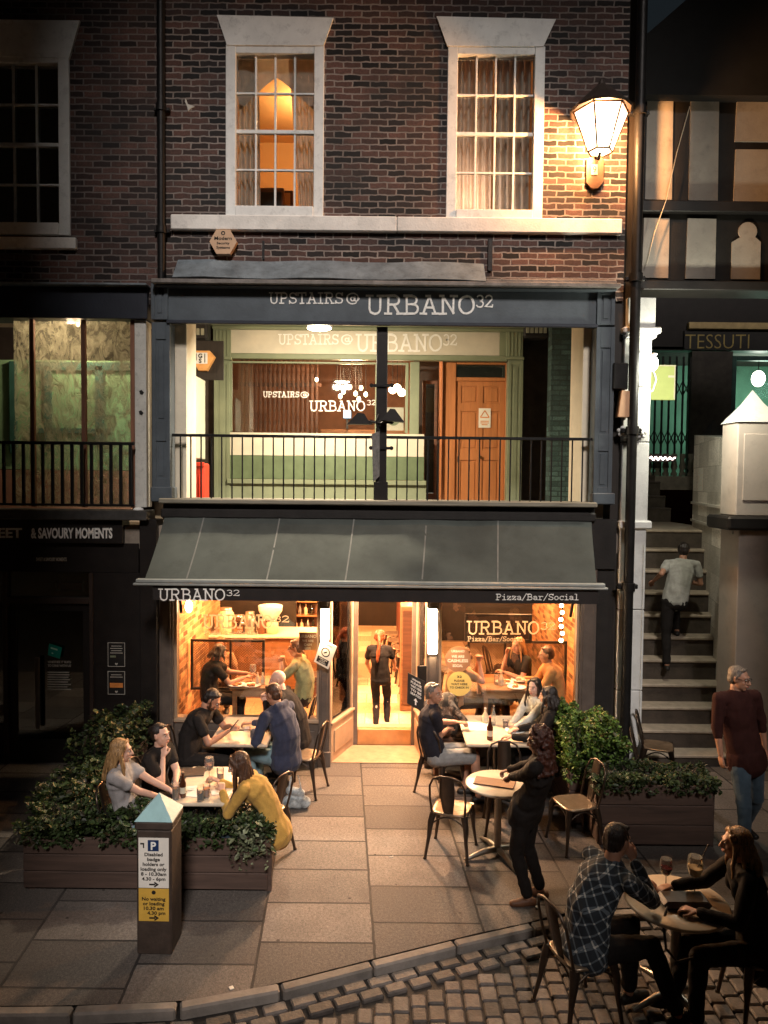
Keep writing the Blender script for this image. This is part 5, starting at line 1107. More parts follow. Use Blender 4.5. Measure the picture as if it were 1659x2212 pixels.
# cards and notices on the dark shop
def plaque(name, label, pts, Y, m, rim=None):
    P = [at(a, b, Y) for a, b in pts]; o = thing(name, label, 'notice', (sum(p.x for p in P)/4, Y+.006, min(p.z for p in P))); MB().prism([(p.x,p.z) for p in P], .006, (0,Y+.006,0)).build('card', m, o)
    return o, P
TEAL = mat('teal_card', (.0,.22,.16), .5, var=.1)
o, P = plaque('teal_card', 'tilted teal card stuck on the dark shop door', [(103,1415),(129,1423),(134,1399),(106,1390)], -.01, TEAL)
uu = (P[1]-P[0]).normalized(); vv = (P[3]-P[0]).normalized(); t = MB(); o0 = P[0]+Vector((0,-.001,0)); t.prism([(.03,.095),(.12,.095),(.12,.115),(.03,.115)], .002, o0, uu, vv).prism([(.05,.035),(.07,.035),(.07,.05),(.05,.05)], .002, o0, uu, vv); t.build('printing', mat('mint_print', (.45,.7,.55), .6, bump=0), o)
DIMW = mat('dim_white_print', (.5,.46,.40), .6, bump=0)
o = thing('door_lettering', 'small pale opening notice lettered on the dark shop door', 'notice', at(118,1440,.019)); t = MB()
for k, s_ in enumerate(['WHETHER IT SUITS', 'TO DINE WITH US']): a = at(103, 1432+8*k, .019); sans(t, s_, .03, a, width=.30, bold=.02)
for k in range(8): a = at(103, 1452+5.2*k, .019); t.box(a.x, a.x+.28+.03*math.sin(k*3), .015, .019, a.z-.006, a.z+.006)
t.build('lettering', DIMW, o)
for lab, y0_, y1_, m_ in (('black framed notice with a heart, upper of two right of the dark door', 1388, 1440, None), ('black framed notice with an orange band, lower of two right of the dark door', 1450, 1500, OR)):
    q = rect(233, y0_, 270, y1_, -.012); o = thing('framed_notice', lab, 'notice', ((q[0]+q[1])/2, -.01, q[2]))
    MB().box(q[0], q[1], -.012, -.002, q[2], q[3], .002).build('card', BLACKP, o); t = MB(); e = .006
    t.box(q[0], q[1], -.016, -.0125, q[3]-e, q[3]).box(q[0], q[1], -.016, -.0125, q[2], q[2]+e).box(q[0], q[0]+e, -.016, -.0125, q[2]+e, q[3]-e).box(q[1]-e, q[1], -.016, -.0125, q[2]+e, q[3]-e)
    W_ = q[1]-q[0]; cx_ = (q[0]+q[1])/2
    for k in range(4 if m_ is None else 2): t.box(cx_-W_*(.3+.06*(k%2)), cx_+W_*(.3+.06*(k%2)), -.016, -.0125, q[3]-.05-.03*k, q[3]-.042-.03*k)
    hz = q[2]+.035
    t.prism([(0,-.018),(.018,.002),(.014,.014),(.0,.008),(-.014,.014),(-.018,.002)], .004, (cx_, -.0125, hz)); t.build('printing', DIMW, o)
    if m_: MB().box(cx_-W_*.38, cx_+W_*.38, -.0165, -.0125, q[2]+.09, q[2]+.15).build('orange_band', OR, o)
    else: MB().box(cx_-W_*.36, cx_-W_*.04, -.0165, -.0125, q[2]+.12, q[2]+.145).build('green_label', GREENP, o)
q = rect(-10, 1524, 13, 1546, .03); o = thing('window_label', 'small pale square label with a crossed circle at the left window edge', 'label', (q[0], .03, q[2])); MB().box(q[0], q[1], .03, .036, q[2], q[3]).build('card', mat('dusky_card', (.22,.16,.13), .6), o)

# ================================================================== RIGHT SIDE: timber framed house, white column, stairs
PANEL = mat('plaster_infill', (.36,.325,.28), .75, var=.14, scale=2.2, dirt=.3, bump=.25)
tf = thing('timber_framed_house', 'black and white timber framed house front in shade at the far right', 'building', (4.4, .3, 3))
TY = .30
TX0 = at(1352, 400, 0).x
zt_f = at(1500, 612, TY).z
MB().box(TX0+.04, 9.0, TY, TY+.4, zt_f, at(1500,150,TY).z).build('frame', mat('black_framing', (.014,.012,.010), .6, var=.3, bump=.3), tf)
def infill(P):
    p = [at(a, b, TY-.012) for a, b in P]; MB().prism([(q.x, q.z) for q in p], .02, (0, TY+.0, 0)).build('infill_panel', PANEL, tf)
for r_ in ((1395,431,1454,210),(1489,433,1553,213),(1589,306,1700,216),(1586,436,1700,323),(1388,600,1446,471),(1482,602,1547,472)):
    x0_, y1_, x1_, y0_ = r_; infill([(x0_-2, y1_), (x1_-3, y1_+1), (x1_, y0_+1), (x0_+3, y0_)])
infill([(1579,603),(1641,604),(1643,523)] + [(1615+20*math.cos(R(a)), 500-20*math.sin(R(a))) for a in range(-38,220,16)] + [(1581,523)])
zr = at(1500, 612, TY).z
MB().box(TX0+.05, 9, TY-.14, TY+.3, zr-.12, zr-.002, .01).build('bressumer', BLACKP, tf)
MB().box(TX0+.05, 9, TY-.10, TY-.001, at(1500,436,TY).z-.02-.14, at(1500,436,TY).z-.02, .01).build('mid_rail', BLACKP, tf)
# overhanging gable roof
GY = .12; ga = [at(1484, -2, GY), at(1357, 108, GY)]
mb = MB(); e0 = at(1357,108,GY); e1 = at(1484,-2,GY); d_ = (e1-e0).normalized(); e2 = e0 + d_*5
mb.add([e0, e2, Vector((9,GY,e2.z)), Vector((9,GY,at(1500,204,GY).z)), Vector((e0.x,GY,at(1380,204,GY).z))]+[Vector((p[0], .8, p[2])) for p in (e0, e2, (9,GY,e2.z), (9,GY,at(1500,204,GY).z), (e0.x,GY,at(1380,204,GY).z))], [(4,3,2,1,0),(5,6,7,8,9),(0,1,6,5),(1,2,7,6),(2,3,8,7),(3,4,9,8),(4,0,5,9)])
mb.build('gable', mat('gable_tar', (.006,.006,.006), .9), tf)
# corner board + soil pipe right of the brick
xq0, xq1 = at(1353, 420, .02).x, at(1376, 420, .02).x
cbd = thing('corner_boards', 'tall black boarding closing the gap beside the brick front', 'boarding', ((xq0+xq1)/2, .05, 0)); MB().box(BX1-.10, at(1372,420,.02).x+.06, .034, .5, 0, 11.4, .006).build('boards', TIMBER, cbd)
dpx = at(1384, 250, -.2).x
dp = thing('downpipe', 'full height black downpipe running down the white column', 'pipe', (dpx, -.2, 0))
MB().cyl((dpx, -.17, .0), (dpx, -.17, 11.4), .062, n=16).build('pipe', IRON, dp)
for pyc in (600, 930, 1268, 240): zz = at(1370, pyc, -.17).z; MB().cyl((dpx,-.17,zz-.05),(dpx,-.17,zz+.05),.082,n=16).box(dpx-.13,dpx+.13,-.15,-.08,zz-.03,zz+.03,.01).build('collar', IRON, dp)
# white column
wc = thing('white_column', 'tall white stone column behind the black downpipe with carved rosettes', 'column', (at(1372,1000,.0).x, .1, 0))
cx0_, cx1_ = at(1341, 1100, -.05).x, at(1401, 1100, -.05).x
zcap = at(1375, 730, -.08).z; zbase = at(1370, 1135, -.08).z; ztop_ = at(1375, 642, -.05).z
WST = mat('white_column_stone', (.66,.66,.64), .7, var=.14, scale=2.2, dirt=.25, bump=.3)
mb = MB(); zc2 = [0, 1.05, 2.1, zbase]
for a, b in zip(zc2[:-1], zc2[1:]): mb.box(cx0_, cx1_-.02, -.05, .4, a+.004, b-.004, .01)
zs = [zbase+.002, 4.25, 4.95, zcap]
for a, b in zip(zs[:-1], zs[1:]): mb.box(cx0_, cx1_-.01, -.05, .4, a+.004, b-.004, .01)
mb.box(cx0_+.03, cx1_+.03, -.05, .4, zcap+.14, ztop_, .01).build('shaft', WST, wc)
MB().box(cx0_-.03, cx1_+.09, -.10, .4, zcap+.06, zcap+.139, .015).box(cx0_, cx1_+.04, -.08, .4, zcap+.001, zcap+.059, .015).build('capital', WST, wc)
MB().box(cx0_-.02, cx1_+.04, -.09, .4, zbase-.05, zbase+.06, .02).build('band', WST, wc)
for px, py in ((1345,932),(1345,1268),(1386,936)):
    c = at(px, py, -.1); mb = MB(); mb.ball(c, (.03,.03,.03), 8)
    for k in range(5): a_ = R(72*k+18); mb.ball(c+Vector((math.cos(a_)*.045, .015, math.sin(a_)*.045)), (.028,.02,.028), 8)
    mb.build('rosette', WST, wc)
MB().box(cx0_+.30, cx1_-.05, -.066, -.051, .4, zbase-.25, .008).build('sunk_panel', WST, wc)
bs_ = thing('wall_box', 'pale orange tapered box fixed on the white column beside the downpipe', 'wall box', at(1348,870,-.1)); P = [at(*p, -.2) for p in ((1336,900),(1364,901),(1364,845),(1344,843))]
MB().prism([(p.x,p.z) for p in P], .14, (0,-.06,0)).build('cover', mat('orange_box_paint', (.55,.33,.20), .6, var=.1), bs_); q = rect(1322, 785, 1354, 842, -.1); MB().box(q[0], q[1], -.16, .0, q[2], q[3], .01).build('junction_box', IRON, bs_)

# ---- stairs up to the gallery level
STAIRM = mat('stair_stone', (.075,.058,.045), .8, var=.3, scale=6, bump=.4, dirt=.3); NOSE = mat('pale_nosing', (.42,.34,.26), .7, var=.2, scale=9, bump=.3)  # treads set paler than the risers
edges = [1629, 1576, 1526, 1477, 1424, 1375, 1327, 1279, 1232, 1186]
stt = thing('stone_steps', 'stone steps with pale treads climbing between the white column and the white wall', 'steps', (3.2, .2, 0))
sxl = at(1385, 1400, .4).x; sxr = 5.6; zprev = 0.0; D0 = 9.62; prev_y = None; st_z = []
for k, py in enumerate(edges):
    Dk = D0 + .24*k; zz = at(1450, py, Dk-9.5).z; st_z.append((Dk-9.5, zz))
st_z.append((D0+.24*10-9.5+.0, at(1450, 1144, D0+2.4-9.5).z))
for k, (yy, zz) in enumerate(st_z):
    y2 = st_z[k+1][0] if k+1 < len(st_z) else yy+2.4
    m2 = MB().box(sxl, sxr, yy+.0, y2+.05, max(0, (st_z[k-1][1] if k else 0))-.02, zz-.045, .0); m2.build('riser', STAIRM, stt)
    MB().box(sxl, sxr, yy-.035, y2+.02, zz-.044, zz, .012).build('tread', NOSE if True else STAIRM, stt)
YL, ZL = st_z[-1][0]+2.4, st_z[-1][1]
for k, py in enumerate((1097, 1071, 1040, 1027)):
    yy = YL + .3*k; zz = at(1450, py, yy).z
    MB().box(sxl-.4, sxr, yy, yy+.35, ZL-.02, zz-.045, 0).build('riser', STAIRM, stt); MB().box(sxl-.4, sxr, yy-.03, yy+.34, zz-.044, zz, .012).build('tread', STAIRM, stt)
YT, ZT = YL+.9, zz
MB().box(sxl-1, 9, YT+.35, YT+6, ZT-.3, ZT-.01, 0).build('upper_walk', _M['gallery_flags'], kind='structure')
MB().box(sxl-.02, sxl+.0, .0, .01, 0, .01)
MB().box(sxl-.25, sxl-.003, .42, 12, 0, 6.0, 0).build('passage_wall', STUCCO, kind='structure')
# white flank wall of the stairs, stepping back, with obelisk pier
fw = thing('stair_parapet', 'cream rendered parapet wall beside the steps with an obelisk topped pier', 'wall', (at(1600,1300,.4).x, .4, 0))
# polygon corners in plan: near right front, runs back along the stairs
xa1 = at(1592, 1050, .1).x; xa2 = at(1512, 1120, 3.2).x
def slabwall(pts, x0b, z_of, name, m):
    pass
mb = MB(); NN = 10; lo, hi = [], []
ztop_near = at(1590, 1140, .1).z; 
prof = []
for k in range(NN+1):
    v = k/NN; y = .12+3.4*v; x = xa1+(xa2-xa1)*v*1.0
    prof.append((x, y))
zt_near, zt_far = at(1560, 950, .15).z, at(1530, 940, 3.5).z
vs = []
for (x, y) in prof:
    zz = zt_near+(zt_far-zt_near)*((y-.12)/3.4); vs += [(x, y, 0), (x, y, zz), (x+1.6, y, zz), (x+1.6, y, 0)]
fs = []
for k in range(NN): a = 4*k; b = a+4; fs += [(b+0,b+1,a+1,a+0), (a+1,b+1,b+2,a+2), (a+2,b+2,b+3,a+3)]
fs += [(0,1,2,3), (4*NN+3,4*NN+2,4*NN+1,4*NN)]
mb.add(vs, fs); mb.build('flank', brickmat('ashlar_render', (.76,.71,.62), (.80,.75,.67), (.58,.54,.46), bw=.85, bh=.40, ms=.006, bump=.25, dark=.9, stain=(.30,.27,.22), wob=.003), fw)
# moulded string courses along the flank
for zz in (at(1560,1150,.2).z, at(1560,1100,.2).z):
    mb = MB()
    for k in range(NN): (x0,y0),(x1,y1) = prof[k], prof[k+1]; d = Vector((x1-x0,y1-y0,0)); L = d.length; d.normalize(); M = Matrix(((d.x,-d.y,0,x0),(d.y,d.x,0,y0),(0,0,1,0),(0,0,0,1))); mb.box(0, L, -.0, .03, zz-.02, zz+.02, .0, M)
    mb.build('string_course', STUCCO, fw)
# near pier
PRM = mat('pinkish_render', (.62,.53,.46), .75, var=.1, scale=2, dirt=.2)
q = rect(1588, 1145, 1700, 1600, .0); MB().box(q[0], q[1]+1, -.02, .5, 0, q[3], .01).build('pier_base', PRM, fw)
q = rect(1572, 1116, 1700, 1146, -.12); MB().box(q[0], q[1]+1, -.14, .52, q[2], q[3], .03).build('pier_cornice', BLACKP, fw); zq = q[3]
q = rect(1590, 912, 1664, 1116, .02); MB().box(q[0], q[1]+.12, .0, .44, zq+.002, q[3], .012).box(q[0]+.08, q[1]+.04, -.012, -.001, zq+.2, q[3]-.15, .01).build('pier_shaft', PRM, fw)
xa_, xb_ = q[0]-.02, q[1]+.14; za_ = q[3]; zb3 = at(1625, 842, .2).z
mb = MB(); mb.add([(xa_,-.02,za_+.002),(xb_,-.02,za_+.002),(xb_,.46,za_+.002),(xa_,.46,za_+.002),((xa_+xb_)/2-.1,.12,zb3-.18),((xa_+xb_)/2+.1,.12,zb3-.18),((xa_+xb_)/2+.1,.32,zb3-.18),((xa_+xb_)/2-.1,.32,zb3-.18),((xa_+xb_)/2,.22,zb3)], [(0,1,5,4),(1,2,6,5),(2,3,7,6),(3,0,4,7),(4,5,8),(5,6,8),(6,7,8),(7,4,8),(3,2,1,0)])
mb.build('obelisk_cap', WST, fw)
np_ = thing('dark_newel', 'small dark pointed newel post at the top of the steps', 'post', at(1541,1090,3.6)); q = rect(1527, 950, 1557, 1095, 3.6)
MB().box(q[0], q[1], 3.5, 3.85, q[2]-.3, q[3], .01).build('shaft', BLACKP, np_); MB().box(q[0]-.04, q[1]+.04, 3.46, 3.89, q[3]+.002, q[3]+.1, .01).build('cap', BLACKP, np_)
xm2 = (q[0]+q[1])/2; mb = MB(); z_ = q[3]+.102; mb.add([(q[0],3.5,z_),(q[1],3.5,z_),(q[1],3.85,z_),(q[0],3.85,z_),(xm2,3.67,at(1541,905,3.6).z)], [(0,1,4),(1,2,4),(2,3,4),(3,0,4),(3,2,1,0)]); mb.build('pyramid_top', BLACKP, np_)
# far shop on the upper walk
SY = YT+2.2
sh = thing('dress_shop', 'dark shopfront with gold lettering at the head of the steps', 'shopfront', (at(1560,900,SY).x, SY, ZT))
xq = at(1385, 900, SY).x
MB().box(xq, 11, SY, SY+.3, at(1500,757,SY).z, 8.2).build('upper_front', BLACKW, sh)
q = rect(1478, 715, 1720, 757, SY-.06); MB().box(q[0], q[1], SY-.07, SY-.003, q[2], q[3], .006).build('fascia', BLACKP, sh)
q = rect(1488, 697, 1720, 711, SY-.12); MB().box(q[0], q[1], SY-.14, SY-.003, q[2], q[3], .006).build('gold_trim', mat('tan_trim', (.36,.26,.12), .5), sh)
lettering(sh, [(-.012,'TESSUTI',1480,720,753,1618,SY-.074)], GOLD)
MB().box(at(1490,900,SY).x, at(1578,900,SY).x, SY-.04, SY+.2, ZT, at(1500,759,SY).z, .004).build('pier', mat('brown_black', (.045,.037,.030), .7, var=.3), sh)
f = MB(); q = rect(1578, 770, 1720, 955, SY); f.box(q[0], q[0]+.1, SY-.05, SY+.1, ZT, q[3], .01).box(q[0]+.1, q[1], SY-.05, SY+.1, q[3]-.1, q[3], .01); wn = f.build('window', mat('dark_teal_paint', (.03,.07,.06), .5), sh)
MB().box(q[0]+.1, q[1], SY+.02, SY+.026, ZT, q[3]-.1).build('pane', GLASS, wn)
TSH = mat('shop_interior', (.14,.26,.19), .8, var=.25, scale=1.5)
mb = MB(); mb.quad((xq,SY+2.4,ZT),(11,SY+2.4,ZT),(11,SY+2.4,8.2),(xq,SY+2.4,8.2)).quad((11,SY+.3,ZT),(11,SY+2.4,ZT),(11,SY+2.4,8.2),(11,SY+.3,8.2)).quad((xq,SY+2.4,ZT),(xq,SY+.3,ZT),(xq,SY+.3,8.2),(xq,SY+2.4,8.2))
mb.build('shop_room_wall', TSH, kind='structure')
MB().box(xq, 11, SY+.0, SY+2.4, at(1500,757,SY).z+.02, at(1500,757,SY).z+.08).build('shop_ceiling', DARKROOM, kind='structure')
sl_ = thing('shop_globe_reflection', 'glowing globe standing for a lamp reflection in the green lit shop window at the far right', 'lamp', at(1638,816,SY+1)); c = at(1638, 818, SY+1.0); MB().ball(c, (.16,.16,.2), 14).build('globe', emit('cool_globe', (1,.88,.78), 5), sl_)  # glowing ball stands for a lamp reflected in the shop window
MB().cyl(c+Vector((0,0,.18)), c+Vector((0,0,.9)), .012, n=6).build('rod', IRON, sl_)
ld = bpy.data.lights.new('shop_globe_light', 'POINT'); ld.energy = 60; ld.color = (.62,1.0,.80); ld.shadow_soft_size = .2; lo = bpy.data.objects.new('shop_globe_light', ld); COL.objects.link(lo); lo.parent = sl_; lo.location = (0,-.3,-.35)
# folding trellis gate
tg = thing('trellis_gate', 'black folding lattice gate behind the green poster', 'gate', at(1450,1000,SY-.2)); mb = MB(); q = rect(1400, 770, 1489, 985, SY-.2)
x = q[0]; k = 0
for k in range(7): xx = q[0]+(q[1]-q[0])*k/6; mb.box(xx-.02, xx+.02, SY-.22, SY-.18, ZT, q[3], .003)
mb.build('bar', BLACKP, tg)
for zz in (q[2]+.45, q[2]+1.6): 
    mb = MB()
    for k in range(6):
        xa_ = q[0]+(q[1]-q[0])*k/6; xb_ = q[0]+(q[1]-q[0])*(k+1)/6
        mb.tube([(xa_, SY-.23, zz-.18), (xb_, SY-.23, zz+.18)], .013, 6).tube([(xa_, SY-.16, zz+.18), (xb_, SY-.16, zz-.18)], .013, 6)
    mb.build('lattice', BLACKP, tg)
# turned balusters at the head of the stairs
bs2 = thing('stone_balustrade', 'row of squat turned balusters at the head of the steps', 'balustrade', at(1440,1025,YT+.6)); yb = YT+.6; zrl = at(1440, 980, yb).z
for k in range(6):
    x_ = at(1402+18*k, 1000, yb).x; h = max(.35, zrl-ZT)
    MB().lathe([(.07,0),(.07,.05),(.035,.1),(.075,h*.4),(.04,h*.75),(.06,h*.85),(.06,h)], (x_, yb, ZT), 10).build('baluster', mat('stone_baluster', (.20,.18,.14), .8), bs2)
# green poster on white column side, globe lamp
q = rect(1404, 788, 1459, 864, 1.2); gp = thing('green_poster', 'pale green poster board beside the glowing globe lamp', 'poster', (q[0], 1.2, q[2])); MB().box(q[0], q[1], 1.2, 1.23, q[2], q[3], .004).build('board', mat('lime_board', (.42,.48,.16), .6, var=.06), gp)
MB().box(q[0]+.0, q[1]-.0, 1.195, 1.199, q[3]-.02, q[3]-.005).box(q[1]-.02, q[1]-.005, 1.195, 1.199, q[2]+.01, q[3]-.02).box(q[0]+.26, q[0]+.36, 1.194, 1.199, (q[2]+q[3])/2+.07, (q[2]+q[3])/2+.1).build('border', CREAM, gp)
c = at(1411, 785, -.16); gl_ = thing('globe_wall_lamp', 'bright glowing globe lamp on a curved bracket beside the white column', 'wall lamp', c)
MB().ball(c, (.062,.062,.09), 14).build('globe', emit('column_globe', (.95,1.0,.86), 9), gl_); MB().tube([c-Vector((0,0,.09)), c+Vector((.04,0,-.2)), c+Vector((-.0,0,-.34)), c+Vector((-.16,0,-.4))], .012).ball(c+Vector((0,0,.11)), (.05,.05,.02), 8).build('bracket', WHITEP, gl_)
ld = bpy.data.lights.new('globe_lamp_light', 'POINT'); ld.energy = 62; ld.color = (1.0,.97,.78); ld.shadow_soft_size = .08; lo = bpy.data.objects.new('globe_lamp_light', ld); COL.objects.link(lo); lo.parent = gl_; lo.location = (.55,-.30,-.10)  # light set off the globe in open air to brighten the stair wall
# pink neon word
c = at(1404, 990, YT-.2); ne = thing('neon_word', 'small pink white neon script low behind the stair head', 'neon sign', c); P = []
for k in range(60):
    u = k/59; P.append(c+Vector((u*.52, 0, .035*math.sin(u*34)*(1-.5*u))))
MB().tube(P, .012, 6).build('tube', emit('neon_pink', (1,.78,.72), 5), ne); MB().box(c.x, c.x+.52, c.y+.02, c.y+.04, c.z-.07, c.z+.07).build('backing', BLACKP, ne)
# loose cable across the timber front
cb2 = thing('loose_cable', 'thin loose cable drooping across the timber framed front', 'cable', at(1440,400,.25)); MB().tube([at(1490,230,.2), at(1462,330,.2), at(1440,430,.2), at(1415,500,.2), at(1397,570,.2)], .006, 6).build('cable', CREAM, cb2)

# ================================================================== WALL LANTERN (main lamp)
LQ = Vector((at(1297, 300, -.42).x, -.42, at(1297, 300, -.42).z))
wlt = thing('wall_lantern', 'large glowing six sided lantern with dark hood on the brick wall by the right window', 'lantern', LQ)
zt2, zb2_ = at(1297, 243, -.42).z, at(1297, 328, -.42).z; rt, rb = .325, .145
def hexring(r, z, a0=0): return [(LQ.x+r*math.cos(R(60*k+a0)), LQ.y+r*math.sin(R(60*k+a0)), z) for k in range(6)]
A, B = hexring(rt, zt2), hexring(rb, zb2_)
g = MB(); g.add(A+B, [(k, 6+k, 6+(k+1)%6, (k+1)%6)[::-1] for k in range(6)]); g.add(B, [(0,1,2,3,4,5)])
g.build('lantern_glass', emit('lantern_glow', (1.0,.78,.50), 4.0, trans=.35), wlt)
f = MB()
for k in range(6): f.tube([A[k], B[k]], .011, 6); f.tube([A[k], A[(k+1)%6]], .013, 6); f.tube([B[k], B[(k+1)%6]], .012, 6)
f.build('cage', mat('bronze_cage', (.12,.06,.03), .4, metal=.6), wlt)
MB().lathe([(rt+.03, zt2-LQ.z+.0), (rt+.05, zt2-LQ.z+.02), (.22, zt2-LQ.z+.17), (.12, zt2-LQ.z+.26), (.05, zt2-LQ.z+.32), (.03, zt2-LQ.z+.38)], LQ, 12, smooth=False).build('hood', mat('lantern_hood', (.035,.025,.02), .5, metal=.4), wlt)
q = rect(1266, 338, 1303, 408, -.03); xm3 = (q[0]+q[1])/2
bk = [(q[0], q[3]-.05), (q[0]+.05, q[3]), (q[1]-.05, q[3]), (q[1], q[3]-.05), (q[1], q[2]+.08), (q[1]-.04, q[2]+.03), (q[1]-.07, q[2]), (q[0]+.07, q[2]), (q[0]+.04, q[2]+.03), (q[0], q[2]+.08)]
MB().prism(bk, .05, (0, .0, 0)).build('back_plate', mat('lantern_plate', (.09,.045,.025), .5, metal=.3), wlt)
MB().tube([(xm3, -.04, q[3]-.03), (xm3, -.16, q[3]+.0), (LQ.x, -.36, zb2_-.06), (LQ.x, LQ.y, zb2_-.0)], .018).build('bracket', IRON, wlt)
np2 = rect(1277, 355, 1291, 378, -.06); MB().box(np2[0], np2[1], -.062, -.0505, np2[2], np2[3], .003).build('number_plate', mat('cream_plate', (.75,.66,.42), .5), wlt)
t = MB(); sans(t, '9', (np2[3]-np2[2])*.62, ((np2[0]+np2[1])/2, -.062, np2[2]+.03), align='CENTER', bold=.01); t.build('number', ALT, wlt)
ld = bpy.data.lights.new('wall_lantern_light', 'POINT'); ld.energy = 480; ld.color = (1.0,.46,.16); ld.shadow_soft_size = .07
lo = bpy.data.objects.new('wall_lantern_light', ld); COL.objects.link(lo); lo.parent = wlt; lo.location = (0, 0, .06)
# ================================================================== FURNITURE
CHM = mat('gunmetal_chair', (.075,.055,.042), .34, metal=.75, var=.35, scale=6, bump=.2, bscale=30, spec=.5)
CHS = mat('worn_metal_seat', (.30,.22,.15), .30, metal=.6, var=.3, scale=9, bump=.2, bscale=30)
def make_chair(name, label, group):
    r = thing(name, label, 'chair', (0,0,0), group, local=True)
    # pressed seat plate: rounded square, slightly dished
    n = 28; mb = MB(); ring = []
    for sc_, z in ((1.0,.432),(1.02,.445),(.96,.455),(.80,.448),(.3,.444)):
        for k in range(n):
            a = 2*math.pi*k/n; c, s = math.cos(a), math.sin(a); p_ = 5.0; q = (abs(c)**p_+abs(s)**p_)**(-1/p_); ring.append((c*q*.182*sc_*(1.0+.05*s), s*q*.18*sc_, z))
    fs = [(i*n+k, i*n+(k+1)%n, (i+1)*n+(k+1)%n, (i+1)*n+k) for i in range(4) for k in range(n)] + [tuple(range(4*n, 5*n)), tuple(range(n))[::-1]]
    mb.add(ring, fs, True); mb.build('seat', CHS, r)
    for sx in (-1, 1):
        for sy in (-1, 1):
            t = (sx*.155, sy*.15, .44); b = (sx*.215, sy*(.235 if sy < 0 else .205), 0); m = ((t[0]*.45+b[0]*.55)+.0, t[1]*.45+b[1]*.55, .2)
            l = MB(); l.tube([t, (sx*.178, sy*.172, .34), m, b], [.036,.030,.019,.013], 8).cyl((b[0], b[1], 0), (b[0], b[1], .02), .019, n=8); l.build('leg', CHM, r)
    a = MB()   # arched aprons under the seat
    for sx, sy, ax in ((1,0,0),(-1,0,0),(0,1,1),(0,-1,1)):
        P = []
        for i in range(9):
            u = -1+2*i/8; z = .33+.085*(1-u*u)
            P.append((sx*.172, u*.158, z) if ax == 0 else (u*.165, sy*.165, z))
        a.tube(P, .0085, 6)
    a.build('apron', CHM, r)
    P = [(-.165,-.165,.44),(-.178,-.205,.60),(-.175,-.235,.74),(-.135,-.258,.825),(-.06,-.268,.856),(.06,-.268,.856),(.135,-.258,.825),(.175,-.235,.74),(.178,-.205,.60),(.165,-.165,.44)]
    MB().tube(P, .0115, 8).build('backrest_frame', CHM, r)
    s = MB(); vs = []
    for i in range(9):
        v = i/8; z = .445+.41*v; y = -.168-.098*v**.8; w_ = .045+.018*math.sin(v*3.14)+.022*v
        vs += [(-w_, y+.006, z), (0, y-.006, z), (w_, y+.006, z), (w_, y+.012, z), (0, y, z), (-w_, y+.012, z)]
    fs = []
    for i in range(8):
        for k in range(6): fs.append((i*6+k, i*6+(k+1)%6, (i+1)*6+(k+1)%6, (i+1)*6+k))
    s.add(vs, fs, True); s.build('splat', CHM, r)
    return r
chair0 = None
def chair(p, face, label):
    'p on the ground, face: direction (degrees, 0 = +x, 90 = away from the camera) the sitter looks'
    global chair0
    rz = R(face-90)
    if chair0 is None:
        chair0 = make_chair('metal_chair', label, 'metal cafe chairs on the pavement'); chair0.location = (p[0], p[1], p[2] if len(p) > 2 else 0); chair0.rotation_euler = (0,0,rz); return chair0
    return inst(chair0, (p[0], p[1], p[2] if len(p) > 2 else 0), rz, label)
MARB = mat('pale_table_top', (.60,.50,.38), .28, var=.14, scale=7, bump=.05, dirt=.1)
WTOP = woodmat('white_washed_top', (.56,.46,.35), .38, 'y', .6, var=.2)
TLEG = mat('dull_steel_leg', (.30,.27,.23), .35, metal=.8, var=.25)
def rect_table(label, x0, x1, y0, y1, z, m, z0=0.0, legs='ped'):
    o = thing('cafe_table', label, 'table', ((x0+x1)/2, (y0+y1)/2, z0)); MB().box(x0, x1, y0, y1, z-.035, z, .01).build('table_top', m, o)
    if legs == 'ped':
        for yy in ((y0*.75+y1*.25), (y0*.25+y1*.75)):
            mb = MB(); cx = (x0+x1)/2; mb.cyl((cx,yy,z0+.03),(cx,yy,z-.036),.032,n=12); mb.build('pedestal', TLEG, o)
            for k in range(4): a = R(45+90*k); MB().tube([(cx,yy,z0+.05),(cx+.15*math.cos(a),yy+.15*math.sin(a),z0+.045),(cx+.30*math.cos(a),yy+.30*math.sin(a),z0+.012)], [.025,.022,.014], 8).build('foot', TLEG, o)
    else:
        for xx in (x0+.06, x1-.06):
            for yy in (y0+.06, y1-.06): MB().box(xx-.028, xx+.028, yy-.028, yy+.028, z0, z-.036, .005).build('leg', OAKW, o)
        MB().box(x0+.04, x1-.04, y0+.03, y0+.055, z-.13, z-.036, .003).box(x0+.04, x1-.04, y1-.055, y1-.03, z-.13, z-.036, .003).build('apron', OAKW, o)
    return o
def round_table(label, c, r, z, m=MARB):
    o = thing('round_table', label, 'table', (c[0], c[1], 0)); MB().lathe([(r*.1,z-.03),(r-.012,z-.03),(r,z-.018),(r,z-.008),(r-.01,z),(r*.1,z)], (c[0],c[1],0), 48).build('table_top', m, o)
    MB().cyl((c[0],c[1],.05),(c[0],c[1],z-.031),.036,n=14).lathe([(.12,z-.05),(.12,z-.031)], (c[0],c[1],0), 16).build('column', TLEG, o)
    for k in range(4): a = R(20+90*k); MB().tube([(c[0],c[1],.07),(c[0]+.17*math.cos(a),c[1]+.17*math.sin(a),.06),(c[0]+.36*math.cos(a),c[1]+.36*math.sin(a),.014)], [.032,.028,.016], 8).build('foot', TLEG, o)
    return o
BOTG = mat('brown_bottle_glass', (.06,.018,.008), .12, var=.1, bump=0, spec=.6); WINE = mat('red_wine', (.10,.006,.01), .15, bump=0); BEER = mat('amber_beer', (.55,.22,.03), .2, bump=0)
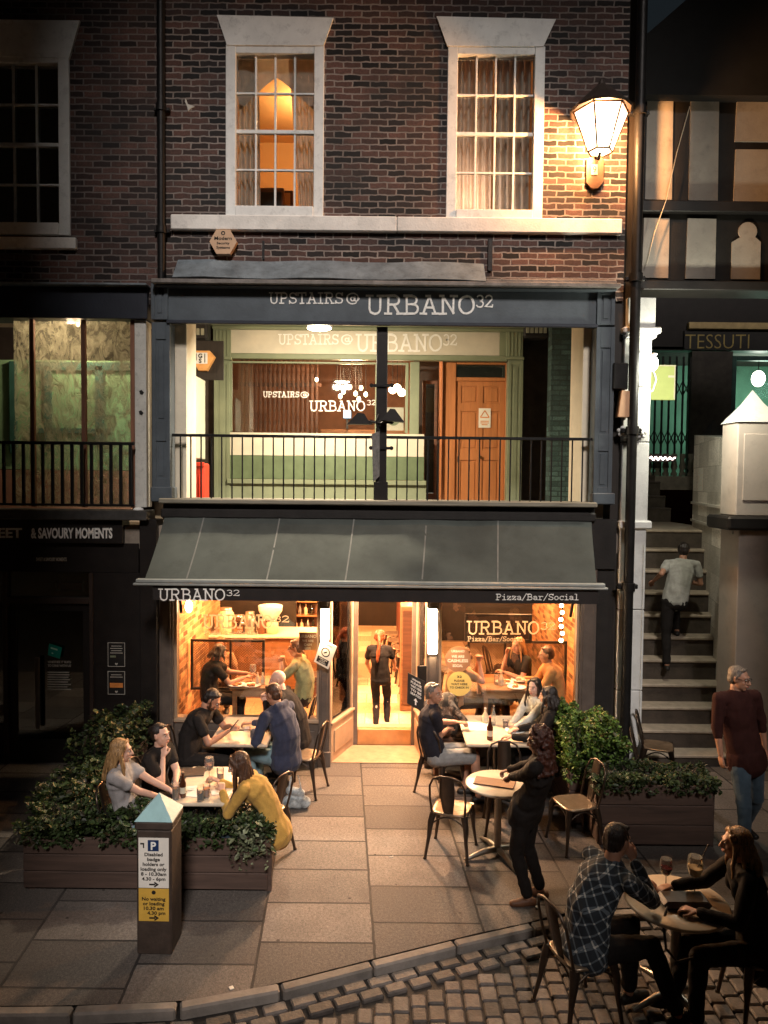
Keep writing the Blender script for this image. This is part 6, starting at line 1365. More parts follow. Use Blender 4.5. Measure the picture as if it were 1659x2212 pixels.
CLR = glass('clear_glassware', (.97,.97,.95), .06, milk=.16); COKE = mat('dark_cola', (.07,.015,.006), .12, bump=0); NAPK = mat('white_napkin', (.8,.76,.68), .8, var=.05); ORNG = mat('orange_drink', (.75,.25,.05), .25, bump=0); MENU = mat('dark_menu', (.035,.028,.025), .5)
def bottle(label, x, y, z, m=BOTG, h=.24, r=.03, cap=None):
    o = thing('bottle', label, 'bottle', (x,y,z)); MB().lathe([(r*.9,0),(r,.01),(r,h*.55),(r*.42,h*.74),(r*.38,h*.96)], (x,y,z), 14).build('glass_body', m, o)
    MB().lathe([(r*1.02,h*.18),(r*1.02,h*.42)], (x,y,z), 14).build('paper_label', CREAM, o); MB().lathe([(r*.42,h*.96),(r*.42,h)], (x,y,z), 10).build('cap', cap or STEEL, o)
def tumbler(label, x, y, z, fill=None, h=.13, r=.036, lvl=.7):
    o = thing('drinking_glass', label, 'glass', (x,y,z)); MB().lathe([(r*.8,0),(r*.82,.004),(r,h)], (x,y,z), 16).build('tumbler', CLR, o)
    if fill: MB().lathe([(r*.75,.012),(r*.9,h*lvl)], (x,y,z), 16).build('drink', fill, o)
def wineglass(label, x, y, z, fill=None, s=1.0):
    o = thing('wine_glass', label, 'glass', (x,y,z)); MB().lathe([(.035*s,0),(.033*s,.004),(.004*s,.01),(.004*s,.09*s),(.03*s,.11*s),(.042*s,.15*s),(.036*s,.21*s)], (x,y,z), 16).build('bowl', CLR, o)
    if fill: MB().lathe([(.008*s,.098*s),(.028*s,.115*s),(.037*s,.15*s)], (x,y,z), 16).build('drink', fill, o)
def plate(label, x, y, z, r=.12, food=None):
    o = thing('plate', label, 'plate', (x,y,z)); MB().lathe([(r*.6,0),(r,.016),(r,.02),(r*.6,.008),(.001,.008)], (x,y,z), 22).build('dish', WHITEP, o)
    if food:
        mb = MB()
        for k in range(7): a = rnd.uniform(0,6.28); d = rnd.uniform(0,r*.5); mb.ball((x+d*math.cos(a), y+d*math.sin(a), z+.02), (rnd.uniform(.015,.035), rnd.uniform(.015,.03), rnd.uniform(.01,.022)), 7)
        mb.build('food', food, o)
def flat(name, label, cat, x, y, z, w_, d_, rz, m, th=.006):
    M = Matrix.Translation((x,y,z)) @ Matrix.Rotation(R(rz), 4, 'Z'); o = MB().box(-w_/2, w_/2, -d_/2, d_/2, .0008, th, .0, M).build(name, m, None, label, cat); return o
FOOD = mat('cooked_food', (.45,.18,.06), .6, var=.4, scale=60)
# --- table 1 (front left)
TZ = .75
a = gz(368, 1735, TZ); b = gz(478, 1735, TZ); t1 = (a.x-.02, b.x+.05, a.y, gz(420, 1655, TZ).y)
rect_table('pale topped table with drinks beside the front left planter', *t1, TZ, MARB)
def onT(px, py, z=TZ): return gz(px, py, z)
for nm, lab, px, py, k in (('bottle','brown sauce bottle on the front left table',395,1722,0),('wine','glass of red wine at the back of the front left table',452,1688,0),('tumbler','tall silver canned drink glass on the front left table',476,1692,STEEL),('tumbler','glass of orange drink on the front left table',446,1722,ORNG),('tumbler','small glass of cola at the front of the front left table',433,1730,COKE),('tumbler','straight glass of pale beer left of the sauce bottle',380,1726,BEER)):
    p = onT(px, py)
    if nm == 'bottle': bottle(lab, p.x, p.y, TZ)
    elif nm == 'wine': wineglass(lab, p.x, p.y, TZ, WINE, 1.15)
    else: tumbler(lab, p.x, p.y, TZ, k, h=.15 if k in (STEEL, BEER) else .12)
for lab, px, py, w_, d_, r_, m_ in (('white folded napkin in the middle of the front left table',402,1705,.2,.12,10,NAPK),('second white napkin nearer the glasses on the front left table',425,1716,.22,.13,-8,NAPK),('white napkin by the yellow jacket sleeve',470,1712,.12,.1,20,NAPK)):
    p = onT(px, py); flat('napkin', lab, 'napkin', p.x, p.y, TZ, w_, d_, r_, m_)
p = onT(400, 1668); flat('menu', 'dark menu board at the far end of the front left table', 'menu', p.x+.05, p.y-.02, TZ, .3, .2, 8, MENU, .012)
p = onT(435, 1662); flat('phone', 'dark phone lying at the far end of the front left table', 'phone', p.x, p.y, TZ, .08, .15, 60, BLACKP, .01)
# --- table 2 (rear left)
a = gz(447, 1608, TZ); b = gz(582, 1608, TZ); t2 = (a.x, b.x-.02, a.y, gz(520, 1548, TZ).y)
rect_table('grey wooden topped table between the two rear left men', *t2, TZ, WTOP)
p = onT(525, 1578); flat('menu', 'dark menu lying across the rear left table', 'menu', p.x-.02, p.y, TZ, .30, .018, 0, MENU, .012)
p = onT(545, 1570); flat('paper_menu', 'white paper menu under the arm of the navy hooded man', 'menu', p.x, p.y-.08, TZ, .16, .2, 5, NAPK, .004)
# --- table 3 (rear right)
a = gz(1008, 1608, TZ); b = gz(1130, 1608, TZ); t3 = (a.x, b.x+.25, a.y, gz(1060, 1545, TZ).y)
rect_table('pale topped table with bottles in front of the right window', *t3, TZ, MARB)
p = onT(1058, 1598); bottle('dark red cola bottle on the rear right table', p.x, p.y, TZ, COKE, .27, .036, mat('red_cap', (.5,.03,.02), .4))
p = onT(1048, 1562); bottle('small pale sauce bottle at the back of the rear right table', p.x, p.y, TZ, JAR, .19, .034, WHITEP)
p = onT(1066, 1566); bottle('slim clear water bottle at the back of the rear right table', p.x, p.y, TZ, CLR, .24, .026)
p = onT(1092, 1572); tumbler('short glass of red drink before the dark haired woman', p.x, p.y, TZ, WINE, .1, .038); p = onT(1112, 1580); plate('white plate of food on the rear right table', p.x, p.y, TZ, .12, FOOD)
p = onT(1035, 1570); flat('napkin', 'large white paper menu standing on the rear right table', 'menu', p.x-.0, p.y, TZ, .26, .3, 0, NAPK, .006)
# --- round tables
c4 = gz(1077, 1690, .74); c4 = Vector((c4.x, c4.y, 0)); round_table('empty round table with a menu in the middle right of the terrace', c4, .33, .74)
M4 = Matrix.Translation((c4.x+.02, c4.y-.05, .742)) @ Matrix.Rotation(R(-18), 4, 'Z'); MB().box(-.27,.13,-.09,.10,0,.012,.003,M4).build('closed_menu', WALNUT, None, 'brown closed menu lying on the empty round table', 'menu')
c5 = gz(1462, 1945, .74); c5 = Vector((c5.x, c5.y, 0)); round_table('round table with two wine glasses at the bottom right', c5, .36, .74)
p = gz(1438, 1921, .74); wineglass('glass of dark red wine on the bottom right round table', p.x, p.y, .74, WINE, 1.1); p = gz(1500, 1932, .74); wineglass('wide gin glass with a straw on the bottom right round table', p.x, p.y, .74, JAR, 1.35)
MB().tube([(p.x,p.y,.74+.16),(p.x+.10,p.y+.02,.74+.36)], .004, 6).build('drinking_straw', BLACKP, None, 'black straw leaning out of the wide gin glass', 'straw')
p = gz(1478, 1955, .74); hbg = thing('handbag', 'black handbag with a hanging strap on the bottom right round table', 'handbag', (p.x, p.y, .74))
MB().box(p.x-.17, p.x+.17, p.y-.09, p.y+.10, .742, .80, .03).build('bag_body', MENU, hbg); MB().tube([(p.x-.15,p.y-.08,.77),(p.x-.21,p.y-.16,.72),(p.x-.2,p.y-.2,.55),(p.x-.13,p.y-.22,.47),(p.x-.02,p.y-.22,.50)], .009).build('strap', MENU, hbg)
# --- chairs
def onG(px, py): return gz(px, py, 0)
chair(onG(975, 1838), 72, 'empty metal chair in the clear middle of the terrace, its back to the camera')
p = onG(1240, 1825); chair(p, 195, 'empty metal chair with a bright seat right of the curly haired woman')
p = onG(952, 1712); chair(p, 42, 'metal chair under the man in grey shorts')
p = onG(1090, 1790); chair(p, 265, 'metal chair tucked behind the empty round table')
p = onG(575, 1855); chair((p.x-.05, p.y+.12, 0), 150, 'metal chair under the woman in the yellow jacket')
p = onG(655, 1712); chair((p.x, p.y+.05, 0), 165, 'metal chair at the right end of the two left tables')
p = onG(632, 1660); chair((p.x, p.y+.35, 0), 175, 'metal chair under the man in the black jacket near the left doorway post')
p = onG(1255, 1702); chair((p.x-.05, p.y+.2, 0), 190, 'metal chair against the right planter behind the seated dark haired women')
p = onG(1400, 1700); chair((p.x+.18, p.y+.2, 0), -20, 'metal chair turned sideways at the foot of the steps')
p = onG(1415, 1740); chair((p.x-.02, p.y+.02, 0), -20, 'second metal chair overlapping the one at the foot of the steps')
# --- dark chairs inside, in a row seen through the doorway
for k in range(6): chair((at(822+9*k,1400,5.2-.62*k).x+.25, 5.2-.62*k, FZ), 180, 'metal cafe chair in the row inside, seen through the doorway')
for k, (x_, y_) in enumerate(((-1.0,2.0),(-.75,3.1),(1.1,2.4),(1.9,2.3))): chair((x_, y_, FZ), (20,200,160,10)[k], ['cafe chair inside near the serving counter','cafe chair deeper inside left of the doorway','cafe chair inside just right of the doorway','cafe chair inside behind the right partition'][k])
# --- planters
LEAF = leafmat('planter_leaves', (.035,.058,.018)); LEAF2 = leafmat('hedge_leaves', (.085,.15,.028)); SOIL = mat('soil', (.03,.02,.015), .95, bump=.8)
def leaves(mb, fn, n, size, seed):
    rr = random.Random(seed)
    for _ in range(n):
        p = fn(rr); 
        if p is None: continue
        s = size*rr.choice((rr.uniform(.4,.9), rr.uniform(.8,1.2), rr.uniform(1.1,1.7))); q = Matrix.Rotation(rr.uniform(0,6.28), 3, 'Z') @ Matrix.Rotation(rr.uniform(-.9,.9), 3, 'X') @ Matrix.Rotation(rr.uniform(-.9,.9), 3, 'Y')
        P = [(-.5,0,0),(-.15,-.36,.08),(.35,-.26,.06),(.62,0,-.05),(.35,.26,.06),(-.15,.36,.08)]
        mb.add([p + q @ (Vector(v)*s) for v in P], [(0,1,2,3),(0,3,4,5)])
def planter(label, x0, x1, y0, y1, h, leafh, m, n, over, seed, size=.034, hf=None, stemlab='bushy'):
    o = thing('wooden_planter', label, 'planter', ((x0+x1)/2, (y0+y1)/2, 0)); nb = 3
    for k in range(nb):
        for (a, b, c, d) in ((x0, x1, y0, y0+.03), (x0, x1, y1-.03, y1), (x0, x0+.03, y0+.031, y1-.031), (x1-.03, x1, y0+.031, y1-.031)):
            MB().box(a, b, c, d, .03+h*k/nb, .03+h*(k+1)/nb-.006, .006).build('plank', PLANTERW, o) if (k, c) else None
    for xx in (x0+.001, x1-.061):
        MB().box(xx+.03, xx+.09, y0+.031, y0+.08, 0, h-.01, .004).build('corner_post', PLANTERW, o)
    MB().box(x0+.03, x1-.03, y0+.03, y1-.03, h-.07, h-.03).build('soil', SOIL, o)
    pl = thing('planter_bush', over, 'plant', ((x0+x1)/2, (y0+y1)/2, h-.03)); mb = MB()
    def fn(rr):
        x = rr.uniform(x0-.06, x1+.06); y = rr.uniform(y0-.07, y1+.07)
        hh = leafh if hf is None else hf(x, y)
        top = hh*(.72+.5*mnoise.noise(Vector((x*3.1, y*3.1, seed)))+.22*mnoise.noise(Vector((x*9, y*9, seed+5)))); v = rr.random()
        z = h-.05 + top*(1-(1-v)**2 if rr.random() < .8 else v)
        if mnoise.noise(Vector((x*7, y*7, z*7+seed))) < -.22: return None
        if y < y0 and z > h+top*.8: return None
        return Vector((x, y, z))
    leaves(mb, fn, n, size, seed); mb.build('foliage', m, pl); st = MB(); rr = random.Random(seed)
    for _ in range(int(n/130)):
        x = rr.uniform(x0+.05, x1-.05); y = rr.uniform(y0+.05, y1-.05); hh = (leafh if hf is None else hf(x, y))*.8; st.tube([(x,y,h-.05),(x+rr.uniform(-.04,.04),y,h+hh*.4),(x+rr.uniform(-.08,.08),y+rr.uniform(-.05,.05),h+hh*.85)], [.008,.006,.003], 5)
    st.build('stem', TIMBER, pl); return o
a = gz(578, 1930, 0); xr1 = a.x; y1_ = a.y
xl1 = gz(50, 1925, 0).x
planter('long dark plank planter box behind the parking sign post', xl1, xr1, y1_, y1_+.42, .47, .34, LEAF, 15000, 'small leaved plants filling the planter behind the parking sign post', 3, .036, hf=lambda x, y: .29 if x < -2.75 else .27+.06*(x < -1.9))
pa = gz(200, 1720, 0)
planter('side planter box running back along the dark shop', -3.42, -2.92, y1_+.62, -.40, .47, .5, LEAF, 9000, 'tall bushy plants behind the fair haired and dark haired women on the left', 8, .04, hf=lambda x, y: .30+.30*(y > -1.5))
xa_ = gz(1290, 1830, 0); xb_ = gz(1534, 1828, 0)
planter('long dark plank planter box below the right hedge', xa_.x, xb_.x, xa_.y, xa_.y+.40, .62, .2, LEAF, 6000, 'low dim plants in the right planter box', 12, .034)
planter('side planter box carrying the bright green hedge right of the tables', xa_.x-.18, xa_.x+.42, xa_.y+.45, xa_.y+1.6, .55, .75, LEAF2, 22000, 'bright yellow green bushy hedge in front of the white column', 15, .034, hf=lambda x, y: .62+.10*math.sin(y*3))
iv_ = thing('trailing_ivy', 'pale trailing ivy spilling over the right corner of the front left planter', 'plant', (xr1, y1_, .3)); mb = MB()
leaves(mb, lambda rr: Vector((xr1-.16+rr.gauss(0,.09), y1_-.02+rr.gauss(0,.05), .50+rr.gauss(0,.09))), 420, .04, 77); mb.build('foliage', leafmat('pale_ivy', (.17,.19,.11)), iv_)
# --- parking sign post
c = gz(335, 2068, 0); bx, by = c.x, c.y; bw = .165
b0 = at(290, 1800, by-.0); hw = .5*(at(378, 1900, by).x-at(287, 1900, by).x); bx = at(331, 1900, by).x
bz = at(330, 1778, by).z
BRM = mat('bollard_wood', (.05,.034,.026), .65, var=.3, scale=8, bump=.3, dirt=.2)
bo = thing('bollard', 'square brown bollard with a pyramid cap and parking signs at the front left', 'bollard', (bx, by, 0))
q4 = R(-1); MB4 = Matrix.Translation((bx, by+hw, 0)) @ Matrix.Rotation(q4, 4, 'Z'); s4 = hw*.84
MB().box(-s4, s4, -s4, s4, 0, bz-.07, .012, MB4).build('shaft', BRM, bo); MB().box(-s4-.012, s4+.012, -s4-.012, s4+.012, bz-.068, bz, .012, MB4).build('collar', BRM, bo)
mb = MB(); e = s4+.012; pk = bz+.17; V4 = [MB4 @ Vector(v) for v in ((-e,-e,bz+.001),(e,-e,bz+.001),(e,e,bz+.001),(-e,e,bz+.001),(0,0,pk))]; mb.add(V4, [(0,1,4),(1,2,4),(2,3,4),(3,0,4),(3,2,1,0)]); mb.build('pyramid_cap', mat('pale_blue_cap', (.30,.50,.52), .5, var=.12), bo)
fo = MB4 @ Vector((0, -s4-.001, 0)); fu = (MB4.to_3x3() @ Vector((1,0,0))); fn_ = (MB4.to_3x3() @ Vector((0,-1,0)))
def bz_(py): return at(325, py, by).z
wS = s4*.86
def sgn(py0, py1, m): 
    z1, z0 = bz_(py0), bz_(py1); p = MB().prism([(-wS,z0),(wS,z0),(wS,z1),(-wS,z1)], .006, (fo.x, fo.y, 0), fu, (0,0,1), fn_); o = p.build('sign_plate', m, bo); return z0, z1
z0, z1 = sgn(1813, 1921, mat('sign_white', (.72,.68,.62), .5, var=.06)); fp = fo + fn_*.006; H_ = z1-z0; t = MB()
lines = ['Disabled','badge','holders or','loading only','8 - 10.30am','4.30 - 6pm']; wds = [.6,.42,.72,.86,.84,.78]
for k, s_ in enumerate(lines): sans(t, s_, H_*.068, Vector((fp.x, fp.y, z1-H_*(.36+.098*k))), fu, (0,0,1), fn_, .002, 'CENTER', width=wS*2*wds[k], bold=.025)
def arrow(t, zc): 
    t.prism([(-.035,-.006),(.012,-.006),(.012,.006),(-.035,.006)], .002, (fp.x,fp.y,zc), fu, (0,0,1), fn_); t.prism([(.008,-.022),(.040,0),(.008,.022),(.002,.014),(.020,0),(.002,-.014)], .0026, (fp.x,fp.y,zc), fu, (0,0,1), fn_)
arrow(t, z0+H_*.07); t.prism([(-wS*.88,H_*.90),(-wS*.62,H_*.90),(-wS*.62,H_*.80),(-wS*.70,H_*.80),(-wS*.70,H_*.87),(-wS*.88,H_*.87)], .002, (fp.x,fp.y,z0), fu, (0,0,1), fn_); t.build('lettering', ALT, bo)
BLUE = mat('parking_blue', (.01,.03,.10), .5, bump=0); t = MB(); t.prism([(-wS*.38,0),(wS*.34,0),(wS*.34,H_*.22),(-wS*.38,H_*.22)], .002, (fp.x,fp.y,z1-H_*.26), fu, (0,0,1), fn_); t.build('parking_symbol', BLUE, bo)
t = MB(); sans(t, 'P', H_*.155, Vector((fp.x,fp.y,z1-H_*.225))+fn_*.0024, fu, (0,0,1), fn_, .002, 'CENTER', bold=.03); t.build('parking_letter', WHITEP, bo)
z0, z1 = sgn(1923, 1993, mat('sign_yellow', (.60,.36,.06), .5, var=.08)); H_ = z1-z0; t = MB()
for k, s_ in enumerate(['No waiting','or loading','10.30 am','4.30 pm']): sans(t, s_, H_*.105, Vector((fp.x, fp.y, z1-H_*(.36+.145*k)))+fu*(.02 if k == 3 else 0), fu, (0,0,1), fn_, .002, 'CENTER', width=wS*2*[.78,.72,.66,.6][k], bold=.025)
t.prism([(.016*math.cos(R(a)), .016*math.sin(R(a))) for a in range(0,360,24)], .002, (fp.x,fp.y,z1-H_*.11), fu, (0,0,1), fn_); arrow(t, z0+H_*.10); t.build('lettering', ALT, bo)
# small litter on the paving
flat('paper_scrap', 'tiny white paper scrap lying by the kerb', 'litter', gz(1161,1960,.01).x, gz(1161,1960,.01).y, .012, .03, .03, 20, NAPK)
for px, py, lab in ((500,2135,'tiny pale scrap of litter on the slabs near the kerb on the left'),(756,1645,'pale receipt lying on the paving before the door')): p = gz(px, py); flat('paper_scrap', lab, 'litter', p.x, p.y, .001, .06 if px > 700 else .03, .035, 30, NAPK)
p = gz(845, 1852); MB().tube([(p.x-.02,p.y,.006),(p.x,p.y-.01,.006),(p.x+.02,p.y+.012,.006)], .004, 6).build('white_curl', NAPK, None, 'small white curl of litter in the middle of the terrace', 'litter')
# ================================================================== PEOPLE
def skinmat(name, col):
    if name in _M: return _M[name]
    m, n, out = newmat(name); L = n.links.new; p = N(n, 'ShaderNodeBsdfPrincipled', i_Roughness=.55); tc = N(n, 'ShaderNodeTexCoord'); nz = N(n, 'ShaderNodeTexNoise', i_Scale=14.0, i_Detail=4.0); L(tc.outputs['Object'], nz.inputs['Vector'])
    r = ramp(n, [(.3, tuple(c*.86 for c in col)), (.7, (col[0]*1.08, col[1]*1.0, col[2]*.98))]); L(nz.outputs['Fac'], r.inputs['Fac']); L(r.outputs['Color'], p.inputs['Base Color'])
    p.inputs['Subsurface Weight'].default_value = .08; p.inputs['Subsurface Radius'].default_value = (.02,.008,.004); L(p.outputs[0], out.inputs[0]); _M[name] = m; return m
def hairmat(name, col):
    if name in _M: return _M[name]
    m, n, out = newmat(name); L = n.links.new; p = N(n, 'ShaderNodeBsdfPrincipled', i_Roughness=.42); tc = N(n, 'ShaderNodeTexCoord'); mp = N(n, 'ShaderNodeMapping'); mp.inputs['Scale'].default_value = (70,70,7); L(tc.outputs['Object'], mp.inputs[0])
    nz = N(n, 'ShaderNodeTexNoise', i_Scale=1.6, i_Detail=5.0, i_Distortion=.8); L(mp.outputs[0], nz.inputs['Vector']); r = ramp(n, [(.35, tuple(c*.35 for c in col)), (.6, col), (.8, tuple(min(1,c*1.7) for c in col))]); L(nz.outputs['Fac'], r.inputs['Fac'])
    L(r.outputs['Color'], p.inputs['Base Color']); bp = N(n, 'ShaderNodeBump', i_Strength=.8, i_Distance=.01); L(nz.outputs['Fac'], bp.inputs['Height']); L(bp.outputs[0], p.inputs['Normal']); L(p.outputs[0], out.inputs[0]); _M[name] = m; return m
def cloth(name, col, rough=.85, var=.18): return mat(name, col, rough, var=var, scale=14, bump=.35, bscale=120, spec=.15, sheen=0 if max(col) < .05 else .1)
SK_F = skinmat('fair_skin', (.52,.30,.21)); SK_M = skinmat('tanned_skin', (.42,.22,.14)); SK_P = skinmat('pale_skin', (.60,.38,.29))
H_BLO = hairmat('blonde_hair', (.42,.24,.10)); H_BRO = hairmat('brown_hair', (.09,.038,.018)); H_DRK = hairmat('dark_hair', (.022,.013,.010)); H_RED = hairmat('auburn_hair', (.30,.07,.022)); H_GRY = hairmat('grey_hair', (.20,.16,.13)); H_LBR = hairmat('light_brown_hair', (.26,.12,.05))
EYEW = mat('eye_white', (.6,.55,.5), .3, var=.02, bump=0); EYED = mat('dark_iris', (.02,.012,.01), .2, var=.02, bump=0); LIP = mat('lip_colour', (.34,.10,.08), .5, var=.05, bump=0); SHOE = mat('black_shoe', (.02,.017,.015), .5)
PLAID, n_, out_ = newmat('plaid_cloth'); L_ = n_.links.new
tc_ = N(n_, 'ShaderNodeTexCoord'); rt_ = N(n_, 'ShaderNodeMapping'); rt_.inputs['Rotation'].default_value = (0,.5,.35); L_(tc_.outputs['Object'], rt_.inputs[0]); sp_ = N(n_, 'ShaderNodeSeparateXYZ'); L_(rt_.outputs[0], sp_.inputs[0]); acc = None
for ax in (0, 1, 2):
    m1 = N(n_, 'ShaderNodeMath', operation='MULTIPLY'); m1.inputs[1].default_value = (15.0, 15.0, 14.0)[ax]; L_(sp_.outputs[ax], m1.inputs[0]); fr_ = N(n_, 'ShaderNodeMath', operation='FRACT'); L_(m1.outputs[0], fr_.inputs[0])
    lt = N(n_, 'ShaderNodeMath', operation='LESS_THAN'); lt.inputs[1].default_value = .17; L_(fr_.outputs[0], lt.inputs[0])
    if acc is None: acc = lt
    else: ad_ = N(n_, 'ShaderNodeMath', operation='ADD'); L_(acc.outputs[0], ad_.inputs[0]); L_(lt.outputs[0], ad_.inputs[1]); acc = ad_
dv = N(n_, 'ShaderNodeMath', operation='MULTIPLY'); dv.inputs[1].default_value = .33; L_(acc.outputs[0], dv.inputs[0])
r_ = ramp(n_, [(0,(.018,.024,.032)),(.33,(.10,.12,.14)),(.66,(.50,.50,.47)),(1,(.6,.6,.56))]); L_(dv.outputs[0], r_.inputs['Fac']); p_ = N(n_, 'ShaderNodeBsdfPrincipled', i_Roughness=.85); L_(r_.outputs['Color'], p_.inputs['Base Color']); L_(p_.outputs[0], out_.inputs[0])
CAMO, n_, out_ = newmat('camouflage_cloth'); L_ = n_.links.new; tc_ = N(n_, 'ShaderNodeTexCoord'); nz_ = N(n_, 'ShaderNodeTexNoise', i_Scale=9.0, i_Detail=2.0, i_Distortion=1.0); L_(tc_.outputs['Object'], nz_.inputs['Vector']); r_ = ramp(n_, [(.4,(.03,.025,.02)),(.5,(.14,.10,.07)),(.6,(.30,.24,.18))]); r_.color_ramp.interpolation = 'CONSTANT'; L_(nz_.outputs['Fac'], r_.inputs['Fac']); p_ = N(n_, 'ShaderNodeBsdfPrincipled', i_Roughness=.85); L_(r_.outputs['Color'], p_.inputs['Base Color']); L_(p_.outputs[0], out_.inputs[0])

def capsule(mb, p0, p1, r0, r1, lat=None, k=1.0, n=12):
    'tapered round-ended limb; lat/k widen the section along one direction'
    p0 = Vector(p0); p1 = Vector(p1); d = p1-p0; L = d.length
    if L < 1e-5: d = Vector((0,0,1)); p1 = p0+d*1e-4; L = 1e-4
    d = d/L
    if lat is None: lat = d.orthogonal()
    a = (lat - d*lat.dot(d))
    a = a.normalized() if a.length > 1e-4 else d.orthogonal().normalized()
    b = d.cross(a); vs = []; rings = []
    for t in (-75,-45,-15): rings.append((p0 + d*(r0*math.sin(R(t))), r0*math.cos(R(t))))
    rings.append((p0.lerp(p1, .5), (r0+r1)/2)) if L > .02 else None
    for t in (15,45,75): rings.append((p1 + d*(r1*math.sin(R(t))), r1*math.cos(R(t))))
    for c, r in rings:
        for i in range(n): t = 2*math.pi*i/n; vs.append(c + a*(math.cos(t)*r*k) + b*(math.sin(t)*r))
    m = len(rings); fs = [(i*n+j, i*n+(j+1)%n, (i+1)*n+(j+1)%n, (i+1)*n+j) for i in range(m-1) for j in range(n)] + [tuple(range(n))[::-1], tuple(range((m-1)*n, m*n))]
    mb.add(vs, fs, True)
def snoise(P, f, seed):
    r = np.random.RandomState(seed); s = np.zeros(len(P))
    for k in range(5): w = r.normal(size=3); w /= np.linalg.norm(w); s += np.sin(P @ (w*f*(1+.35*k)) + r.rand()*6.28 + 1.3*np.sin(P @ (r.normal(size=3)*f*.5)))
    return s/5
def remeshed(mb, name, m, parent, voxel, smooth=3, noise=None, fac=.5):
    'one continuous skin grown over all pieces of mb'
    me = bpy.data.meshes.new('tmp'); me.from_pydata([tuple(v) for v in mb.v], [], mb.f); me.update()
    o = bpy.data.objects.new('tmp', me); COL.objects.link(o)
    rm = o.modifiers.new('r', 'REMESH'); rm.mode = 'VOXEL'; rm.voxel_size = voxel; rm.use_smooth_shade = True
    if smooth: sm = o.modifiers.new('s', 'SMOOTH'); sm.factor = fac; sm.iterations = smooth
    dg = bpy.context.evaluated_depsgraph_get(); out = bpy.data.meshes.new_from_object(o.evaluated_get(dg)); bpy.data.objects.remove(o); bpy.data.meshes.remove(me)
    n = len(out.vertices); V = np.empty(n*3); out.vertices.foreach_get('co', V); V = V.reshape(-1,3)
    if noise:
        NN = np.empty(n*3); out.vertices.foreach_get('normal', NN); NN = NN.reshape(-1,3)
        for amp, f, seed, st in noise: V = V + NN*(amp*snoise(V*np.array([1,1,st]), f, seed))[:,None]
    V = V - np.array(ORG.get(parent.name, Vector())) if parent is not None else V
    out.vertices.foreach_set('co', V.ravel()); out.materials.clear(); out.materials.append(m); out.polygons.foreach_set('use_smooth', [True]*len(out.polygons)); out.update()
    out.name = name; ob = bpy.data.objects.new(name, out); COL.objects.link(ob)
    if parent is not None: ob.parent = parent; ORG[ob.name] = ORG.get(parent.name, Vector())
    return ob
def ik(a, b, l1, l2, hint):
    'middle joint between a and b'
    a = Vector(a); b = Vector(b); d = b-a; L = d.length
    if L > (l1+l2)*.995: b = a + d*((l1+l2)*.995/L); d = b-a; L = d.length
    d = d/L; x = (l1*l1-l2*l2+L*L)/(2*L); h = math.sqrt(max(0, l1*l1-x*x)); q = Vector(hint) - d*Vector(hint).dot(d); q = q.normalized() if q.length > 1e-4 else d.orthogonal().normalized()
    return a + d*x + q*h, b
def dirv(deg): return Vector((math.cos(R(deg)), math.sin(R(deg)), 0))
def hand(mb, w, d, nrm, side, s, curl=35, grip=0):
    'palm and five fingers from wrist w along d; nrm is the palm side'
    d = Vector(d).normalized(); nrm = Vector(nrm); nrm = (nrm - d*nrm.dot(d)).normalized(); lt = d.cross(nrm)*side
    for k in (-1, -.33, .33, 1): capsule(mb, w+lt*(.012*k*s), w+d*.085*s+lt*(.027*k*s), .013*s, .0125*s, n=8)
    Ls = (.068,.078,.073,.057)
    for i in range(4):
        k = -1+2*i/3; b = w+d*.088*s+lt*(.028*k*s); ang = R(curl*(1+.12*i)); dd = d; p = b
        for j, fr in enumerate((.45,.32,.23)):
            dd = (d*math.cos(ang*(j+.6)) + nrm*math.sin(ang*(j+.6))).normalized(); q = p+dd*Ls[i]*fr*s; capsule(mb, p, q, (.0092-.0008*j)*s, (.0086-.0008*j)*s, n=7); p = q
    tb = w+d*.03*s-lt*.030*s; t1 = tb+(d*.7-lt*.55+nrm*.35).normalized()*.042*s; t2 = t1+(d*.9-lt*.05+nrm*(.3+grip)).normalized()*.034*s
    capsule(mb, tb, t1, .013*s, .0105*s, n=8); capsule(mb, t1, t2, .0102*s, .0088*s, n=8)
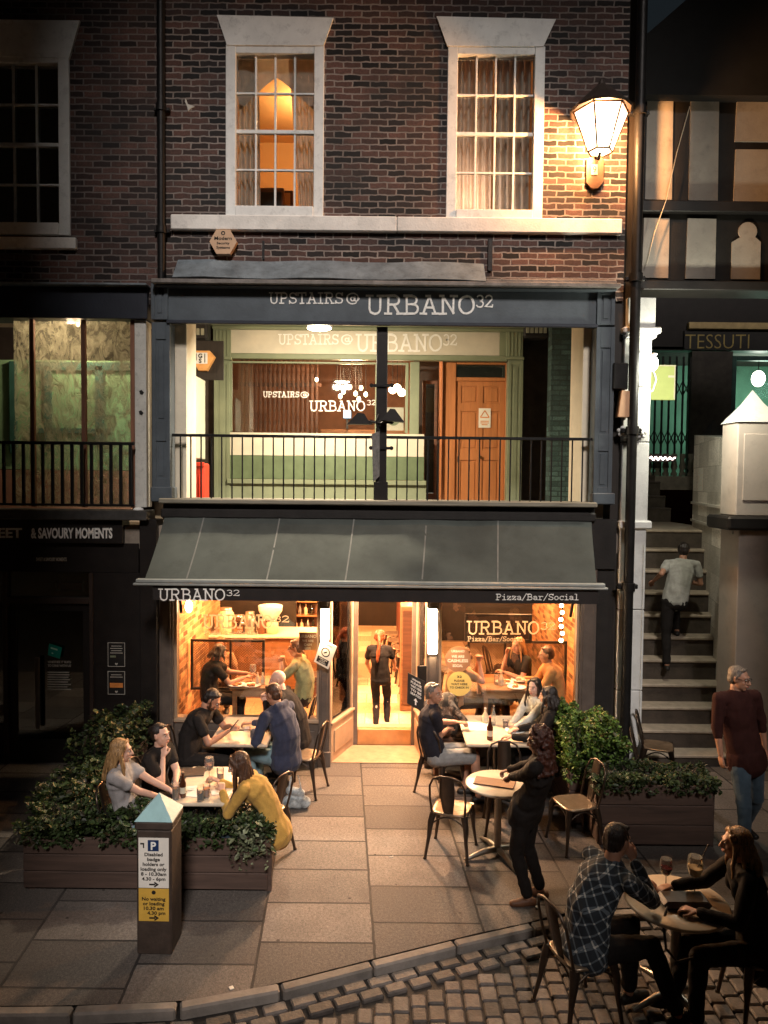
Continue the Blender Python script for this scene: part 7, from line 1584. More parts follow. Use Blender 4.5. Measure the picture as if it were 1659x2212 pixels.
def person(label, head, hip, bf, hf, s=1.0, pitch=0, tilt=0, hands=None, feet=None, knee=None, skin=SK_F, top=None, sleeve='short', bottom=None, leg='long', shoes=SHOE, hair='short', hairm=H_DRK, hairlen=.25, female=False, vox=.0085, curl=(35,35), elbow=None, beard=None, glasses=False, hoodie=False, wide=1.0, detail=True, group=None, lateye=None, hem=.0, toes=None, palm=(None,None), bend=.03):
    F = dirv(bf); Rt = Vector((F.y, -F.x, 0)); up = Vector((0,0,1)); head = Vector(head); hip = Vector(hip)
    root = thing('person', label, 'person', (hip.x, hip.y, 0), group)
    # head frame
    H = dirv(hf); Hr = Vector((H.y, -H.x, 0)); Hf = (H*math.cos(R(pitch)) + up*math.sin(R(pitch))).normalized(); Hu = Hr.cross(Hf).normalized()
    if tilt: rotm = Matrix.Rotation(R(tilt), 3, Hf); Hr = rotm @ Hr; Hu = rotm @ Hu
    neck_top = head - Hu*.085*s - Hf*.022*s
    sp = (neck_top - hip); spd = sp.normalized(); nb = neck_top - (spd*.5+up*.5).normalized()*.075*s + spd.cross(Rt).normalized()*0
    back = -(F - spd*F.dot(spd)).normalized()
    mid = hip.lerp(nb, .45) + back*bend*s; chest = hip.lerp(nb, .78) + back*bend*.6*s
    shw = (.165 if female else .19)*s*wide; SHc = nb - spd*.035*s
    # aim the shoulders between body facing and nothing else
    sh = {1: SHc + Rt*shw, -1: SHc - Rt*shw}
    ua, fa = .285*s, .25*s; th, sn = .44*s, .43*s
    body, tp, bt = MB(), MB(), MB(); g = .014
    hw_ = 1.05 if female else 1.0
    torso = [(hip+spd*.02*s, mid, .112*s*hw_, .098*s*(.94 if female else 1.12), 1.42), (mid, chest, .098*s*(.94 if female else 1.12), .114*s, 1.38), (chest, SHc-spd*.01*s, .112*s, .085*s, 1.5)]
    for a, b, r0, r1, k in torso: capsule(body, a, b, r0*wide, r1*wide, Rt, k); capsule(tp, a, b, r0*wide+g, r1*wide+g*.8, Rt, k*.98)
    if hem: capsule(tp, hip+spd*.02*s, hip-spd*hem*s, .125*s*hw_*wide+g, .13*s*hw_*wide+g, Rt, 1.35)
    if female:
        for sg in (1,-1):
            c = chest - back*.075*s + Rt*sg*.065*s - spd*.03*s; capsule(body, c, c+spd*.03*s, .052*s, .05*s); capsule(tp, c, c+spd*.03*s, .06*s, .058*s)
    capsule(body, nb-spd*.02*s, neck_top, .056*s*(.9 if female else 1.05), .052*s*(.9 if female else 1.05)); 
    capsule(tp, SHc-Rt*shw*.75, SHc+Rt*shw*.75, .062*s+g*.5, .062*s+g*.5); capsule(body, SHc-Rt*shw*.85, SHc+Rt*shw*.85, .056*s, .056*s)
    if hoodie:
        for k in range(-3, 4): c = nb + back*.07*s*(1-.06*abs(k)) + Rt*.028*k*s + up*.01*s; capsule(tp, c, c+up*.03*s, .045*s, .04*s)
        capsule(tp, nb-Rt*.06*s-back*.04*s, nb-Rt*.06*s+back*.05*s+up*.02*s, .03*s, .035*s); capsule(tp, nb+Rt*.06*s-back*.04*s, nb+Rt*.06*s+back*.05*s+up*.02*s, .03*s, .035*s)
    # arms
    hands = hands or {}; elbow = elbow or {}; palm = {1: palm[0], -1: palm[1]} if isinstance(palm, tuple) else palm
    for sg in (1, -1):
        tgt = hands.get(sg, sh[sg] + Rt*sg*.09*s + F*.10*s - up*.50*s); hint = elbow.get(sg, Rt*sg*.6 - up*.8 - F*.3)
        e, wv = ik(sh[sg], tgt, ua, fa, hint); d_ = (wv-e).normalized()
        capsule(body, sh[sg], e, .046*s*wide, .037*s*wide); capsule(body, e, wv, .038*s*wide, .026*s)
        hn = palm.get(sg) or (-up if abs(d_.z) < .6 else -Rt*sg)
        hand(body, wv+d_*.012*s, d_, hn, sg if True else 1, s, curl[0 if sg == 1 else 1])
        if sleeve == 'long': capsule(tp, sh[sg], e, .054*s*wide+g*.6, .045*s*wide+g*.5); capsule(tp, e, wv-d_*.01*s, .046*s*wide+g*.5, .036*s+g*.3)
        elif sleeve == 'rolled': capsule(tp, sh[sg], e, .052*s*wide+g*.6, .045*s*wide+g*.5); capsule(tp, e, e.lerp(wv,.3), .044*s*wide+g*.5, .04*s+g*.4)
        elif sleeve == 'short': capsule(tp, sh[sg], sh[sg].lerp(e,.55), .053*s*wide+g*.5, .052*s*wide+g*.6)
    # legs
    sh_objs = []
    for sg in (1, -1):
        hj = hip + Rt*sg*.088*s - spd*.0; ft = Vector(feet[sg]); hint = (knee or {}).get(sg, F + up*.4); kn, an = ik(hj, ft + up*.075*s, th, sn, hint)
        capsule(body, hj, kn, .078*s*wide, .052*s); capsule(body, kn, an, .052*s, .036*s); dk = (kn-an)
        capsule(body, kn.lerp(an,.22)+(-F)*.012*s, kn.lerp(an,.5)-F*.012*s, .05*s, .042*s)
        tf = dirv(toes[sg]) if toes else F; 
        sole = an - up*.045*s; capsule(body, sole-tf*.02*s, sole+tf*.12*s-up*.012*s, .03*s, .024*s)
        if leg == 'long': capsule(bt, hj, kn, .088*s*wide+g*.5, .064*s+g*.4); capsule(bt, kn, an+(kn-an)*.1, .064*s+g*.4, .050*s+g*.3)
        elif leg == 'slim': capsule(bt, hj, kn, .086*s*wide+g*.3, .066*s+g*.3); capsule(bt, kn, an+(kn-an)*.05, .066*s+g*.3, .044*s+g*.2)
        elif leg == 'shorts': capsule(bt, hj, hj.lerp(kn,.86), .09*s*wide+g*.5, .082*s+g*.5)
        if shoes:
            m_ = MB(); capsule(m_, sole-tf*.045*s, sole+tf*.06*s, .040*s, .042*s, Rt, 1.0); capsule(m_, sole+tf*.05*s-up*.006*s, sole+tf*.145*s-up*.010*s, .039*s, .031*s, Rt, 1.15); sh_objs.append(m_)
    capsule(bt, hip-Rt*.06*s, hip+Rt*.06*s, .105*s*hw_*wide+g*.4, .105*s*hw_*wide+g*.4); capsule(bt, hip-Rt*.05*s, hip-Rt*.05*s+spd*.08*s, .10*s*wide+g*.3, .095*s*wide+g*.3); capsule(bt, hip+Rt*.05*s, hip+Rt*.05*s+spd*.08*s, .10*s*wide+g*.3, .095*s*wide+g*.3)
    # head with face
    def hp(x, y, z): return head + Hr*(x*s) + Hf*(y*s) + Hu*(z*s)
    Q = Matrix((Hr, Hf, Hu)).transposed().to_quaternion()
    body.ball(hp(0,-.012,.022), (.073*s,.092*s,.092*s), 20, Q); body.ball(hp(0,.022,-.035), (.056*s,.064*s,.078*s), 18, Q); body.ball(hp(0,.052,-.088), (.026*s,.026*s,.022*s), 12, Q)
    capsule(body, hp(0,.086,.018), hp(0,.108,-.024), .0095*s, .0135*s, n=8); capsule(body, hp(-.030,.074,.030), hp(.030,.074,.030), .0135*s, .0135*s, n=8)
    for sg in (1,-1): body.ball(hp(sg*.034,.058,-.022), (.020*s,.020*s,.020*s), 8, Q); capsule(body, hp(sg*.074,-.008,.018), hp(sg*.071,-.004,-.018), .0135*s, .009*s, n=7); body.ball(hp(sg*.013,.094,-.026), .009*s, 7)
    capsule(body, hp(-.015,.084,-.056), hp(.015,.084,-.056), .0095*s, .0095*s, n=7)
    b_ = remeshed(body, 'body', skin, root, min(vox, .0075) if detail else vox, 2, None, .4)
    if detail:
        e_ = MB(); ir = MB(); br = MB()
        for sg in (1,-1):
            e_.ball(hp(sg*.029,.0785,.010), (.0115*s,.0085*s,.0075*s), 8, Q); ir.ball(hp(sg*.029,.086,.010), (.0052*s,.003*s,.0056*s), 8, Q); 
            P = [hp(sg*.013,.0905,.029), hp(sg*.03,.0885,.034), hp(sg*.046,.077,.029)]; br.tube(P, .0034*s, 6)
            e_2 = None
        for nm_, m_, mt in (('eye', e_, EYEW), ('iris', ir, EYED), ('eyebrow', br, hairm if hairm is not H_BLO else H_LBR)): m_.build(nm_, mt, b_)
        lp = MB(); lp.ball(hp(0,.0935,-.0535), (.020*s,.006*s,.0045*s), 10, Q).ball(hp(0,.092,-.0605), (.016*s,.006*s,.0045*s), 10, Q); lp.build('lips', LIP, b_)
    rr = random.Random(hash(label) % 9999 if False else len(label)*7+3)
    hm = MB()
    if hair != 'none':
        hm.ball(hp(0,-.026,.040), (.080*s,.090*s,.085*s), 18, Q)
        hm.ball(hp(0,-.050,-.005), (.074*s,.062*s,.072*s), 14, Q)
        capsule(hm, hp(-.035,.040,.098), hp(.035,.040,.098), .015*s, .015*s)
        if hair in ('short',):
            for sg in (1,-1): capsule(hm, hp(sg*.072,.006,.04), hp(sg*.072,.002,.0), .010*s, .006*s)
        if hair in ('long', 'pony', 'bob'):
            for sg in (1,-1): capsule(hm, hp(sg*.060,.040,.070), hp(sg*.078,.000,-.02), .022*s, .020*s)
        if hair in ('long', 'bob'):
            Ln = (.13 if hair == 'bob' else hairlen)*s
            for k in range(15):
                a = -150+300*k/14 + (180); ca = math.sin(R(a)); cb = math.cos(R(a)); # around the back of the head
                st = hp(.070*ca, -.012+.078*cb if cb < .4 else .02, .02); 
                if cb > .55: continue
                dn = -up*Ln*(1-.12*abs(ca)); out_v = (Hr*ca*.2 + Hf*min(cb,.3)*.30)*s*.2; prev = st; drape = (back*.03*s if cb < .2 else Hf*.01*s)
                for q in range(1, 6):
                    v = q/5; p = st + dn*v + out_v*math.sin(v*1.6) + drape*v + Vector((rr.uniform(-.005,.005), rr.uniform(-.005,.005), 0)); capsule(hm, prev, p, (.026-.002*q)*s, (.024-.0026*q)*s, n=7); prev = p
        if hair == 'pony':
            prev = hp(0,-.11,.055); capsule(hm, hp(0,-.08,.05), prev, .03*s, .024*s)
            for q in range(1, 7): v = q/6; p = hp(0,-.11,.055) + (back*(.035+.075*min(1,v*2.2)) - up*hairlen*v)*s + Rt*.012*s*math.sin(v*5); capsule(hm, prev, p, (.036-.001*q)*s, (.037-.0028*q)*s, n=8); prev = p
        if hair == 'bun': hm.ball(hp(0,-.115,.03), .042*s, 12)
        if hair == 'curly':
            for _ in range(330):
                th_ = rr.uniform(0,6.28); zz = rr.uniform(-1.25,1); rd = math.sqrt(max(.25,1-min(1,abs(zz))**2)); p = Vector((math.cos(th_)*rd*.105, math.sin(th_)*rd*.105-.03, zz*.115+.02))
                if p.y > .045 and p.z < .07: continue
                hm.ball(hp(p.x*rr.uniform(.85,1.15), p.y, p.z*1.05), rr.uniform(.011,.02)*s, 7)
            for k in range(26):
                a = rr.uniform(-1.9,1.9)+math.pi; q0 = hp(math.sin(a)*.085, math.cos(a)*.085-.02, -.06)
                for j in range(7): q0 = q0 - up*.03*s + Vector((rr.uniform(-.014,.014), rr.uniform(-.014,.014), 0)); hm.ball(q0, rr.uniform(.017,.026)*s, 6)
        nz_ = [(.005, 60, 5, .22), (.0045, 140, 9, .15)] if hair != 'curly' else [(.004, 90, 5, 1)]
        remeshed(hm, 'hair', hairm, root, .0075, 1, nz_)
    if beard:
        m_ = MB(); m_.ball(hp(0,.030,-.070), (.056*s,.062*s,.040*s), 14, Q)
        for sg in (1,-1): capsule(m_, hp(sg*.062,.008,.0), hp(sg*.050,.035,-.055), .013*s, .018*s)
        remeshed(m_, 'beard', beard, root, .007, 1, [(.002,150,3,1)])
    if glasses:
        m_ = MB()
        for sg in (1,-1):
            P = [hp(sg*.031+.021*math.cos(R(a)), .098, .010+.016*math.sin(R(a))) for a in range(0,361,30)]; m_.tube(P, .0022*s, 5); m_.tube([hp(sg*.05,.096,.014), hp(sg*.076,.0,.016)], .002*s, 5)
        m_.tube([hp(-.01,.099,.012), hp(.01,.099,.012)], .002*s, 5); m_.build('glasses', BLACKP, root)
    if top: remeshed(tp, 'top', top, root, vox*1.15, 3, [(.0062, 20, 3, 1.3), (.004, 48, 8, 1)])
    if bottom: remeshed(bt, 'shorts' if leg == 'shorts' else 'trousers', bottom, root, vox*1.15, 3, [(.0065, 20, 4, 1.4), (.003, 50, 6, 1)])
    if shoes:
        for m_ in sh_objs: remeshed(m_, 'shoe', shoes, root, .009, 2)
    return root
def seated_feet(hip, face, out=.42, spread=.11, z=0.0):
    F = dirv(face); Rt = Vector((F.y,-F.x,0)); return {1: Vector((hip[0],hip[1],z)) + F*out + Rt*spread, -1: Vector((hip[0],hip[1],z)) + F*(out-.06) - Rt*spread}
V = Vector
BLK = cloth('black_cotton', (.018,.015,.014)); NVY = cloth('navy_knit', (.035,.04,.07)); GRY = cloth('grey_marl', (.30,.28,.28)); YEL = cloth('mustard_jacket', (.50,.29,.07)); JEAN = cloth('blue_denim', (.05,.075,.10)); JEANP = cloth('pale_denim', (.16,.24,.27))
PGRN = cloth('pale_green_polo', (.42,.42,.22)); WHT = cloth('white_blouse', (.50,.47,.41)); MAR = cloth('maroon_shirt', (.035,.011,.009)); SHT = cloth('grey_shorts', (.24,.235,.23)); PNK = cloth('peach_top', (.55,.33,.2)); DNAVY = cloth('dark_navy_tee', (.020,.019,.026)); BRT = cloth('brown_trousers', (.05,.03,.02)); ORT = cloth('orange_sweater', (.50,.24,.09))
# --- left front table
h = gz(262, 1622, 1.17); hip = V((h.x+.10, h.y-.0, .50))
person('woman with long fair hair and grey t-shirt leaning back beside the planter', h, hip, -2, 8, .97, pitch=-4, hands={1: gz(352,1724,.70), -1: gz(382,1716,.78)}, feet=seated_feet(hip, 5, .5), skin=SK_P, top=GRY, bottom=JEANP, hair='long', hairm=H_BLO, hairlen=.30, female=True, curl=(25,25), hem=.05)
chair((hip.x-.03, hip.y, 0), 2, 'metal chair under the fair haired woman beside the planter')
h = gz(347, 1588, 1.16); hip = V((h.x-.08, h.y+.10, .50))
person('dark haired woman in a black t-shirt resting her chin on her fist', h, hip, -15, -22, .97, pitch=0, hands={1: gz(352,1640,.95), -1: gz(380,1690,.76)}, elbow={1: V((.3,-.5,-1)), -1: V((.2,.5,-.6))}, feet=seated_feet(hip, -10, .5), skin=SK_P, top=BLK, bottom=BLK, hair='bun', hairm=H_DRK, female=True, curl=(75,30), wide=1.08)
chair((hip.x-.02, hip.y, 0), -10, 'metal chair under the dark haired woman with her chin on her fist')
h = gz(516, 1652, 1.08); hip = V((h.x+.33, h.y-.02, .50))
person('woman in a mustard yellow jacket bending over the front left table', h, hip, 176, 186, .98, pitch=-22, hands={1: gz(478,1690,.79), -1: gz(482,1712,.79)}, elbow={1: V((0,.5,-1)), -1: V((.1,-.7,-.8))}, feet=seated_feet(hip, 180, .42), skin=SK_F, top=YEL, sleeve='long', bottom=JEAN, hair='long', hairm=H_BRO, hairlen=.36, female=True, bend=.07, hem=.06)
# --- left rear table
h = gz(458, 1512, 1.17); hip = V((h.x-.26, h.y-.02, .50))
person('bearded man in a black t-shirt looking down at his phone', h, hip, -6, -4, 1.03, pitch=-38, hands={1: gz(492,1580,.84), -1: gz(500,1568,.86)}, elbow={1: V((.1,-.6,-1)), -1: V((.1,.6,-.8))}, feet=seated_feet(hip, 0, .45), skin=SK_M, top=BLK, bottom=BLK, hair='short', hairm=H_DRK, beard=H_BRO, curl=(55,55), bend=.07, wide=1.05)
p = gz(500, 1566, .90); M = Matrix.Translation((p.x+.03, p.y, .90)) @ Matrix.Rotation(R(-50), 4, 'Y') @ Matrix.Rotation(R(20), 4, 'Z'); ph = MB().box(-.075,.075,-.036,.036,-.004,.004,.002,M).build('phone', BLACKP, None, 'phone held up by the bearded man at the rear left table', 'phone')
chair((hip.x, hip.y, 0), 0, 'metal chair under the bearded man with the phone')
h = gz(590, 1500, 1.22); hip = V((h.x+.16, h.y-.05, .50))
person('man in a navy hooded top seen from behind at the rear left table', h, hip, 150, 146, 1.05, pitch=-18, hands={1: gz(548,1562,.80), -1: gz(548,1580,.80)}, elbow={1: V((0,.4,-1)), -1: V((-.1,-.7,-.8))}, feet=seated_feet(hip, 165, .4), skin=SK_M, top=NVY, sleeve='long', bottom=JEANP, hair='short', hairm=H_BRO, hoodie=True, bend=.07, wide=1.12, hem=.04)
h = gz(600, 1468, 1.26); hip = V((h.x+.30, h.y-.02, .50))
person('balding man in a black jacket behind the navy hooded man', h, hip, 172, 185, 1.0, pitch=-10, hands={1: V((h.x-.12,h.y+.05,1.0)), -1: V((h.x-.14,h.y-.08,1.0))}, feet=seated_feet(hip, 180, .3), skin=SK_P, top=BLK, sleeve='long', bottom=BLK, hair='none', hairm=H_GRY, bend=.06)
# bags beside the right-hand chairs of the left tables
p = gz(640, 1712, .18); mb = MB(); capsule(mb, (p.x-.09,p.y,.07), (p.x+.10,p.y,.07), .075, .07); capsule(mb, (p.x-.07,p.y+.01,.20), (p.x+.06,p.y,.18), .05, .045); mb.tube([(p.x-.08,p.y,.22),(p.x-.06,p.y,.36),(p.x+.02,p.y,.38),(p.x+.06,p.y,.2)], .014, 8); remeshed(mb, 'shoulder_bag', cloth('pale_print_bag', (.30,.33,.34), var=.7), None, .012, 2, [(.008,22,3,1)]); bg_ = COL.objects['shoulder_bag']; tag(bg_, 'pale patterned bag on the ground beside the left chairs', 'bag')
# --- waitress in the doorway
wy = 1.05; hd = at(820, 1376, wy); 
person('waitress in black with a long auburn ponytail walking in through the doorway', hd, V((at(822,1462,wy).x, wy+.0, at(822,1466,wy).z)), 88, 82, .87, pitch=-3, hands={1: at(852,1440,wy+.26), -1: at(798,1446,wy+.24)}, elbow={1: V((.6,-.3,-1)), -1: V((-.6,-.3,-1))}, feet={1: at(836,1565,wy+.05)-V((0,0,.04)), -1: at(812,1573,wy-.05)-V((0,0,.04))}, skin=SK_F, top=BLK, bottom=BLK, leg='slim', hair='pony', shoes=mat('dark_flat', (.04,.025,.02), .6), hairm=H_RED, hairlen=.42, female=True, vox=.008, hem=.0, wide=.96)
# --- inside the left window
rect_table('wooden dining table with plates inside the left window', at(498,1500,.3).x, at(598,1500,.3).x, .22, .85, .96, OAKW, FZ, 'four')
zt_ = .96
for px, py, lab in ((541,1487,'white plate of food on the table inside the left window'),(512,1481,'second plate at the back of the table inside the left window')): p = gz(px, py, zt_); plate(lab, p.x, max(.3,p.y), zt_, .12, FOOD)
p = gz(546, 1472, zt_); wineglass('empty wine glass on the table inside the left window', p.x, max(.4,p.y), zt_, None, 1.1)
for px, py, lab in ((566,1480,'pale sauce bottle inside the left window'),(556,1478,'short round jar inside the left window')): p = gz(px, py, zt_); bottle(lab, p.x, max(.4,p.y), zt_, JAR, .16, .03)
def inside_feet(hip, face): return seated_feet(hip, face, .38, .1, FZ)
h = gz(464, 1420, 1.36); h.y = max(h.y, .5); hip = V((h.x-.13, h.y-.0, .74))
person('dark haired woman in a black top eating inside the left window', h, hip, 18, 30, .95, pitch=-20, hands={1: V((h.x+.34,h.y+.0,1.02)), -1: V((h.x+.34,h.y+.22,1.02))}, elbow={1: V((.1,-.6,-1)), -1: V((.1,.6,-1))}, feet=inside_feet(hip, 15), skin=SK_M, top=BLK, bottom=BLK, hair='bob', hairm=H_DRK, female=True, vox=.010, bend=.06, wide=1.1)
h = gz(634, 1408, 1.42); h.y = max(h.y, .55); hip = V((h.x+.12, h.y, .74))
person('man in a pale green polo shirt leaning on the table inside the left window', h, hip, 172, 180, 1.0, pitch=-8, hands={1: V((h.x-.16,h.y+.05,1.22)), -1: V((h.x-.18,h.y-.06,1.22))}, elbow={1: V((-.4,.4,-1)), -1: V((-.4,-.4,-1))}, feet=inside_feet(hip, 180), skin=SK_M, top=PGRN, bottom=BRT, hair='short', hairm=H_BRO, vox=.010, bend=.06, wide=1.08, curl=(60,60))
h = at(476, 1392, 1.7); hip = V((h.x, 1.75, h.z-.66))
person('diner with light hair far behind the mesh partition on the left', h, hip, -80, -80, .95, feet=seated_feet(hip, -80, .35, .1, FZ), skin=SK_M, top=PNK, bottom=BRT, hair='bob', hairm=H_LBR, female=True, vox=.012, detail=False)
# --- right outdoor table
h = gz(937, 1498, 1.22); hip = V((h.x+.02, h.y-.05, .50))
person('man in a navy t-shirt and grey shorts looking across the rear right table', h, hip, 8, -38, 1.04, pitch=0, hands={1: gz(966,1576,.74), -1: gz(985,1560,.82)}, elbow={1: V((-.3,-.7,-.8)), -1: V((0,.6,-.8))}, feet={1: V((hip.x+.50,hip.y-.14,0)), -1: V((hip.x+.36,hip.y+.1,0))}, skin=SK_M, top=DNAVY, bottom=SHT, leg='shorts', hair='short', hairm=H_GRY, wide=1.08, bend=.05)
jk = thing('hung_jacket', 'camouflage patterned jacket over the bench behind the man in grey shorts', 'jacket', gz(975,1560,.5)); c = V((at(975,1525,-.25).x, -.28, .55)); mb = MB()
capsule(mb, c+V((-.12,0,.05)), c+V((-.04,0,.42)), .12, .10, V((1,0,0)), 1.2); capsule(mb, c+V((.1,.0,-.0)), c+V((0,0,.34)), .11, .09); capsule(mb, c+V((-.05,-.05,.42)), c+V((.12,-.12,.22)), .06, .05); capsule(mb, c+V((.12,-.12,.22)), c+V((.2,-.1,.12)), .05, .04); remeshed(mb, 'jacket', CAMO, jk, .012, 3, [(.012,20,3,1)])
bn = thing('low_bench', 'low dark bench against the right window behind the tables', 'bench', (at(985,1600,-.25).x, -.25, 0)); x_ = at(985,1600,-.25).x; MB().box(x_-.3, x_+.3, -.42, -.1, .42, .46, .01).build('seat', WALNUT, bn)
for sx in (-.25,.25): MB().box(x_+sx-.03, x_+sx+.03, -.40, -.12, 0, .419, .006).build('leg', WALNUT, bn)
h = gz(1154, 1484, 1.18); hip = V((h.x+.06, h.y+.02, .50))
person('dark haired woman in a white blouse facing the camera at the rear right table', h, hip, 205, 232, .95, pitch=-4, hands={1: gz(1108,1562,.79), -1: gz(1112,1574,.79)}, elbow={1: V((-.2,.5,-1)), -1: V((-.2,-.5,-1))}, feet=seated_feet(hip, 200, .4), skin=SK_P, top=WHT, sleeve='long', bottom=JEAN, hair='long', hairm=H_DRK, hairlen=.32, female=True)
h = gz(1184, 1504, 1.22); hip = V((h.x+.14, h.y-.05, .50))
person('woman in black with dark hair seen from behind at the rear right table', h, hip, 158, 150, 1.0, pitch=-6, hands={1: gz(1122,1574,.80), -1: gz(1110,1592,.80)}, elbow={1: V((0,.4,-1)), -1: V((-.1,-.5,-1))}, feet=seated_feet(hip, 170, .4), skin=SK_F, top=BLK, sleeve='long', bottom=BLK, hair='long', hairm=H_DRK, hairlen=.22, female=True, wide=1.1, hem=.05)
# --- inside the right window
rect_table('wooden dining table laid with plates inside the right window', at(1040,1500,.3).x, at(1168,1500,.3).x, .24, 1.05, .96, OAKW, FZ, 'four')
for px, py, lab in ((1120,1492,'white plate near the front of the table inside the right window'),(1090,1475,'white plate at the middle of the table inside the right window'),(1124,1470,'white plate before the fair haired woman inside the right window')): p = gz(px, py, zt_); plate(lab, p.x, max(.34,p.y), zt_, .13, FOOD)
p = gz(1086, 1486, zt_); bottle('squat sauce bottle on the table inside the right window', p.x, .45, zt_, JAR, .18, .035); p = gz(1072, 1478, zt_); tumbler('water glass on the table inside the right window', p.x, .5, zt_, None, .13, .036)
h = gz(1010, 1430, 1.36); h.y = max(h.y, .48); hip = V((h.x-.12, h.y, .74))
person('woman with brown hair and peach top eating behind the round stickers', h, hip, 10, 5, .98, pitch=-6, hands={1: V((h.x+.20,h.y-.02,1.26)), -1: V((h.x+.20,h.y+.08,1.26))}, elbow={1: V((.3,-.4,-1)), -1: V((.3,.4,-1))}, feet=inside_feet(hip, 10), skin=SK_P, top=PNK, bottom=BRT, hair='bob', hairm=H_LBR, female=True, vox=.010, wide=1.15, curl=(65,65), bend=.06)
h = gz(1138, 1418, 1.40); h.y = max(h.y, .95); hip = V((h.x+.10, h.y+.05, .74))
person('fair haired woman raising a hand to her mouth inside the right window', h, hip, 215, 215, .97, pitch=-4, hands={1: V((h.x-.17,h.y-.06,1.28)), -1: V((h.x-.20,h.y-.16,1.05))}, elbow={1: V((-.3,0,-1)), -1: V((0,-.5,-1))}, feet=inside_feet(hip, 200), skin=SK_F, top=BLK, bottom=BRT, hair='long', hairm=H_BLO, hairlen=.28, female=True, vox=.010, curl=(70,40))
h = gz(1196, 1432, 1.38); h.y = max(h.y, .48); hip = V((h.x+.14, h.y, .74))
person('older diner with short curly hair and orange sweater by the right window edge', h, hip, 178, 176, .98, pitch=-8, hands={1: V((h.x-.26,h.y+.12,1.02)), -1: V((h.x-.26,h.y-.04,1.02))}, feet=inside_feet(hip, 180), skin=SK_F, top=ORT, sleeve='long', bottom=BRT, hair='short', hairm=H_BRO, female=True, vox=.010, wide=1.12, bend=.06)
h = at(1098, 1420, 1.75); hip = V((h.x-.05, 1.8, h.z-.66)); person('dark haired diner far behind the mesh partition on the right', h, hip, 230, 230, .97, feet=seated_feet(hip, 230, .35, .1, FZ), skin=SK_M, top=BRT, bottom=BRT, hair='short', hairm=H_DRK, vox=.012, detail=False)
# --- standing woman with curly hair
fp_ = gz(1150, 1955, 0); hd = gz(1163, 1602, 1.54); hip = V((gz(1163,1800,.86).x, fp_.y+.03, .88))
person('standing woman in black with big curly hair reaching towards the round table', hd, hip, 150, 148, .955, pitch=-14, hands={-1: gz(1062,1694,.86), 1: V((hip.x-.25,hip.y+.45,.95))}, elbow={-1: V((.0,-.4,-.8)), 1: V((.5,.4,-1))}, feet={1: V((fp_.x+.10,fp_.y+.14,0)), -1: V((fp_.x-.04,fp_.y,0))}, knee={1: V((-.9,.5,0)), -1: V((-.9,.5,0))}, toes={1: 150, -1: 185}, skin=SK_F, top=BLK, sleeve='long', bottom=BLK, leg='long', shoes=mat('tan_sandal', (.16,.07,.035), .5), hair='curly', hairm=hairmat('curly_auburn_hair', (.075,.022,.012)), female=True, hem=.10, wide=1.04)
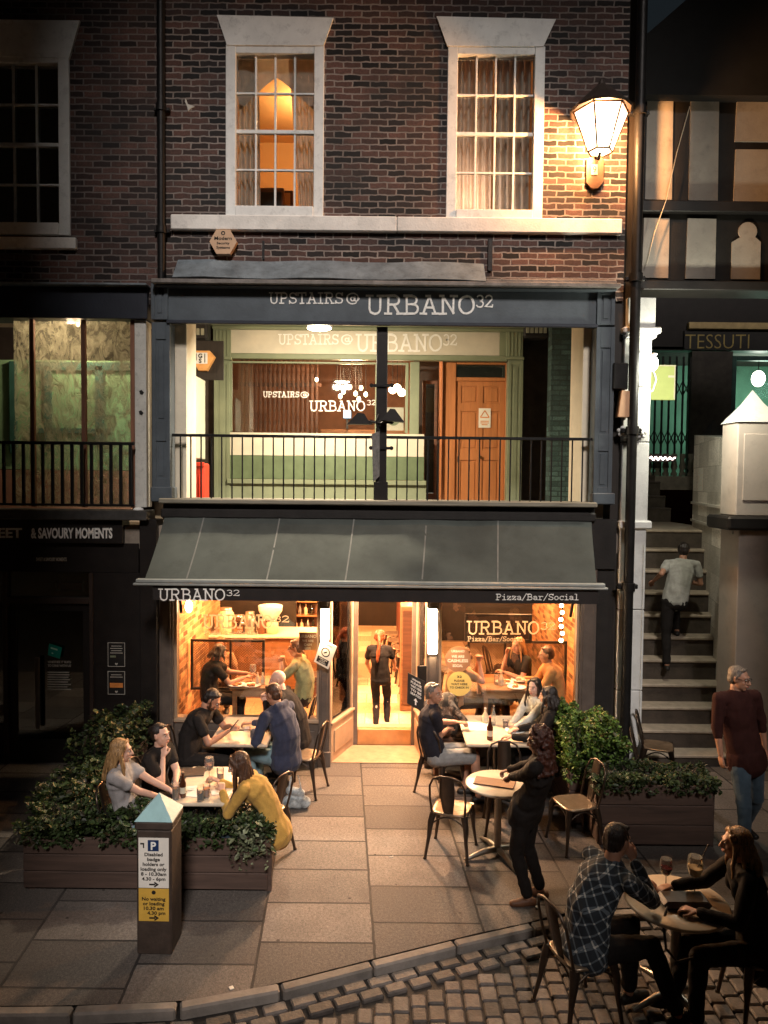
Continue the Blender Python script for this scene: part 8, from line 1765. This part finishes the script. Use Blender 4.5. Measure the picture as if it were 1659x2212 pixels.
# --- bottom right couple
h = gz(1334, 1816, 1.20); hip = V((h.x-.24, h.y-.08, .50))
person('man in a black and white plaid shirt leaning on the bottom right table', h, hip, 22, 32, 1.03, pitch=-12, hands={1: h + dirv(18)*.13 + V((0,-.05,-.15)), -1: V((h.x+.22,h.y+.20,.79))}, elbow={1: V((.5,-.3,-1)), -1: V((.4,.5,-1))}, feet={1: V((hip.x+.62,hip.y-.10,0)), -1: V((hip.x+.36,hip.y+.12,0))}, skin=SK_M, top=PLAID, sleeve='long', bottom=BLK, hair='short', hairm=H_DRK, bend=.07, wide=1.08, curl=(75,70), hem=.03, vox=.008)
chair((hip.x-.03, hip.y, 0), 20, 'metal chair under the man in the plaid shirt')
h = gz(1590, 1822, 1.20); hip = V((h.x+.14, h.y-.05, .50))
person('smiling woman with long fair hair and a black coat at the bottom right table', h, hip, 172, 165, .97, pitch=-4, hands={1: V((h.x-.36,h.y+.16,.80)), -1: V((h.x-.30,h.y-.14,.78))}, elbow={1: V((0,.5,-1)), -1: V((0,-.5,-1))}, feet={1: V((hip.x-.55,hip.y+.06,0)), -1: V((hip.x-.50,hip.y-.20,0))}, skin=SK_F, top=BLK, sleeve='long', bottom=BLK, hair='long', hairm=H_BLO, hairlen=.26, female=True, hem=.12, vox=.008)
chair((hip.x+.04, hip.y, 0), 178, 'metal chair under the woman in the black coat at the bottom right')
# --- walking man
wx = gz(1600, 1836, 0); hd = V((at(1597,1466,wx.y).x, wx.y, at(1597,1466,wx.y).z)); hip = V((wx.x+.03, wx.y, .93*1.03))
person('man in a maroon shirt, glasses and blue jeans walking past the steps', hd, hip, -75, -50, 1.03, pitch=-6, hands={1: V((hip.x-.30,hip.y-.10,.86)), -1: V((hip.x+.28,hip.y+.12,.86))}, elbow={1: V((-.6,.5,0)), -1: V((.6,.5,0))}, feet={1: V((wx.x-.10,wx.y-.30,0)), -1: V((wx.x+.18,wx.y+.28,.05))}, knee={1: V((0,-1,0)), -1: V((.2,-1,0))}, skin=SK_M, top=MAR, sleeve='rolled', bottom=JEAN, hair='short', hairm=H_GRY, glasses=True, wide=1.1, hem=.05)
# --- man climbing the stairs
y3, z3 = st_z[3][0]+.12, st_z[3][1]; y5, z5 = st_z[5][0]+.10, st_z[5][1]
fx = at(1440, 1470, y3).x; hd = at(1477, 1190, y3+.42); hip = V((at(1455,1310,y3+.2).x, y3+.18, at(1455,1302,y3+.2).z))
person('man in a white t-shirt and dark trousers climbing the stone steps', hd, hip, 78, 60, 1.02, pitch=-12, hands={1: V((hip.x+.28,hip.y+.35,hip.z+.28)), -1: V((hip.x-.2,hip.y+.25,hip.z+.3))}, feet={-1: V((fx,y3,z3)), 1: V((hip.x+.16,y5,z5))}, knee={1: V((.2,1,.3)), -1: V((0,1,0))}, skin=SK_M, top=cloth('dull_white_tee', (.36,.35,.32)), bottom=BLK, leg='long', hair='short', hairm=H_DRK, wide=1.05)
